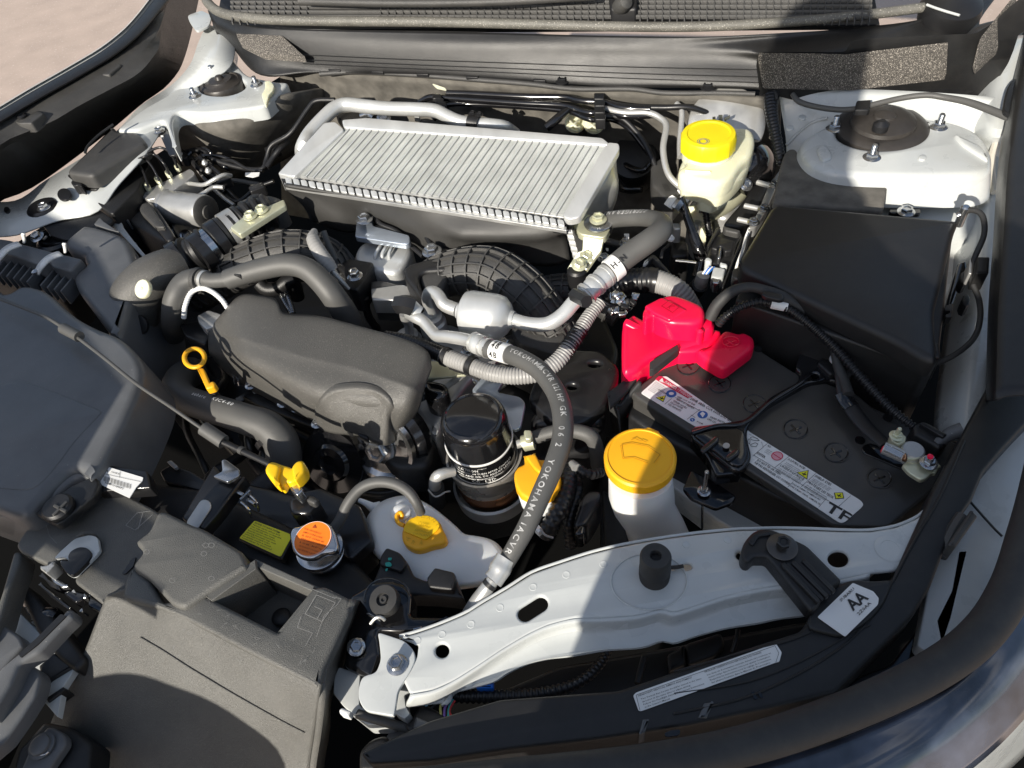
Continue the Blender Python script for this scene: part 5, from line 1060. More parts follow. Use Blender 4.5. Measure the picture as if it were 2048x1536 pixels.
bolt(pa+av.normalized()*-.003, .0175, axis=av, hh=.7)
thing('idler_pulley', 'glossy black round idler pulley in the shade below the engine cover', 'pulley', (665, 920, -.22))
pa = P(664, 925, -.21); av = V((-.35, -.75, .5))
lathe('disc', pa, [(.052, -.03), (.054, -.01), (.05, 0), (.03, .002), (.026, .008), (.015, .010), (.012, .004), (.001, .004)], M_GLOSS, 48, axis=av)
thing('drive_belt', 'black ribbed drive belt loop at the front of the engine', 'belt', (700, 950, -.25))
tube('belt', c3('f', '610 900 -.24 680 870 -.24 760 900 -.23 830 960 -.25 760 990 -.27 650 960 -.26 610 900 -.24'), 8, M_BLKC, 12, .008, ell=.5)

thing('dipstick', 'yellow ring-handled oil dipstick standing in the dark left of the engine cover', 'dipstick', (410, 750, -.1))
cx, cy = c('4', '1138 778')[0]
tube('ring_handle', [P(x, y, -.085) for x, y in circ(cx, cy, 20, 18.5, 20)]+[P(cx+20, cy, -.085), P(*circ(cx, cy, 20, 18.5, 20)[1], -.085)], 5, M_AMB, 12, .003, ell=.8)
slab('stem', c('4', '1150 835 1190 835 1230 930 1200 945'), -.09, .007, M_AMB, 3, .002)
slab('collar', c('4', '1195 938 1245 908 1262 925 1250 945 1205 958'), -.09, .012, M_AMB, 4, .003)
tube('guide_tube', c3('4', '1228 945 -.1 1255 980 -.13 1285 1015 -.17 1310 1060 -.24'), [5, 6, 6, 6], M_GP, 14, .005)

thing('radiator_hose', 'fat dark radiator hose with a sunlit grey stretch left of centre', 'hose', (470, 860, -.15))
o, fr = tube('hose', c3('4', '1120 860 -.24 1060 900 -.2 1035 965 -.17 1090 1020 -.16 1200 1060 -.155 1330 1100 -.15 1450 1140 -.15 1560 1180 -.155 1640 1260 -.17 1660 1380 -.2 1640 1536 -.26'), [30, 30, 29, 28, 29, 30, 31, 33, 35, 35, 34], M_RUBG, 28, .006, ret=True)
hosetext('subaru', fr, .44, .008, M_WINK, V((.1, .1, 1)), T); hosetext('K3C4-80', fr, .53, .008, M_WINK, V((.1, .2, 1)), T)
tube('hose_clamp', c3('4', '1590 1230 -.17 1610 1260 -.175'), 38, M_SATIN, 28, .004)
tube('dark_lower_hose', c3('f', '545 960 -.2 500 1000 -.2 470 1040 -.2 440 1070 -.22'), 26, M_DARK, 24, .006)
lathe('clamp_tab', P(500, 990, -.12), [(.004, 0), (.004, .004)], M_ZINC, 8)

thing('hose_clamp', 'silver spring hose clamp with raised tab near the yellow warning sticker', 'hose clamp', (480, 990, -.1))
slab('clamp_tab', c('y', '195 300 225 255 330 310 290 350'), -.105, .004, M_ZINC, 2, .001)
slab('clamp_lug', c('y', '340 410 380 370 480 430 450 470'), -.105, .008, M_ZINC, 3, .002)
for q in ('410 280 -.1 275 405 -.1', '290 440 -.11 360 500 -.11 410 570 -.115 430 640 -.13', '390 330 -.105 460 390 -.108 510 460 -.112 530 560 -.125'): tube('wire', c3('y', q), 2.6, M_ZINC, 8, .004)
thing('cable_bracket', 'bent grey metal bracket and latch arm below the release cable', 'bracket', (450, 950, -.1))
slab('upper_tab', c('4', '1295 1375 1320 1370 1400 1430 1400 1465 1330 1505 1245 1470 1300 1440'), -.09, .005, M_ZINC, 3, .001)
slab('long_arm', c('7', '945 225 1120 -60 1180 20 1290 0 1140 200 1060 290'), -.1, .02, M_SATIN, 8, .004)
slab('arm_slot', slot(*c('7', '1075 165')[0], *c('7', '1015 255')[0], 13), -.099, .002, M_ALU, 0, .001, z=.0015)
slab('clip_box', c('y', '940 180 1060 130 1130 270 1050 350 960 270'), -.075, .02, M_ZINC, 4, .003)
slab('pin_block', c('y', '950 380 1100 340 1240 320 1360 400 1200 600 960 600 930 470'), -.1, .05, M_SATIN, 8, .005)
slab('pin_cap', c('y', '1165 410 1230 340 1340 400 1280 465'), -.085, .01, M_GP, 5, .003)
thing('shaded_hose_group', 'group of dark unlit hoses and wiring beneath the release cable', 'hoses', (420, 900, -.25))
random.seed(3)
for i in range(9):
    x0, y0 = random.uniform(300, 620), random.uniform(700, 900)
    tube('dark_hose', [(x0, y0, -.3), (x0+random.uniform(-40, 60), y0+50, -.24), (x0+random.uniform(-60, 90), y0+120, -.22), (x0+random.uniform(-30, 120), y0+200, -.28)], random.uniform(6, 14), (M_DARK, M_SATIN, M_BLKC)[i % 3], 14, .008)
tube('guide', c3('4', '835 640 -.2 880 720 -.22 890 900 -.26'), 8, M_BP, 12, .01)
for q in ('840 680', '1430 1000', '1540 1020'): box('dark_clip', P(*c('4', q)[0], -.2), (.03, .015, .012), M_SATIN, 30, .002)
slab('silver_edge', c('4', '1450 960 1540 940 1680 1000 1640 1010 1500 1000'), -.2, .01, M_ALU, 3, .002)

# =============== OIL FILTER ===============
thing('oil_filter', 'glossy black oil filter can with white caution print standing in a metal cup', 'oil filter', (955, 870, -.15))
tt = P(943, 828, -.10); fax = V((-.03, .02, 1)).normalized(); R1 = mm(tt, 72); fb = tt-fax*.1
lathe('can', fb, [(R1*.97, -.005), (R1*1.0, 0), (R1*1.0, .045), (R1*.965, .05), (R1*.965, .078), (R1*.95, .086), (R1*.90, .093), (R1*.82, .0975), (R1*.77, .0985), (R1*.74, .0965), (R1*.5, .0985), (.001, .099)], M_GLOSS, 72, axis=fax)
x_, y_, a_ = frame(fax)
def canprint(txt, z, a0, size, name='caution_lettering', rr=1.004):
    tv, tf = tmesh(txt, 1, 0, .01, .5); vs = []
    side = math.atan2((V((-.05, -1, 0))).dot(y_), (V((-.05, -1, 0))).dot(x_))
    for q in tv:
        an = side+a0+q.x*size/R1; vs.append(fb+(x_*math.cos(an)+y_*math.sin(an))*R1*rr+a_*(z+q.y*size))
    mk(name, vs, tf, M_WINK, smooth=0)
canprint('CAUTION', .0335, -.75, .0068); canprint('TIGHTEN 3/4 TURN AFTER CONTACT', .027, -.8, .0050)
canprint('AND ADD OIL TO ADJUST LEVEL', .0205, -.85, .0058); canprint('READ OWNERS MANUAL FOR DETAILS', .0150, -.8, .0038); canprint('CO., LTD.', .0075, -.4, .0085)
lathe('white_line', fb, [(R1*1.003, .0452), (R1*1.006, .046), (R1*1.006, .0478), (R1*.99, .0482)], M_WINK, 72, axis=fax)
for t0 in (-.6, -.12): canprint('—o—', .0385, t0, .005, 'emblem')
lathe('lower_line', fb, [(R1*1.003, .004), (R1*1.005, .0045), (R1*1.005, .0055), (R1*1.0, .006)], M_WINK, 72, axis=fax)
lathe('cup', fb, [(R1*.7, -.050), (R1*.98, -.046), (R1*1.04, -.036), (R1*1.01, -.030), (R1*1.09, -.024), (R1*1.10, .002), (R1*1.15, .005), (R1*1.15, .007), (R1*1.08, .007), (R1*1.04, -.004)], M_CUP, 72, axis=fax)
lathe('copper_ring', fb, [(R1*1.02, -.062), (R1*1.05, -.052), (R1*1.02, -.044), (R1*1.045, -.038), (R1*1.0, -.034)], M_COPPER, 72, axis=fax)
lathe('outer_ring', fb, [(R1*1.2, -.085), (R1*1.22, -.068), (R1*1.22, -.060), (R1*1.14, -.058), (R1*1.1, -.085)], M_ALU, 72, axis=fax)
tube('outlet_pipe', c3('k', '1420 20 -.18 1300 40 -.175 1200 80 -.175 1160 160 -.19 1165 250 -.22'), [10, 11, 12, 12, 12], M_ALUP, 20, .005)
tube('outlet_hose', c3('k', '1175 230 -.21 1185 330 -.24 1200 450 -.28'), 16, M_RUB, 20, .005)
tube('spring_clip', [P(*c('k', '1070 270')[0], -.19), P(*c('k', '1150 360')[0], -.2), P(*c('k', '1225 350')[0], -.2), P(*c('k', '1300 300')[0], -.2), P(*c('k', '1370 290')[0], -.2)], 1.8, M_ALU, 8, .004)
thing('oil_cooler_hose', 'short dark grey hose with a silver clamp running right from the oil filter cup', 'hose', (1100, 885, -.17))
tube('stub', c3('o', '1180 810 -.165 1270 790 -.165'), 9, M_ALUP, 18, .005)
tube('hose', c3('f', '1048 882 -.165 1080 872 -.16 1115 863 -.155 1150 862 -.155 1180 872 -.16 1192 895 -.18 1195 930 -.22'), [13, 14, 15, 15, 16, 15, 14], M_RUBG, 22, .005)
tube('clamp', c3('o', '1275 800 -.163 1310 790 -.162 1420 770 -.16'), 16.5, M_YZINC, 24, .005, ell=1.03)
slab('clamp_ear', c('o', '1280 610 1380 610 1400 680 1380 740 1300 740 1280 680'), -.135, .01, M_YZINC, 4, .002)
thing('transmission_filler_cap', 'amber oil filler cap with a ribbed tab, half hidden behind the lettered hose', 'filler cap', (1075, 960, -.15))
slab('cap', c('o', '1145 1260 1150 1180 1200 1110 1290 1070 1280 960 1300 945 1320 975 1400 950 1400 920 1425 915 1445 945 1480 1010 1560 1010 1660 1040 1750 1130 1790 1260 1770 1380 1680 1500 1560 1560 1360 1560 1230 1480 1160 1360'), -.135, .018, M_AMB, 4, .004)
slab('grip_fin', c('o', '1300 980 1440 950 1540 1160 1500 1210 1420 1140'), -.131, .006, M_AMB, 5, .002, z=.003)
lathe('white_neck', P(1078, 975, -.15), [(.040, -.04), (.042, 0), (.04, .004)], M_TANK, 32, rp=44)
thing('black_harness', 'black corrugated harness bundles and a connector block right of the amber cap', 'harness', (1130, 990, -.15))
tube('conduit', c3('v', '640 700 -.17 660 800 -.16 640 950 -.155 600 1080 -.155 540 1200 -.16 470 1330 -.17 430 1400 -.18'), [14, 17, 19, 20, 20, 19, 17], M_BLKC, 20, .004, corr=(.008, .0012))
tube('conduit', c3('v', '700 800 -.18 740 900 -.175 740 1000 -.175 700 1120 -.18 660 1300 -.19 680 1500 -.22'), 12, M_BLKC, 16, .004, corr=(.007, .001))
tube('conduit', c3('v', '690 700 -.16 740 740 -.155 800 790 -.155 880 810 -.16 970 790 -.17'), [7, 10, 11, 11, 10], M_BLKC, 16, .004, corr=(.006, .0012)); tube('grey_tape', c3('v', '690 710 -.155 740 760 -.15'), [9, 11], M_ALU, 16, .005)
slab('connector_block', c('v', '790 1020 850 960 960 960 980 1010 930 1130 830 1290 740 1320 700 1290 760 1120'), -.16, .05, M_SATIN, 8, .005)
slab('connector_cap', c('v', '760 1290 820 1300 800 1390 740 1400 710 1370'), -.15, .03, M_GLOSS, 5, .004)
slab('white_clip', c('v', '330 1330 370 1290 410 1340 370 1370'), -.15, .01, M_LAB, 2, .001)
tube('clip_strap', c3('v', '390 1330 -.15 430 1390 -.15 510 1420 -.155'), 2.4, M_GREYC, 8, .004)
slab('left_panel', c('v', '980 950 1240 1100 1240 1536 1000 1536'), -.25, .05, M_DARK, 8, .004)

# =============== TANKS ===============
def loft(name, outs, mat, n=48, parent='T', smooth=60, label=None):
    vs, fs = [], []
    for q, h in outs:
        pl = H(h); pts = [pl.at(x, y) for x, y in q]; C_ = cat(pts, n, True); vs += [p[0] for p in C_]
    m = len(outs)
    for i in range(m-1):
        for k in range(n): fs.append((i*n+k, i*n+(k+1) % n, (i+1)*n+(k+1) % n, (i+1)*n+k))
    fs.append(tuple(range(n))); fs.append(tuple((m-1)*n+k for k in range(n)))
    return mk(name, vs, fs, mat, parent, smooth, label)
def scl(q, s, dx=0, dy=0):
    cx = sum(p[0] for p in q)/len(q); cy = sum(p[1] for p in q)/len(q); return [(cx+(x-cx)*s+dx, cy+(y-cy)*s+dy) for x, y in q]
thing('coolant_tank', 'milky white coolant overflow tank with a yellow COOLANT cap and the grey hose above it', 'coolant tank', (860, 1080, -.2))
tk = c('k', '205 770 215 690 270 580 370 470 520 390 700 350 850 360 980 420 1120 500 1300 640 1450 770 1560 870 1720 900 1900 940 2030 1020 2140 1180 2220 1350 2100 1480 1900 1560 1600 1620 1300 1640 1000 1600 700 1450 500 1300 330 1150 250 980')
loft('tank', [(scl(tk, .86, 4, 0), -.150), (scl(tk, .93, 2, 0), -.153), (scl(tk, .98), -.163), (tk, -.18), (tk, -.26), (scl(tk, .95), -.33)], M_TANK, 90)
tube('spout', c3('k', '130 415 -.17 210 450 -.17 290 500 -.175 360 530 -.18'), [5, 6, 9, 16], M_TANK, 14, .004)
slab('cap', c('k', '705 830 740 740 850 640 980 610 1120 630 1230 700 1260 800 1320 900 1310 970 1250 1010 1120 1030 960 1090 850 1080 740 1010 700 920'), -.138, .012, M_AMB, 14, .004, rn=5)
lathe('cap_skirt', P(*c('k', '975 870')[0], -.15), [(.040, -.02), (.040, .004)], M_AMB, 32, rp=38)
slab('cap_lit_field', c('k', '715 830 780 700 900 635 1020 615 1150 650 1230 730 1220 800 1050 950 1010 950'), -.137, .002, M_YOR, 8, .001, z=.0015)  # sunlit part of the cap, put on as a yellower sheet
tube('strap', c3('k', '740 760 -.14 670 730 -.14 640 680 -.14 640 620 -.14 680 580 -.14 710 600 -.14 700 660 -.145'), 4.5, M_AMB, 10, .003)
lathe('strap_post', P(*c('k', '700 600')[0], -.15), [(.013, -.01), (.013, .004), (.006, .008)], M_TANK, 24)
pr = Print(-.1345)
def tk_(s, t, h, z=.001): a_, b_ = c('k', s); pr.text(t, a_, b_, h, z)
for i, ch in enumerate('COOLANT'):
    a = R_(215+i*20); x, y = 700+975/6.827+math.cos(a)*32, 940+835/6.827+math.sin(a)*26; t = a+math.pi/2
    pr.text(ch, (x-3*math.cos(t), y-3*math.sin(t)), (x+3.5*math.cos(t), y+3.5*math.sin(t)), 6.5, .0012)
for i, t in enumerate(('USE', 'GENUINE', 'ANTIFREEZE', 'COOLANT')): tk_(f'{930-i*25} {745+i*45} {1060+i*12} {775+i*48}', t, 4)
pr.done('raised_lettering', M('cap_lettering', (.55, .33, .01), .5))
pr = Print(-.1375); tk_('780 960 1000 1030', '冷却水', 7, .0012) if False else [pr.line(*c('k', q), .9, .0012) for q in ('770 920 810 950', '775 950 800 975', '800 930 830 945', '840 1010 880 960', '850 970 890 990', '860 1020 885 985', '950 990 1000 990', '975 960 975 1030', '950 1020 970 1000', '980 1000 1000 1025')]
pr.done('raised_characters', M('cap_lettering_shade', (.5, .28, .01), .5))
thing('overflow_hose', 'curved dark grey rubber overflow hose arching to the white coolant tank', 'hose', (770, 985, -.1))
tube('hose', c3('f', '664 1062 -.125 680 1040 -.115 697 1005 -.1 722 976 -.09 755 964 -.085 790 968 -.085 818 985 -.09 834 1008 -.1 841 1024 -.118'), [11, 11, 11, 11, 11.5, 11.5, 11, 10, 10], M_RUBG, 24, .004)

thing('washer_filler', 'white washer bottle neck topped by a large amber snap cap', 'washer filler', (1290, 960, -.1))
lathe('cap', P(1280, 912, -.055), [(.060, -.028), (.063, -.024), (.0635, -.004), (.0605, .0), (.057, .001), (.056, -.001), (.03, .001), (.001, .001)], M_AMB, 64, rp=72)
slab('thumb_tab', c('6', '165 870 180 870 235 850 290 875 290 900 250 900'), -.056, .014, M_AMB, 4, .003)
pr = Print(-.0535)
for s_ in ('100 945 110 1010', '100 945 150 935', '150 935 230 950', '230 950 290 990', '110 1010 160 1005', '160 1005 230 1030', '150 920 175 910', '175 915 200 925', '200 920 225 930', '290 990 260 1030'): a_, b_ = c('6', s_); pr.line(a_, b_, 1.5, .001)
pr.done('washer_symbol', M('amber_emboss', (.6, .26, .005), .4))
nk = circ(1283, 985, 62, 40, 20)
loft('neck', [(circ(1281, 955, 64, 44, 20), -.08), (circ(1283, 988, 66, 48, 20), -.12), (circ(1288, 1016, 62, 44, 20), -.15), (circ(1308, 1048, 60, 40, 20), -.18), (circ(1322, 1085, 62, 46, 20), -.24), (circ(1334, 1130, 70, 56, 20), -.3)], M_TANK, 48)
slab('neck_fold', c('6', '210 1310 330 1280 440 1400 240 1420'), -.2, .04, M_TANK, 14, .01)

# =============== RADIATOR ===============
thing('radiator', 'black radiator tank with a yellow sticker beneath the orange pressure cap', 'radiator', (560, 1090, -.18))
slab('top_tank', c('f', '270 960 420 975 560 1040 700 1110 760 1175 720 1250 600 1180 400 1080 250 1010'), -.15, .08, M_BP, 12, .01)
slab('fan_shroud', c('f', '340 990 430 950 640 1000 720 1030 740 1090 690 1140 560 1080'), -.165, .05, M_SATIN, 8, .006)
slab('shroud_panel', c('f', '590 985 640 975 720 1010 745 1080 700 1120 660 1085 600 1040'), -.14, .02, M_SATIN, 8, .004)
st_ = Pl(c('y', '270 935')[0]+(-.13,), c('y', '830 1185')[0]+(-.13,), c('y', '480 700')[0]+(-.128,))
slab('sticker_base', c('y', '240 945 480 680 990 870 980 960 850 1210 820 1215'), st_, .012, M_SATIN, 4, .002, vert=False)
S1 = slab('yellow_sticker', c('y', '270 935 480 698 960 880 965 950 840 1180 815 1185'), st_, .0008, M_LYEL, 3, 0, vert=False, z=.0015)
pr = Print(st_)
tx = ('ENGINE COOLING SYSTEM', 'Never open when hot', 'Use only genuine coolant and', 'do not mix with other brands', 'Read the owners manual before', 'opening, hot steam may cause', 'severe burns to hands or face', 'ne jamais ouvrir a chaud', 'consulter le manuel')
for i, t in enumerate(tx):
    a_ = c('y', f'{478-i*22} {735+i*25}')[0]; L_ = .80+.15*((i*7) % 3)/2; b_ = (a_[0]+62*L_, a_[1]+25.5*L_); pr.text(t, a_, b_, 2.6 if i else 3.4, .002, 0)
pr.done('lettering', M_INK, S1)
thing('pressure_cap', 'round silver radiator pressure cap with an orange warning disc and two ears', 'radiator cap', (632, 1085, -.1))
cp = Pl(c('y', '960 900')[0]+(-.092,), c('y', '1600 950')[0]+(-.095,), c('y', '1280 1230')[0]+(-.10,))
slab('cap', c('y', '945 870 990 780 1080 770 1160 730 1280 705 1400 705 1500 740 1560 830 1590 960 1610 1030 1590 1120 1500 1140 1400 1150 1300 1220 1180 1230 1060 1190 990 1110 970 1000'), cp, .010, M_STEEL, 14, .003, vert=False, rn=6)
q_ = c('y', '1270 945')[0]; CA = slab('orange_disc', circ(q_[0], q_[1], 40.5, 31, 40, -38), cp, .001, M_ORG, 0, 0, vert=False, z=.0012)
pr = Print(cp); pr.ringp(q_[0], q_[1], 40.5, .8, .76, .002, 40, -38); pr.done('disc_rim', M_LAB, CA)
pr = Print(cp); pr.poly(c('y', '1265 795 1300 750 1325 800'), .002)
tx = ('NEVER OPEN WHEN HOT', 'JAMAIS OUVRIR QUAND', 'IL EST CHAUD', 'PRESSION 108 kPa', '108 kPa', 'CAUTION HOT COOLANT', 'LIQUIDE BRULANT')
for i, t in enumerate(tx): a_ = c('y', f'{1150-i*14} {815+i*46}')[0]; b_ = (a_[0]+34+(3-abs(3-i))*5, a_[1]+11+(3-abs(3-i))*1.6); pr.text(t, a_, b_, 3, .002, 0)
pr.done('lettering', M('dark_orange_ink', (.35, .05, .005), .5), CA)
lathe('cap_skirt', P(640, 1098, -.127), [(.044, -.022), (.044, -.016), (.04, -.012), (.047, -.006), (.047, .004), (.04, .006)], M_STEEL, 48, rp=47)
tube('overflow_stub', c3('f', '640 1108 -.14 665 1120 -.15 700 1140 -.17'), 9, M_STEEL, 14, .005)
thing('radiator_label', 'white barcode label on black plastic beside the intake duct', 'label', (245, 975, -.13))
lb = slab('plate', c('4', '560 1390 860 1440 880 1536 560 1560'), -.068, .02, M_SATIN, 4, .002)
lpap = slab('paper', c('4', '592 1405 840 1480 835 1500 800 1536 760 1600 590 1520'), -.0675, .001, M_LAB, 2, 0, z=.001)
pr = Print(-.0665)
for i in range(26): x = 610+i*6.2; pr.line(*c('4', f'{x} {1470+i*1.9} {x-3} {1498+i*1.9}'), .5+.6*((i*5) % 3)/2, .0006)
pr.text('7A', *c('4', '603 1440 632 1448'), 4, .0006); pr.text('YAM01018WPS', *c('4', '610 1512 720 1550'), 4, .0006); pr.text('11008 FL', *c('4', '650 1450 700 1464'), 3, .0006); pr.line(*c('4', '600 1455 830 1505'), .6, .0006); pr.line(*c('4', '705 1440 700 1480'), .6, .0006)
pr.done('barcode_and_lettering', M_INK, lpap)

thing('radiator_cover', 'large grained grey plastic radiator cover filling the bottom left, with a recessed pocket', 'radiator cover', (400, 1250, -.08))
slab('upper_deck', c('7', '80 370 130 290 260 220 520 110 600 70 800 175 820 190 1030 300 700 620 560 640 540 680 440 600 385 560 400 520 520 380 500 315 420 310 330 400 270 480 105 405'), -.085, .012, M_COVER, 8, .004)
slab('raised_block', c('7', '700 350 780 290 825 190 860 185 1010 260 1060 275 1270 400 1300 480 1070 625 960 700 900 680 770 540 700 500 690 470 750 400'), -.055, .05, M_COVER, 10, .006)
slab('main_deck', c('7', '690 480 780 545 850 670 1070 620 1090 640 1460 828 1640 590 1700 580 1840 650 1830 720 1700 1000 1670 1120 1300 930 940 740 840 700 640 640 650 560'), -.062, .014, M_COVER, 8, .005)
slab('pocket_floor', c('7', '1040 640 1340 440 1700 600 1480 900'), -.125, .01, M_COVER, 2, .001)
slab('pocket_wall', c('7', '1065 625 1340 440 1345 490 1110 660'), -.06, .07, M_COVER, 1, .001)
slab('pocket_wall', c('7', '1340 440 1345 480 1640 610 1650 580'), -.065, .06, M_COVER, 1, .001)
slab('pocket_wall', c('7', '1640 600 1700 590 1500 840 1455 825'), -.064, .06, M_COVER, 1, .001)
lathe('pocket_clip', P(*c('7', '1475 745')[0], -.118), [(.018, -.006), (.019, .002), (.015, .005), (.001, .006)], M_DARK, 24, rp=19)
f1 = c3('7', '560 640 -.075 640 600 -.066 700 610 -.063 780 640 -.062 860 690 -.062 960 730 -.062 1180 830 -.062 1400 950 -.062 1680 1100 -.062')
f2 = c3('7', '530 700 -.09 640 690 -.083 700 700 -.08 780 730 -.078 860 770 -.076 960 810 -.074 1170 900 -.073 1390 1020 -.073 1670 1170 -.073')
f3 = c3('7', '420 980 -.13 520 960 -.125 600 970 -.122 700 1000 -.12 800 1030 -.118 920 1070 -.115 1150 1150 -.113 1370 1240 -.112 1650 1330 -.11')
f4 = c3('7', '270 1290 -.18 380 1290 -.178 500 1310 -.175 620 1330 -.172 760 1360 -.17 900 1400 -.168 1130 1450 -.166 1350 1500 -.165 1620 1540 -.16')
f5 = c3('7', '180 1600 -.23 320 1620 -.228 460 1640 -.226 600 1660 -.222 740 1690 -.22 880 1720 -.22 1110 1760 -.22 1330 1800 -.22 1610 1840 -.21')
rows('front_slope', [f1, f2, f3, f4, f5], M_COVER, 70, .004, sub=6, smooth=50)
s1 = c3('7', '1840 650 -.062 1690 1000 -.064 1675 1160 -.073 1655 1340 -.11 1625 1540 -.16 1600 1840 -.21')
s2 = [(x+12, y+2, h-.006) for x, y, h in s1]; s3 = c3('7', '1900 660 -.13 1790 1040 -.14 1740 1180 -.15 1730 1340 -.18 1700 1540 -.23 1690 1840 -.28')
rows('right_flange', [s1, s2, s3], M_COVER, 50, .003, lin=True)
FS = T.children[-1] if False else bpy.data.objects['front_slope']
tube('seam_line', [onto(FS, x, y, .0012) for x, y in c('7', '740 850 800 885 860 920 930 965 1000 1010 1100 1070 1200 1130 1300 1187 1400 1243 1500 1298 1600 1348')], 1.3, M_COVER, 8, .01)
lip = c3('7', '20 780 -.1 60 440 -.095 90 400 -.09 110 410 -.09 180 450 -.09 235 490 -.09')
slab('left_flange', c('7', '0 640 70 400 110 400 100 460 60 560 0 760 -60 900 -90 860'), -.09, .03, M_COVER, 8, .004)
pr = Print(-.0605)
def seg(k, s, w=1): P_ = c(k, s); [pr.line(P_[i], P_[i+1], w, .0006) for i in range(len(P_)-1)]
seg('7', '1640 600 1760 650', .8); seg('7', '1600 730 1690 770 1760 670 1660 630 1600 730', .8); seg('7', '1650 690 1690 710 1660 760', .8); seg('7', '1580 740 1560 800 1640 830 1600 900', .6); seg('7', '1745 640 1790 650 1770 680 1700 740 1660 850', .6)
for i in range(30):
    x, y = 900+random.random()*800, 640+random.random()*350
    if y < 830+(x-1460)*.9 and x < 1700 and y < 850 and x > 1040: continue
    P0 = [(x+random.uniform(-22, 22), y+random.uniform(-18, 18)) for _ in range(4)]; seg('7', ' '.join(f'{a} {b}' for a, b in P0), .35)
pr.done('scratches', M_GREYC)
pr = Print(-.0838); seg('7', '660 265 720 200 790 190', .7); seg('7', '660 265 710 290 800 210', .7); seg('7', '750 200 725 285', .8); seg('7', '240 250 260 320 300 360', .5); pr.done('moulded_mark', M_GREYC)
pr = Print(-.0535)
for q in ('1080 370', '1070 415', '1110 370', '905 555', '1110 545', '770 405'):
    pr.ringp(*c('7', q)[0], 6, .6, .8, .0008, 16)
pr.done('moulded_rings', M_GREYC)
slab('clip_hole', c('7', '690 445 715 430 700 480 660 520 640 520'), -.0835, .003, M_GLOSS, 3, 0, z=.0008)

thing('bonnet_latch', 'bonnet latch with a hooked cream plate and black lever in the bottom left', 'latch', (150, 1130, -.08))
slab('cream_plate', c('a', '640 530 720 440 900 280 1080 235 1180 265 1190 370 1205 420 1160 480 1040 600 900 740 820 730 730 590 720 540 850 560 760 500'), -.078, .005, M_WHITE, 8, .001)
slab('dark_opening', c('a', '725 590 760 545 850 570 820 510 860 440 960 390 1060 400 1120 470 1090 540 900 735 830 735'), -.077, .006, M_SATIN, 10, .001, z=.002)
slab('latch_bracket', c('a', '480 610 570 600 640 550 650 600 550 700 480 650'), -.08, .02, M_ALU, 2, .002)
for q, m in (('600 760 650 740 800 820 830 860 740 880 640 830', M_ZINC), ('460 810 500 820 700 980 860 1120 820 1140 600 980 470 850', M_GLOSS), ('760 930 850 900 1050 930 1000 1010 900 1060 780 970', M_GLOSS), ('470 700 520 720 700 840 720 900 600 860', M_SATIN), ('850 900 900 900 960 960 900 990', M_ALU), ('950 1130 990 1130 1000 1165 960 1160', M_ZINC), ('1000 930 1060 940 1040 1000 980 1010', M_ZINC), ('1060 940 1260 1030 1240 1200 1050 1100', M_GLOSS)):
    slab('latch_piece', c('a', q), -.1, .014, m, 4, .003)
tube('pull_rod', c3('a', '210 820 -.14 300 1000 -.14 400 1130 -.13 500 1200 -.13 640 1220 -.13 700 1240 -.13'), [8, 9, 12, 16, 18, 14], M_GLOSS, 16, .006)
for y in (0, 40, 90): tube('spring_wire', c3('a', f'390 {1250+y} -.13 480 {1320+y*.7} -.13 600 {1330+y*.4} -.13'), 2, M_ALU, 8, .005)
slab('release_lever', c('7', '340 705 375 700 385 740 330 790 200 930 100 990 60 1090 -60 1280 -150 1240 0 1010 60 960 160 880 310 760'), -.075, .02, M_DUCT, 8, .005)
slab('lever_groove', c('7', '320 730 350 740 200 890 110 960 100 940 190 860'), -.074, .002, M_DARK, 3, 0, z=.0008)
thing('grille_shutter', 'dark grille panel pieces at the far bottom left beside the lever', 'grille panel', (60, 1330, -.12))
slab('pad', c('7', '-100 760 0 775 100 840 125 890 60 960 -20 1060 -200 1100'), -.1, .02, M_DUCT, 8, .004)
slab('pad', c('7', '90 1000 120 970 200 1020 215 1060 190 1150 120 1260 20 1400 -100 1500 -150 1240 0 1170'), -.095, .02, M_DUCT, 10, .004)
slab('lower_pad', c('7', '-100 1300 0 1240 60 1280 0 1400 -60 1536'), -.14, .03, M_BP, 6, .004)
slab('white_backing', c('7', '20 760 60 680 180 800 390 1020 330 1110 300 1270 180 1130 90 990 0 900'), -.128, .01, M_WHITE, 3, .001)
slab('black_frame', c('7', '120 560 200 640 390 880 450 960 390 1030 300 960 200 840 90 620'), -.12, .03, M_BP, 10, .006)
slab('black_frame', c('7', '200 1000 280 930 390 1000 260 1080 230 1140'), -.124, .02, M_BP, 4, .003)
slab('rib', c('7', '240 1170 330 1110 340 1125 250 1190'), -.124, .02, M_BP, 1, .001)
thing('push_clip_corner', 'black trim corner with a large round push clip at the bottom left edge', 'trim corner', (85, 1490, -.12))
slab('trim', c('7', '60 1560 90 1440 230 1290 380 1320 480 1400 460 1620 200 1700 60 1700'), -.15, .04, M_BP, 8, .006)
slab('seat', c('7', '150 1440 250 1310 330 1350 350 1400 240 1560 100 1560'), -.135, .012, M_DUCT, 12, .004)
lathe('push_clip', P(*c('7', '218 1420')[0], -.132), [(.022, -.004), (.023, .001), (.018, .002), (.017, .008), (.014, .010), (.001, .010)], M_DUCT, 40, rp=26)
tube('clip_rim', [P(x, y, -.131) for x, y in circ(*c('7', '215 1425')[0], 19, 17, 20)[2:14]], 2, M_ZINC, 8, .004)

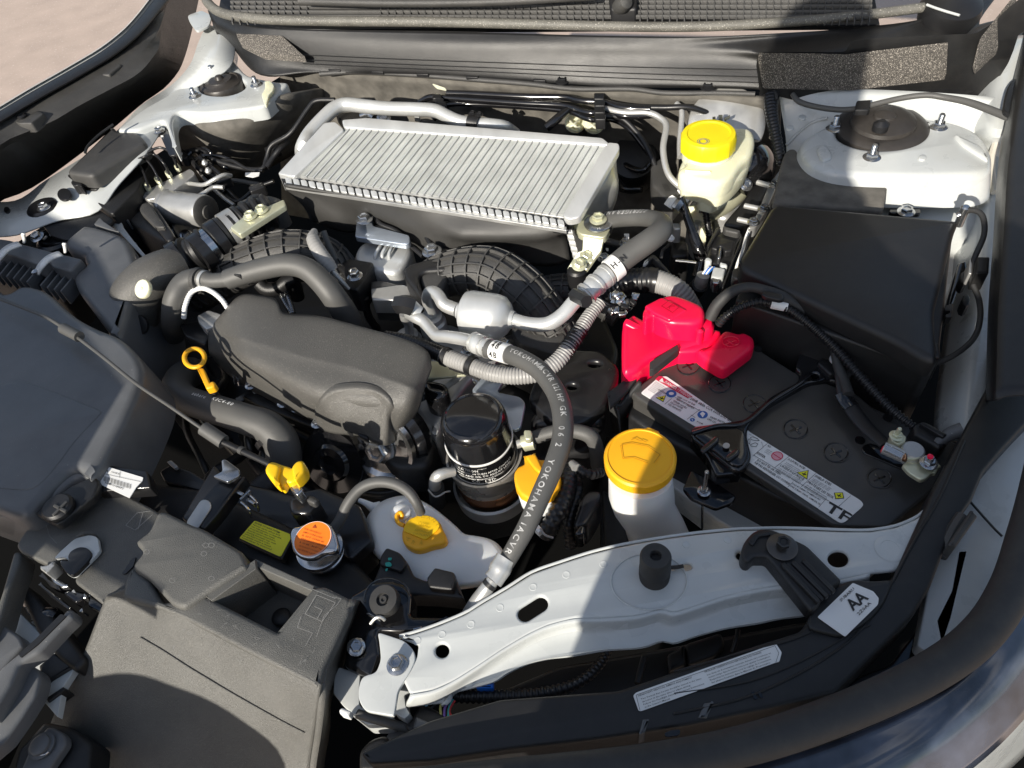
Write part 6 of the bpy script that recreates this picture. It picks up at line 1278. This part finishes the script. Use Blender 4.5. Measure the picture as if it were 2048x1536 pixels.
# =============== UPPER FRONT PANEL (white support) ===============
thing('radiator_support', 'shaded white front support panel with holes, sweeping across the lower right', 'body panel', (1200, 1200, -.1))
ue = [(c('8', '240 905')[0]), *c('8', '330 880 430 845 560 790 640 740 760 670 880 595 1020 545 1160 500 1280 470 1380 450 1530 425 1680 405 1800 393 1900 385'), *c('9', '440 142 600 138 800 142 1000 150 1150 150 1300 125 1420 75 1480 30 1560 -20'), *c('9', '1620 60 1500 200 1350 340 1300 380')]
lo = [*c('9', '1150 395 1000 430 850 450 640 465 500 485 300 530 120 590 0 625'), *c('8', '1500 770 1380 800 1200 812 1080 815 960 845 860 890 740 960 620 1040 500 1115 400 1160 290 1180 250 1100 320 1000 330 940')]
hl = [slot(*c('8', '845 790')[0], *c('8', '920 742')[0], 15), circ(*c('8', '444 967')[0], 14, 14, 20), circ(*c('9', '963 310')[0], 21, 16, 24), circ(*c('9', '1264 252')[0], 18, 12, 24), slot(*c('8', '1540 568')[0], *c('8', '1560 566')[0], 3.5), circ(*c('8', '1627 562')[0], 11, 7, 16), slot(*c('8', '1885 508')[0], *c('8', '1935 528')[0], 8)]
slab('top_face', ue+lo, -.08, .004, M_WHITE, 6, .003, holes=hl, rn=3)
n1 = [(x, y, -.0805) for x, y in lo[:-3]]
n2 = [(x-2, y+10, -.083) for x, y in lo[:-3]]; n3 = [(x-3, y+26, -.1) for x, y in lo[:-3]]
lw = [*c('9', '1100 560 950 600 800 640 620 662 480 690 300 720 130 765 0 805'), *c('8', '1500 925 1400 955 1220 968 1060 995 960 1010 860 1035 760 1080 690 1125 600 1150 500 1180 450 1240')]
n4 = [(x, y-8, -.103) for x, y in lw]; n5 = [(x, y, -.103) for x, y in lw]; n6 = [(x, y, -.118) for x, y in lw]
rows('front_flange', [n1, n2, n3, n4, n5, n6], M_WHITE, 90, .003, sub=4)
bk = [(x, y, -.082) for x, y in ue[:-4]]; rows('rear_lip', [bk, [(x, y+3, -.11) for x, y, h in bk]], M_WHITE, 80, .003, lin=True)
for q, r, w in (('1445 635', 76, 1.6),):
    x, y = c('8', q)[0]; tube('pressed_ring', [P(a, b, -.0795) for a, b in circ(x, y, r, r*.74, 30)+circ(x, y, r, r*.74, 30)[:1]], w, M_WHITE, 8, .006)
x, y = c('9', '1264 252')[0]; lathe('pressed_ring', P(x, y, -.0795), [(.042, 0), (.038, .001), (.026, .001), (.024, -.002)], M_WHITE, 40, rp=29)
slab('joint_plate', c('j', '610 605 720 640 900 700 1000 800 1020 900 960 1030 830 1230 790 1500 760 1500 480 1450 410 1330 410 1200 450 1080 600 1040 650 900 630 700'), -.078, .005, M_WHITE, 10, .001)
bolt(c('j', '825 960')[0]+(-.0775,), .0165, rp=15, hh=1.15)
slab('joint_step', c('j', '850 1210 960 1060 1000 1200 900 1280 920 1420 960 1480 900 1536 780 1460'), -.1, .02, M_WHITE, 4, .001)
for q in ('300 900', '420 870', '560 820', '700 740', '860 640', '1020 580', '1200 530', '1400 480', '1600 435', '1800 412'):
    x, y = c('8', q)[0]; lathe('spot_weld', P(x+10, y+9, -.0798), [(.0045, -.0005), (.004, .0002), (.0025, -.0001), (.001, -.0001)], M_WHITE, 14)
thing('lower_body_panel', 'shaded grey-white lower panel between the radiator cover and support', 'body panel', (700, 1370, -.12))
slab('panel', c('j', '200 980 430 1060 420 1200 420 1400 560 1450 780 1500 760 1600 500 1600 250 1400 140 1260 150 1100'), -.115, .03, M_WHITE, 5, .001)
slab('white_clip', c('j', '200 1440 230 1410 330 1450 300 1510 210 1480'), -.09, .012, M_LAB, 3, .002)
tube('grey_pipe', c3('j', '400 1480 -.11 560 1530 -.11 760 1590 -.115 960 1640 -.12'), 9, M_RUBG, 14, .006)
thing('radiator_mount', 'glossy black radiator mounting bracket with a round rubber bush and hex bolt', 'bracket', (762, 1200, -.1))
slab('bracket', c('j', '300 230 420 160 560 70 760 50 930 110 980 200 960 440 1400 440 1380 480 1100 600 800 610 610 600 650 860 560 1080 520 1100 250 970 280 700 330 400'), -.105, .03, M_GLOSS, 10, .005)
lathe('rubber_bush', P(*c('j', '675 265')[0], -.083), [(.044, -.03), (.046, -.005), (.043, .004), (.02, .006), (.018, -.004), (.012, -.004), (.011, .003), (.006, .003), (.005, -.002), (.001, -.002)], M_RUB, 48, axis=(-.15, -.15, 1), rp=31)
tube('bush_rim', [P(x, y, -.092) for x, y in circ(*c('j', '720 250')[0], 46, 40, 30)[14:30]], 2, M_GLOSS, 8, .005)
bolt(c('j', '385 770')[0]+(-.1,), .0155, axis=(.3, -.2, 1), rp=12.5, hh=1.2)
slab('pin_tab', c('j', '490 410 520 400 640 460 640 490'), -.09, .004, M_ZINC, 1, .001); tube('clip_wire', c3('j', '540 520 -.09 590 460 -.085 650 450 -.085 690 480 -.09'), 3.5, M_ALUP, 8, .004)
slab('green_nut', c('j', '980 570 1080 540 1090 570 990 590'), -.1, .01, M_ZINC, 2, .002)
thing('tank_bracket', 'black stepped plastic bracket with green paint marks in front of the coolant tank', 'bracket', (830, 1140, -.12))
slab('bracket', c('k', '310 1520 500 1060 560 1075 690 1140 780 1250 870 1440 1040 1510 1060 1480 1160 1320 1420 1390 1500 1600 1560 1760 1200 1720 700 1700 350 1640'), -.13, .03, M_BP, 6, .004)
slab('upright', c('k', '420 1180 500 1060 680 1130 780 1260 700 1400 400 1300'), -.125, .012, M_DARK, 6, .003, z=.002)
slab('box_block', c('k', '1045 1470 1155 1325 1420 1390 1440 1500 1400 1640 1080 1600'), -.118, .04, M_BP, 4, .003)
M_GREEN = M('green_paint_mark', (.02, .3, .25), .4)
for q in ('520 1200 575 1200 565 1235 520 1235', '480 1270 540 1255 575 1290 560 1320 490 1320', '490 1350 520 1340 510 1380 480 1385'): slab('paint_mark', c('k', q), -.122, .0008, M_GREEN, 2, 0, z=.0006)

thing('rubber_buffer', 'black cylindrical rubber bonnet buffer with a hole, standing on the white panel', 'buffer', (1310, 1120, -.08))
bx = P(*c('8', '1470 610')[0], -.08); btp = P(*c('8', '1462 490')[0], -.04)
lathe('buffer', bx, [(.034, -.006), (.037, 0), (.034, .009), (.038, .014), (.034, .022), (.038, .028), (.034, .036), (.038, .042), (.037, .05), (.037, .100), (.033, .108), (.014, .109), (.011, .09), (.001, .09)], M_RUB, 40, rp=31)
tube('buffer_tail', c3('8', '1540 568 -.076 1580 566 -.076 1610 560 -.074'), 4, M_RUB, 10, .004)
thing('lamp_adjuster_arm', 'black ribbed bracket arm bolted to the white panel with a dark washer', 'bracket', (1570, 1120, -.07))
slab('arm', c('9', '390 270 410 210 460 150 520 130 590 140 780 230 990 440 900 490 840 600 800 620 560 320 540 300 500 300 470 300 440 335 400 320'), -.06, .02, M_BP, 10, .004)
slab('hook_recess', c('9', '430 210 470 165 560 150 570 175 500 180 460 240'), -.058, .004, M_DARK, 6, .001, z=.001)
for q in ('640 350 840 560', '700 340 890 530', '760 330 930 500'): a_, b_ = c('9', q); slab('arm_rib', slot(*a_, *b_, 4.5), -.057, .006, M_BP, 0, .002, z=.003)
for q in ('670 350 865 545', '730 340 910 510'): a_, b_ = c('9', q); slab('arm_groove', slot(*a_, *b_, 3.5), -.057, .003, M_DARK, 0, 0, z=.0008)
lathe('washer', P(*c('9', '632 245')[0], -.058), [(.031, 0), (.032, .003), (.030, .004), (.001, .004)], M('gunmetal', (.12, .11, .1), .3, .8), 48, rp=30)
bolt(P(*c('9', '638 222')[0], -.05), .0145, M('dark_bolt', (.05, .05, .05), .3, .7), flange=False, rp=14)

# =============== HEADLAMP SURROUND ===============
thing('lamp_surround_panel', 'long black plastic headlamp frame along the bottom right with two stickers', 'headlamp frame', (1500, 1330, -.08))
fr1 = [(860, 1440), (1000, 1398), (1237, 1380), (1348, 1343), (1480, 1300), (1600, 1262), (1618, 1240), (1632, 1200), (1660, 1172), (1700, 1160), (1740, 1163), (1785, 1158), (1815, 1090), (1870, 968), (1950, 820), (2048, 640), (2120, 560)]
fr2 = [(2140, 760), (2048, 853), (2005, 900), (1968, 944), (1945, 1000), (1908, 1050), (1895, 1086), (1861, 1175), (1826, 1233), (1789, 1270), (1703, 1355), (1673, 1385), (1560, 1412), (1380, 1450), (1200, 1478), (1000, 1502), (860, 1524), (740, 1530), (720, 1505)]
slab('frame', fr1+fr2, -.075, .05, M_BP, 8, .004)
for q, w in ((c('9', '0 970 400 860 640 800 800 740 960 640'), 0), (c('9', '0 1220 400 1130 700 1000 950 850 1100 720 1190 600 1260 480 1400 220 1560 -60 1700 -380'), 1), (c('9', '0 1100 400 1040 660 950 900 830 1050 740 1150 700'), 0)):
    tube('moulded_ridge', [(x, y, -.074) for x, y in q], 2.4 if w else 1.5, M_BP, 8, .01)
slab('raised_pad', c('9', '800 620 900 490 1040 430 1160 440 1290 430 1240 560 1180 640 1110 700 980 770 780 720'), -.07, .01, M_BP, 14, .003)
SA = slab('code_sticker', c('9', '838 655 1045 455 1165 505 1197 545 1192 582 1000 770'), -.069, .0008, M_LAB, 3, 0, z=.001)
pr = Print(-.0680)
def t9(s, t, h): a_, b_ = c('9', s); pr.text(t, a_, b_, h, .0008)
t9('978 565 1058 492', 'SUBARU', 6); a_, b_ = c('9', '1045 620 1140 545'); pr.text('AA', a_, b_, 24, .0008, 2, .025); t9('1082 645 1155 575', '2Z0AA', 6.5); pr.done('lettering', M_INK, SA)
SB = slab('aiming_sticker', c('q', '135 725 165 695 1570 200 1600 200 1655 285 1630 380 1600 385 215 885 190 880'), -.0745, .0008, M_LAB, 3, 0, z=.001)
pr = Print(-.0735)
def tq(s, t, h, r=0): a_, b_ = c('q', s); pr.text(t, a_, b_, h, .0008, r)
for s_ in ('165 720 1585 215', '165 720 205 880', '1585 215 1625 290', '1625 290 1595 385'): a_, b_ = c('q', s_); pr.line(a_, b_, .8, .0008)
tq('190 735 740 545', 'HEADLIGHT VERTICAL AIMING ADJUSTMENT', 3.2)
for i, t in enumerate(('Two Vertical Aim Screws should be turned in the same', 'direction at the same time to adjust aiming.', 'Follow the Headlight Aiming Adjustment Instructions', 'in the Owner’s Manual.')):
    L_ = (1, .80, 1.0, .42)[i]; x0, y0 = 215+i*14, 770+i*27; tq(f'{x0} {y0} {x0+620*L_} {y0-215*L_}', t, 3, 0)
tq('870 490 1450 290', 'REGLAGE ORIENTATION VERTICALE DES PHARES', 3.2)
for i, t in enumerate(('Les deux vis d’orientation verticale doivent etre tournees en', 'meme temps dans le meme sens pour ajuster l’orientation.', 'Respectez les instructions pour le reglage de l’orientation', 'des phares fournies dans le Manuel du Proprietaire.')):
    L_ = (1, .97, .96, .93)[i]; x0, y0 = 895+i*14, 520+i*27; tq(f'{x0} {y0} {x0+650*L_} {y0-225*L_}', t, 3, 0)
pr.done('lettering', M_INK, SB)
for q in ('190 1160 230 1000 300 1000 250 1140', '790 990 850 840 950 820 880 990'): slab('grey_gusset', c('q', q), -.085, .03, M_DUCT, 2, .002, z=.012)
for q in ('1340 690 1370 680 1410 760 1380 765', '1400 680 1430 670 1465 745 1440 750'): slab('slot_mark', c('q', q), -.074, .002, M_GLOSS, 2, 0, z=.0008)
slab('hollow', c('q', '450 1110 520 1080 620 1070 610 1130 470 1150'), -.074, .002, M_GLOSS, 6, 0, z=.0008)
slab('frame_ledge', c('q', '0 1060 480 920 740 860 860 840 1270 740 1340 640 1440 640 1480 700 1640 830 1280 830 1150 920 780 1010 660 1170 430 1230 250 1150 180 1170 0 1210'), -.09, .03, M_BP, 6, .004, z=.01) if False else None
tube('corner_post', c3('9', '1690 60 -.07 1640 140 -.075 1600 220 -.08 1560 300 -.085'), [13, 14, 13, 9], M_GP, 8, .01)
slab('corner_post_face', c('9', '1740 20 1780 60 1650 240 1600 230'), -.06, .03, M_GP, 3, .003)
slab('black_gap_panel', c('f', '1200 1480 1560 1410 1780 1330 1850 1240 1900 1100 1960 960 2048 800 2140 700 2140 1000 2000 1180 1900 1320 1700 1430 1400 1500 1100 1560 700 1560 800 1520'), -.13, .04, M_GLOSS, 8, .002)
slab('white_fender_gap', c('f', '1860 1310 1835 1290 1870 1100 1930 960 2060 800 2150 720 2150 990 2060 1030 2010 1130 1960 1240 1910 1300'), -.105, .02, M_WHITE, 6, .002)
tube('chrome_strip', c3('9', '1700 -60 -.1 1860 120 -.1 1920 180 -.1'), 2.5, M_DARK, 8, .01)
slab('olive_strip', c('f', '1870 1240 1900 1180 1915 1100 1935 1100 1905 1240 1880 1290'), -.105, .01, M_GP, 3, .002)

thing('bonnet_seal', 'thick black rubber weather strip curving round the bottom right corner', 'weather strip', (1800, 1360, -.05))
tube('seal', c3('f', '560 1600 -.07 800 1570 -.06 1060 1548 -.055 1300 1525 -.05 1500 1488 -.045 1690 1424 -.04 1850 1350 -.035 1955 1275 -.03 2018 1185 -.025 2055 1080 -.02 2085 960 -.015 2120 780 -.01'), [24, 28, 33, 36, 38, 38, 38, 38, 38, 38, 36, 32], M_RUB, 30, .01)
thing('headlamp', 'tinted headlamp lens reflecting the sky at the bottom right corner', 'headlamp', (1800, 1480, -.1))
h1 = c3('f', '1000 1640 -.07 1300 1580 -.07 1550 1520 -.07 1740 1455 -.065 1890 1380 -.06 1990 1290 -.055 2050 1190 -.05 2100 1060 -.045')
h2 = c3('f', '1100 1730 -.09 1400 1670 -.09 1640 1600 -.085 1820 1520 -.08 1950 1430 -.075 2040 1330 -.07 2110 1210 -.065 2160 1080 -.06')
h3 = c3('f', '1200 1850 -.14 1500 1770 -.14 1740 1680 -.13 1890 1580 -.12 2010 1480 -.11 2100 1370 -.1 2170 1240 -.09 2230 1110 -.085')
rows('lens', [h1, h2, h3], M_GLASS, 60, .004, sub=5)
thing('bumper_corner', 'white bumper and wing edge curving at the extreme bottom right', 'bumper', (1980, 1460, -.12))
k1 = [(x, y, h-.002) for x, y, h in c3('f', '1660 1680 -.12 1780 1600 -.12 1890 1520 -.115 1980 1440 -.11 2050 1350 -.105 2140 1220 -.1')]
k2 = [(x+30, y+26, h-.01) for x, y, h in k1]; k3 = [(x+80, y+60, h-.2) for x, y, h in k1]
rows('painted_edge', [k1, k2, k3], M_WHITE, 50, .003)

thing('lamp_harness', 'black corrugated harness with coloured wires, blue tape and a grey connector under the white panel', 'harness', (1050, 1380, -.13))
tube('conduit', c3('8', '475 1190 -.12 600 1190 -.12 760 1190 -.12 900 1180 -.122 1040 1150 -.125 1140 1100 -.13 1210 1030 -.14 1250 960 -.15'), [13, 14, 14, 13, 12, 11, 10, 9], M_BLKC, 20, .004, corr=(.006, .0014))
slab('blue_tape', c('8', '608 1104 690 1100 690 1150 608 1150'), -.105, .01, M_BLUET, 2, .002)
for q, m in (('480 1185 400 1200 365 1240', M('light_blue_wire', (.2, .5, .7), .4)), ('485 1195 420 1225 390 1250', M_DARK), ('490 1200 440 1230 440 1290', M('yellow_wire', (.7, .65, .2), .4)), ('495 1200 460 1240 455 1290', M('purple_wire', (.3, .15, .5), .4)), ('500 1205 480 1240 475 1290', M('teal_wire', (.05, .5, .45), .4)), ('505 1210 480 1260 495 1300', M('red_wire', (.6, .03, .03), .4))):
    tube('wire', [(x, y, -.112) for x, y in c('8', q)], 2.6, m, 8, .004)
slab('connector', c('8', '290 1310 330 1240 360 1225 480 1290 510 1320 500 1400 440 1420 280 1360 260 1320'), -.11, .04, M_DARK, 5, .004)
slab('connector_lock', c('8', '320 1290 390 1320 375 1370 305 1345'), -.105, .01, M_DUCT, 3, .002, z=.002)
slab('housing', c('8', '200 1330 270 1330 500 1420 560 1500 300 1560 100 1480'), -.14, .05, M_DUCT, 14, .008)
slab('housing_cup', c('8', '40 1450 100 1390 180 1370 190 1460 170 1560 40 1560'), -.12, .03, M_BP, 14, .006)
slab('grey_edge', c('8', '600 1440 700 1370 760 1390 620 1450'), -.14, .01, M_DUCT, 3, .002)
thing('lamp_housing', 'dark headlamp housing shapes visible beneath the white panel', 'lamp housing', (1350, 1340, -.2))
slab('housing', c('f', '1000 1380 1120 1330 1300 1300 1480 1265 1620 1240 1640 1300 1300 1400 1000 1440'), -.18, .05, M_DARK, 12, .006)
slab('grey_panel', c('q', '480 300 660 190 680 400 500 480'), -.16, .02, M_BP, 8, .004); slab('grey_panel', c('q', '660 190 1040 70 1080 200 980 320 700 420'), -.165, .02, M_BP, 10, .004)
tube('cable', c3('q', '1210 50 -.15 1190 150 -.15 1150 280 -.155'), 5, M_BP, 10, .006); tube('cable', c3('q', '250 330 -.15 220 440 -.15 180 600 -.15'), 7, M_BP, 10, .006)

# side rail under the battery
thing('front_rail', 'grey-white chassis rail below the battery, mostly hidden', 'chassis rail', (1420, 1040, -.25))
slab('rail', c('6', '330 1000 420 1000 900 1320 1010 1400 860 1480 560 1300 330 1130'), -.24, .05, M_WHITE, 6, .004)
slab('inner_box', c('6', '0 900 330 860 700 1100 1300 1400 1300 1536 0 1536'), -.36, .05, M_DARK, 6, .004)

# =============== BEHIND THE CAMERA: what casts the shade ===============
def B(t, z, s=-.45): return V((s*.588+t*.809, s*.809-t*.588, z))
def body(name, label, J, E, mat, group=None):
    me = bpy.data.meshes.new(name); me.from_pydata([tuple(B(*j[0])) for j in J], E, [])
    o = bpy.data.objects.new(name, me); COL.objects.link(o); me.materials.append(mat)
    sk = o.modifiers.new('skin', 'SKIN'); sk.use_smooth_shade = True
    for i, j in enumerate(J): me.skin_vertices[0].data[i].radius = (j[1], j[1] if len(j) < 3 else j[2])
    me.skin_vertices[0].data[0].use_root = True
    sb = o.modifiers.new('subdivision', 'SUBSURF'); sb.levels = 2; sb.render_levels = 2
    return top(o, label, 'person')
M_COAT = M('dark_jacket', (.05, .055, .07), .8)
body('person', 'person in a dark jacket leaning over the bay to take the picture', [((.10, .95), .17, .15), ((-.03, 1.16), .33, .15), ((-.08, 1.38), .36, .15), ((-.06, 1.53), .14, .1), ((-.14, 1.62), .075), ((-.19, 1.78), .09), ((-.20, 1.97), .085), ((.34, 1.46, -.42), .075), ((.36, 1.3, -.3), .055), ((.10, 1.5, -.14), .04), ((-.10, 1.42, -.42), .07), ((-.10, 1.3, -.3), .05), ((-.07, 1.5, -.14), .035), ((.24, .5), .1), ((.25, .08), .07), ((.28, .03, -.3), .05), ((-.02, .5), .1), ((-.02, .08), .07), ((-.03, .03, -.3), .05)],
     [(0, 1), (1, 2), (2, 3), (3, 4), (4, 5), (5, 6), (2, 7), (7, 8), (8, 9), (2, 10), (10, 11), (11, 12), (0, 13), (13, 14), (14, 15), (0, 16), (16, 17), (17, 18)], M_COAT)
thing('shade_board', 'dark board on two posts, added unseen behind and left of the camera to cast shade', 'shade board', B(-1.4, 0))  # added board, out of view; its outline casts the shade band on the left
bd = Pl.__new__(Pl); bd.o = B(0, 0); bd.u = V((.809, -.588, 0)); bd.v = V((0, 0, 1)); bd.n = V((.588, .809, 0))
slab2('board', [[(-.79, .88), (-.79, 1.17), (-.86, 1.265), (-1.0, 1.29), (-1.2, 1.345), (-2.2, 1.42), (-2.2, .88)]], bd, .03, M_COAT, .004)
slab2('side_bar', [[(-.80, 1.125), (-.58, 1.13), (-.58, 1.158), (-.80, 1.165)]], bd, .02, M_COAT, .003, z=-.005)
for t_ in (-1.0, -2.0): tube('post', [B(t_, 0, -.47), B(t_, .5, -.47), B(t_, 1.2, -.47)], .02, M_COAT, 10, .1, metres=True)
blocker = Pl.__new__(Pl); blocker.o = B(-.5, 1.02); blocker.u = V((.809, -.588, 0)); blocker.v = V((0, 0, 1)); blocker.n = V((.588, .809, 0))
o = slab2('shade_blocker', [rnd([(-.25, -.5), (.14, -.5), (.11, .02), (.02, .045), (-.1, .03), (-.19, -.03), (-.22, -.06)], .04, 4)], blocker, .10, M_COAT, .02, 3, None)  # added blocker, out of view, shaped to cast the rounded shade at lower left
top(o, 'dark rounded shade bag held just behind the camera, left side', 'blocker')
g0 = P(380, -190, .10); g1 = P(1990, -150, .10); fr_ = V((-.53, -.85, 0))*.50+V((0, 0, .87))
thing('bonnet', 'raised car bonnet above the top of the picture, black lining inside', 'bonnet', g0)
bp_ = Pl(g0, g1, g0+fr_*.95)
if bp_.n.dot(V((-.5, -.8, -.3))) < 0: bp_.n = -bp_.n; bp_.v = bp_.n.cross(bp_.u)
q_ = [bp_.loc(v) for v in (g0, g1, g1+fr_*1.0, g0+fr_*1.0)]
slab2('outer_skin', [rnd(q_, .12, 5)], bp_, .02, M_WHITE, .006, z=-.02); slab2('lining', [rnd([(a*.94+.03, b*.94+.02) for a, b in q_], .1, 5)], bp_, .012, M_FELT, .004, z=0)
# =============== SMALL THINGS IN THE GAPS ===============
thing('coolant_pipe', 'thin dark pipe and bare steel rod crossing the gap right of the intercooler', 'pipe', (1250, 480, -.2))
tube('pipe', c3('h', '740 545 -.17 850 580 -.17 960 610 -.175 1080 650 -.18 1200 720 -.19'), 7, M_GP, 12, .006)
tube('thin_pipe', c3('h', '1640 500 -.11 1660 570 -.12 1600 640 -.14 1540 690 -.15 1515 800 -.16'), 3.5, M_GP, 10, .005)
tube('steel_rod', c3('h', '1720 828 -.16 1850 840 -.158 2000 858 -.156'), 3.4, M_STEEL, 10, .01)
tube('pipe_elbow_clip', c3('h', '1590 370 -.03 1600 420 -.035 1590 470 -.045'), 3.5, M_LAB, 10, .004)
lathe('clip_bead', P(*c('h', '1650 520')[0], -.11), [(.005, -.004), (.006, 0), (.003, .005)], M_LAB, 14)
slab('v_bracket', c('h', '1350 770 1400 740 1440 750 1660 1000 1620 1000 1400 790 1290 890 1265 885 1290 840'), -.15, .012, M_GP, 2, .002)
slab('white_tab', c('h', '1010 455 1080 455 1080 510 1035 515 1030 480 1010 478'), -.16, .004, M_LAB, 1, .001)
slab('white_tab', c('h', '1290 830 1350 790 1345 840 1300 890 1265 888'), -.15, .004, M_LAB, 2, .001)
slab('white_tab', c('h', '760 650 800 655 795 675 775 670'), -.165, .004, M_LAB, 1, .001)
slab('grey_block', c('h', '1640 310 1780 310 1790 390 1700 400 1660 350'), -.16, .03, M_ALU, 3, .003)
slab('dark_box', c('h', '1640 540 1880 560 1900 760 1660 780'), -.2, .06, M_BP, 8, .005)
for q in ('1470 10', '1030 590', '740 800', '1230 570'): bolt(P(*c('h', q)[0], -.17), .008)
thing('rear_engine_fittings', 'small fittings, bolts and sensor plugs between the intercooler and the firewall', 'fittings', (800, 240, -.15))
for q in ('490 690', '1010 745', '930 720'): bolt(P(*c('2', q)[0], -.12), .010, axis=(.1, -.5, .8))
tube('sensor', c3('2', '360 680 -.12 400 668 -.115 430 690 -.12'), 7, M_ZINC, 14, .004)
slab('dark_bracket', c('2', '200 660 330 650 480 680 560 740 420 730 250 720'), -.13, .02, M_BP, 6, .004)
slab('dark_bracket', c('2', '700 700 880 690 960 740 800 760'), -.14, .02, M_GP, 6, .004)
tube('black_strap', c3('2', '1440 750 -.09 1500 700 -.08 1570 640 -.075'), 9, M_GLOSS, 12, .006)
for q in ('1850 880 -.2 1900 960 -.2 2000 1000 -.19 2048 960 -.18', '1840 1000 -.22 1900 1100 -.22 2000 1110 -.21'): tube('black_pipe', c3('2', q), 6, M_GLOSS, 12, .006)
lathe('black_drum', P(*c('2', '1950 930')[0], -.2), [(.05, -.06), (.055, -.01), (.045, .01), (.02, .016), (.001, .017)], M_BP, 40, axis=(-.1, -.5, .8))
for q in ('120 665 150 720', '300 700 360 760'): a_, b_ = c('2', q); tube('lead', [a_+(-.12,), b_+(-.14,)], 4, M_DARK, 8, .005)
thing('front_engine_fittings', 'small bolts and clips along the dark edge under the engine cover', 'fittings', (560, 850, -.2))
for q in ('1660 1040', '1740 1068', '1860 1160', '1510 925', '1560 930', '1470 935'): bolt(P(*c('4', q)[0], -.17), .007, mat=M_SATIN if '1' == q[-1] else M_ZINC)
for q in ('1380 860 -.17 1390 900 -.17 1400 940 -.18', '1340 830 -.16 1365 880 -.17 1375 930 -.18'): tube('spring_wire', c3('4', q), 1.8, M_STEEL, 6, .003)
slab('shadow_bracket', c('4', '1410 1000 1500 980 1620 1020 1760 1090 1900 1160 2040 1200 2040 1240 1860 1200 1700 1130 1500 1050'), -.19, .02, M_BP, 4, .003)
tube('white_line_edge', c3('4', '1900 1165 -.178 1970 1190 -.178 2040 1212 -.178'), 1.5, M_ALU, 6, .01)
for q in ('700 1340 760 1310', '850 1150 900 1165'): a_, b_ = c('4', q); tube('wire', [a_+(-.22,), b_+(-.21,)], 1.6, M_ALU, 6, .01)
lathe('dark_connector', P(*c('4', '870 1135')[0], -.25), [(.02, -.03), (.022, 0), (.014, .006), (.012, -.004), (.001, -.004)], M_SATIN, 24)
slab('hinge_piece', c('4', '700 1250 770 1230 780 1280 730 1330 690 1300'), -.22, .02, M_SATIN, 3, .003)
slab('black_plate', c('4', '930 1440 1000 1400 1120 1440 1220 1500 1180 1560 960 1500'), -.15, .02, M_SATIN, 5, .003)
slab('grey_lug', c('4', '975 1385 1000 1375 1040 1410 1020 1425'), -.14, .006, M_ALU, 2, .001)
thing('wing_side_brackets', 'black clips and box fixed down the gap right of the fuse box', 'clips', (1930, 560, -.1))
slab('box', c('6', '1820 30 1885 30 1880 110 1815 110'), -.04, .03, M_BP, 4, .003)
slab('clip', c('6', '1785 45 1800 45 1795 115 1780 110'), -.05, .02, M_ALU, 2, .001)
for q in ('1760 130', '1770 240'): slab('clip', circ(*c('6', q)[0], 9, 12, 8), -.09, .02, M_DARK, 0, .002)
slab('stay', c('6', '1730 60 1770 50 1780 120 1740 170 1690 310 1660 330 1690 200'), -.12, .02, M_GLOSS, 5, .003)
thing('strut_leads', 'thin black sensor leads and a plug at the foot of the insulation mound', 'wiring', (380, 320, -.13))
for q in ('1440 500 -.13 1500 470 -.12 1560 520 -.125 1640 450 -.12 1740 440 -.115 1830 480 -.12 1840 540 -.13', '1560 560 -.13 1650 570 -.13 1740 520 -.12 1900 520 -.13 2048 560 -.14', '1640 600 -.14 1740 700 -.15 1830 800 -.16 1990 940 -.17', '1700 540 -.12 1800 620 -.13 1900 700 -.14 1960 770 -.15', '1900 600 -.14 1980 640 -.14 2048 680 -.15'):
    tube('lead', c3('u', q), 4.5, M_GLOSS, 10, .005)
slab('plug', c('u', '1460 480 1560 480 1560 540 1500 550 1455 530'), -.12, .02, M_DARK, 3, .003)
for q in ('1480 500', '1760 600', '1800 690'): lathe('bead', P(*c('u', q)[0], -.12), [(.006, -.004), (.007, 0), (.003, .006)], M_ALU, 12)
thing('headlamp_levelling_motor', 'dark headlamp back with a round opening at the far left edge', 'lamp motor', (100, 470, -.12))
lathe('ring', P(112, 478, -.115), [(.034, -.02), (.036, 0), (.030, .004), (.028, -.01), (.001, -.012)], M_SATIN, 36); bolt(P(75, 474, -.1), .009, axis=(-.1, -.2, 1))
for q in ('600 430 640 400', '660 400 700 420', '520 480 560 440'): a_, b_ = c('x', q); tube('lead', [a_+(-.11,), b_+(-.11,)], 2.5, M_ALU, 6, .01)
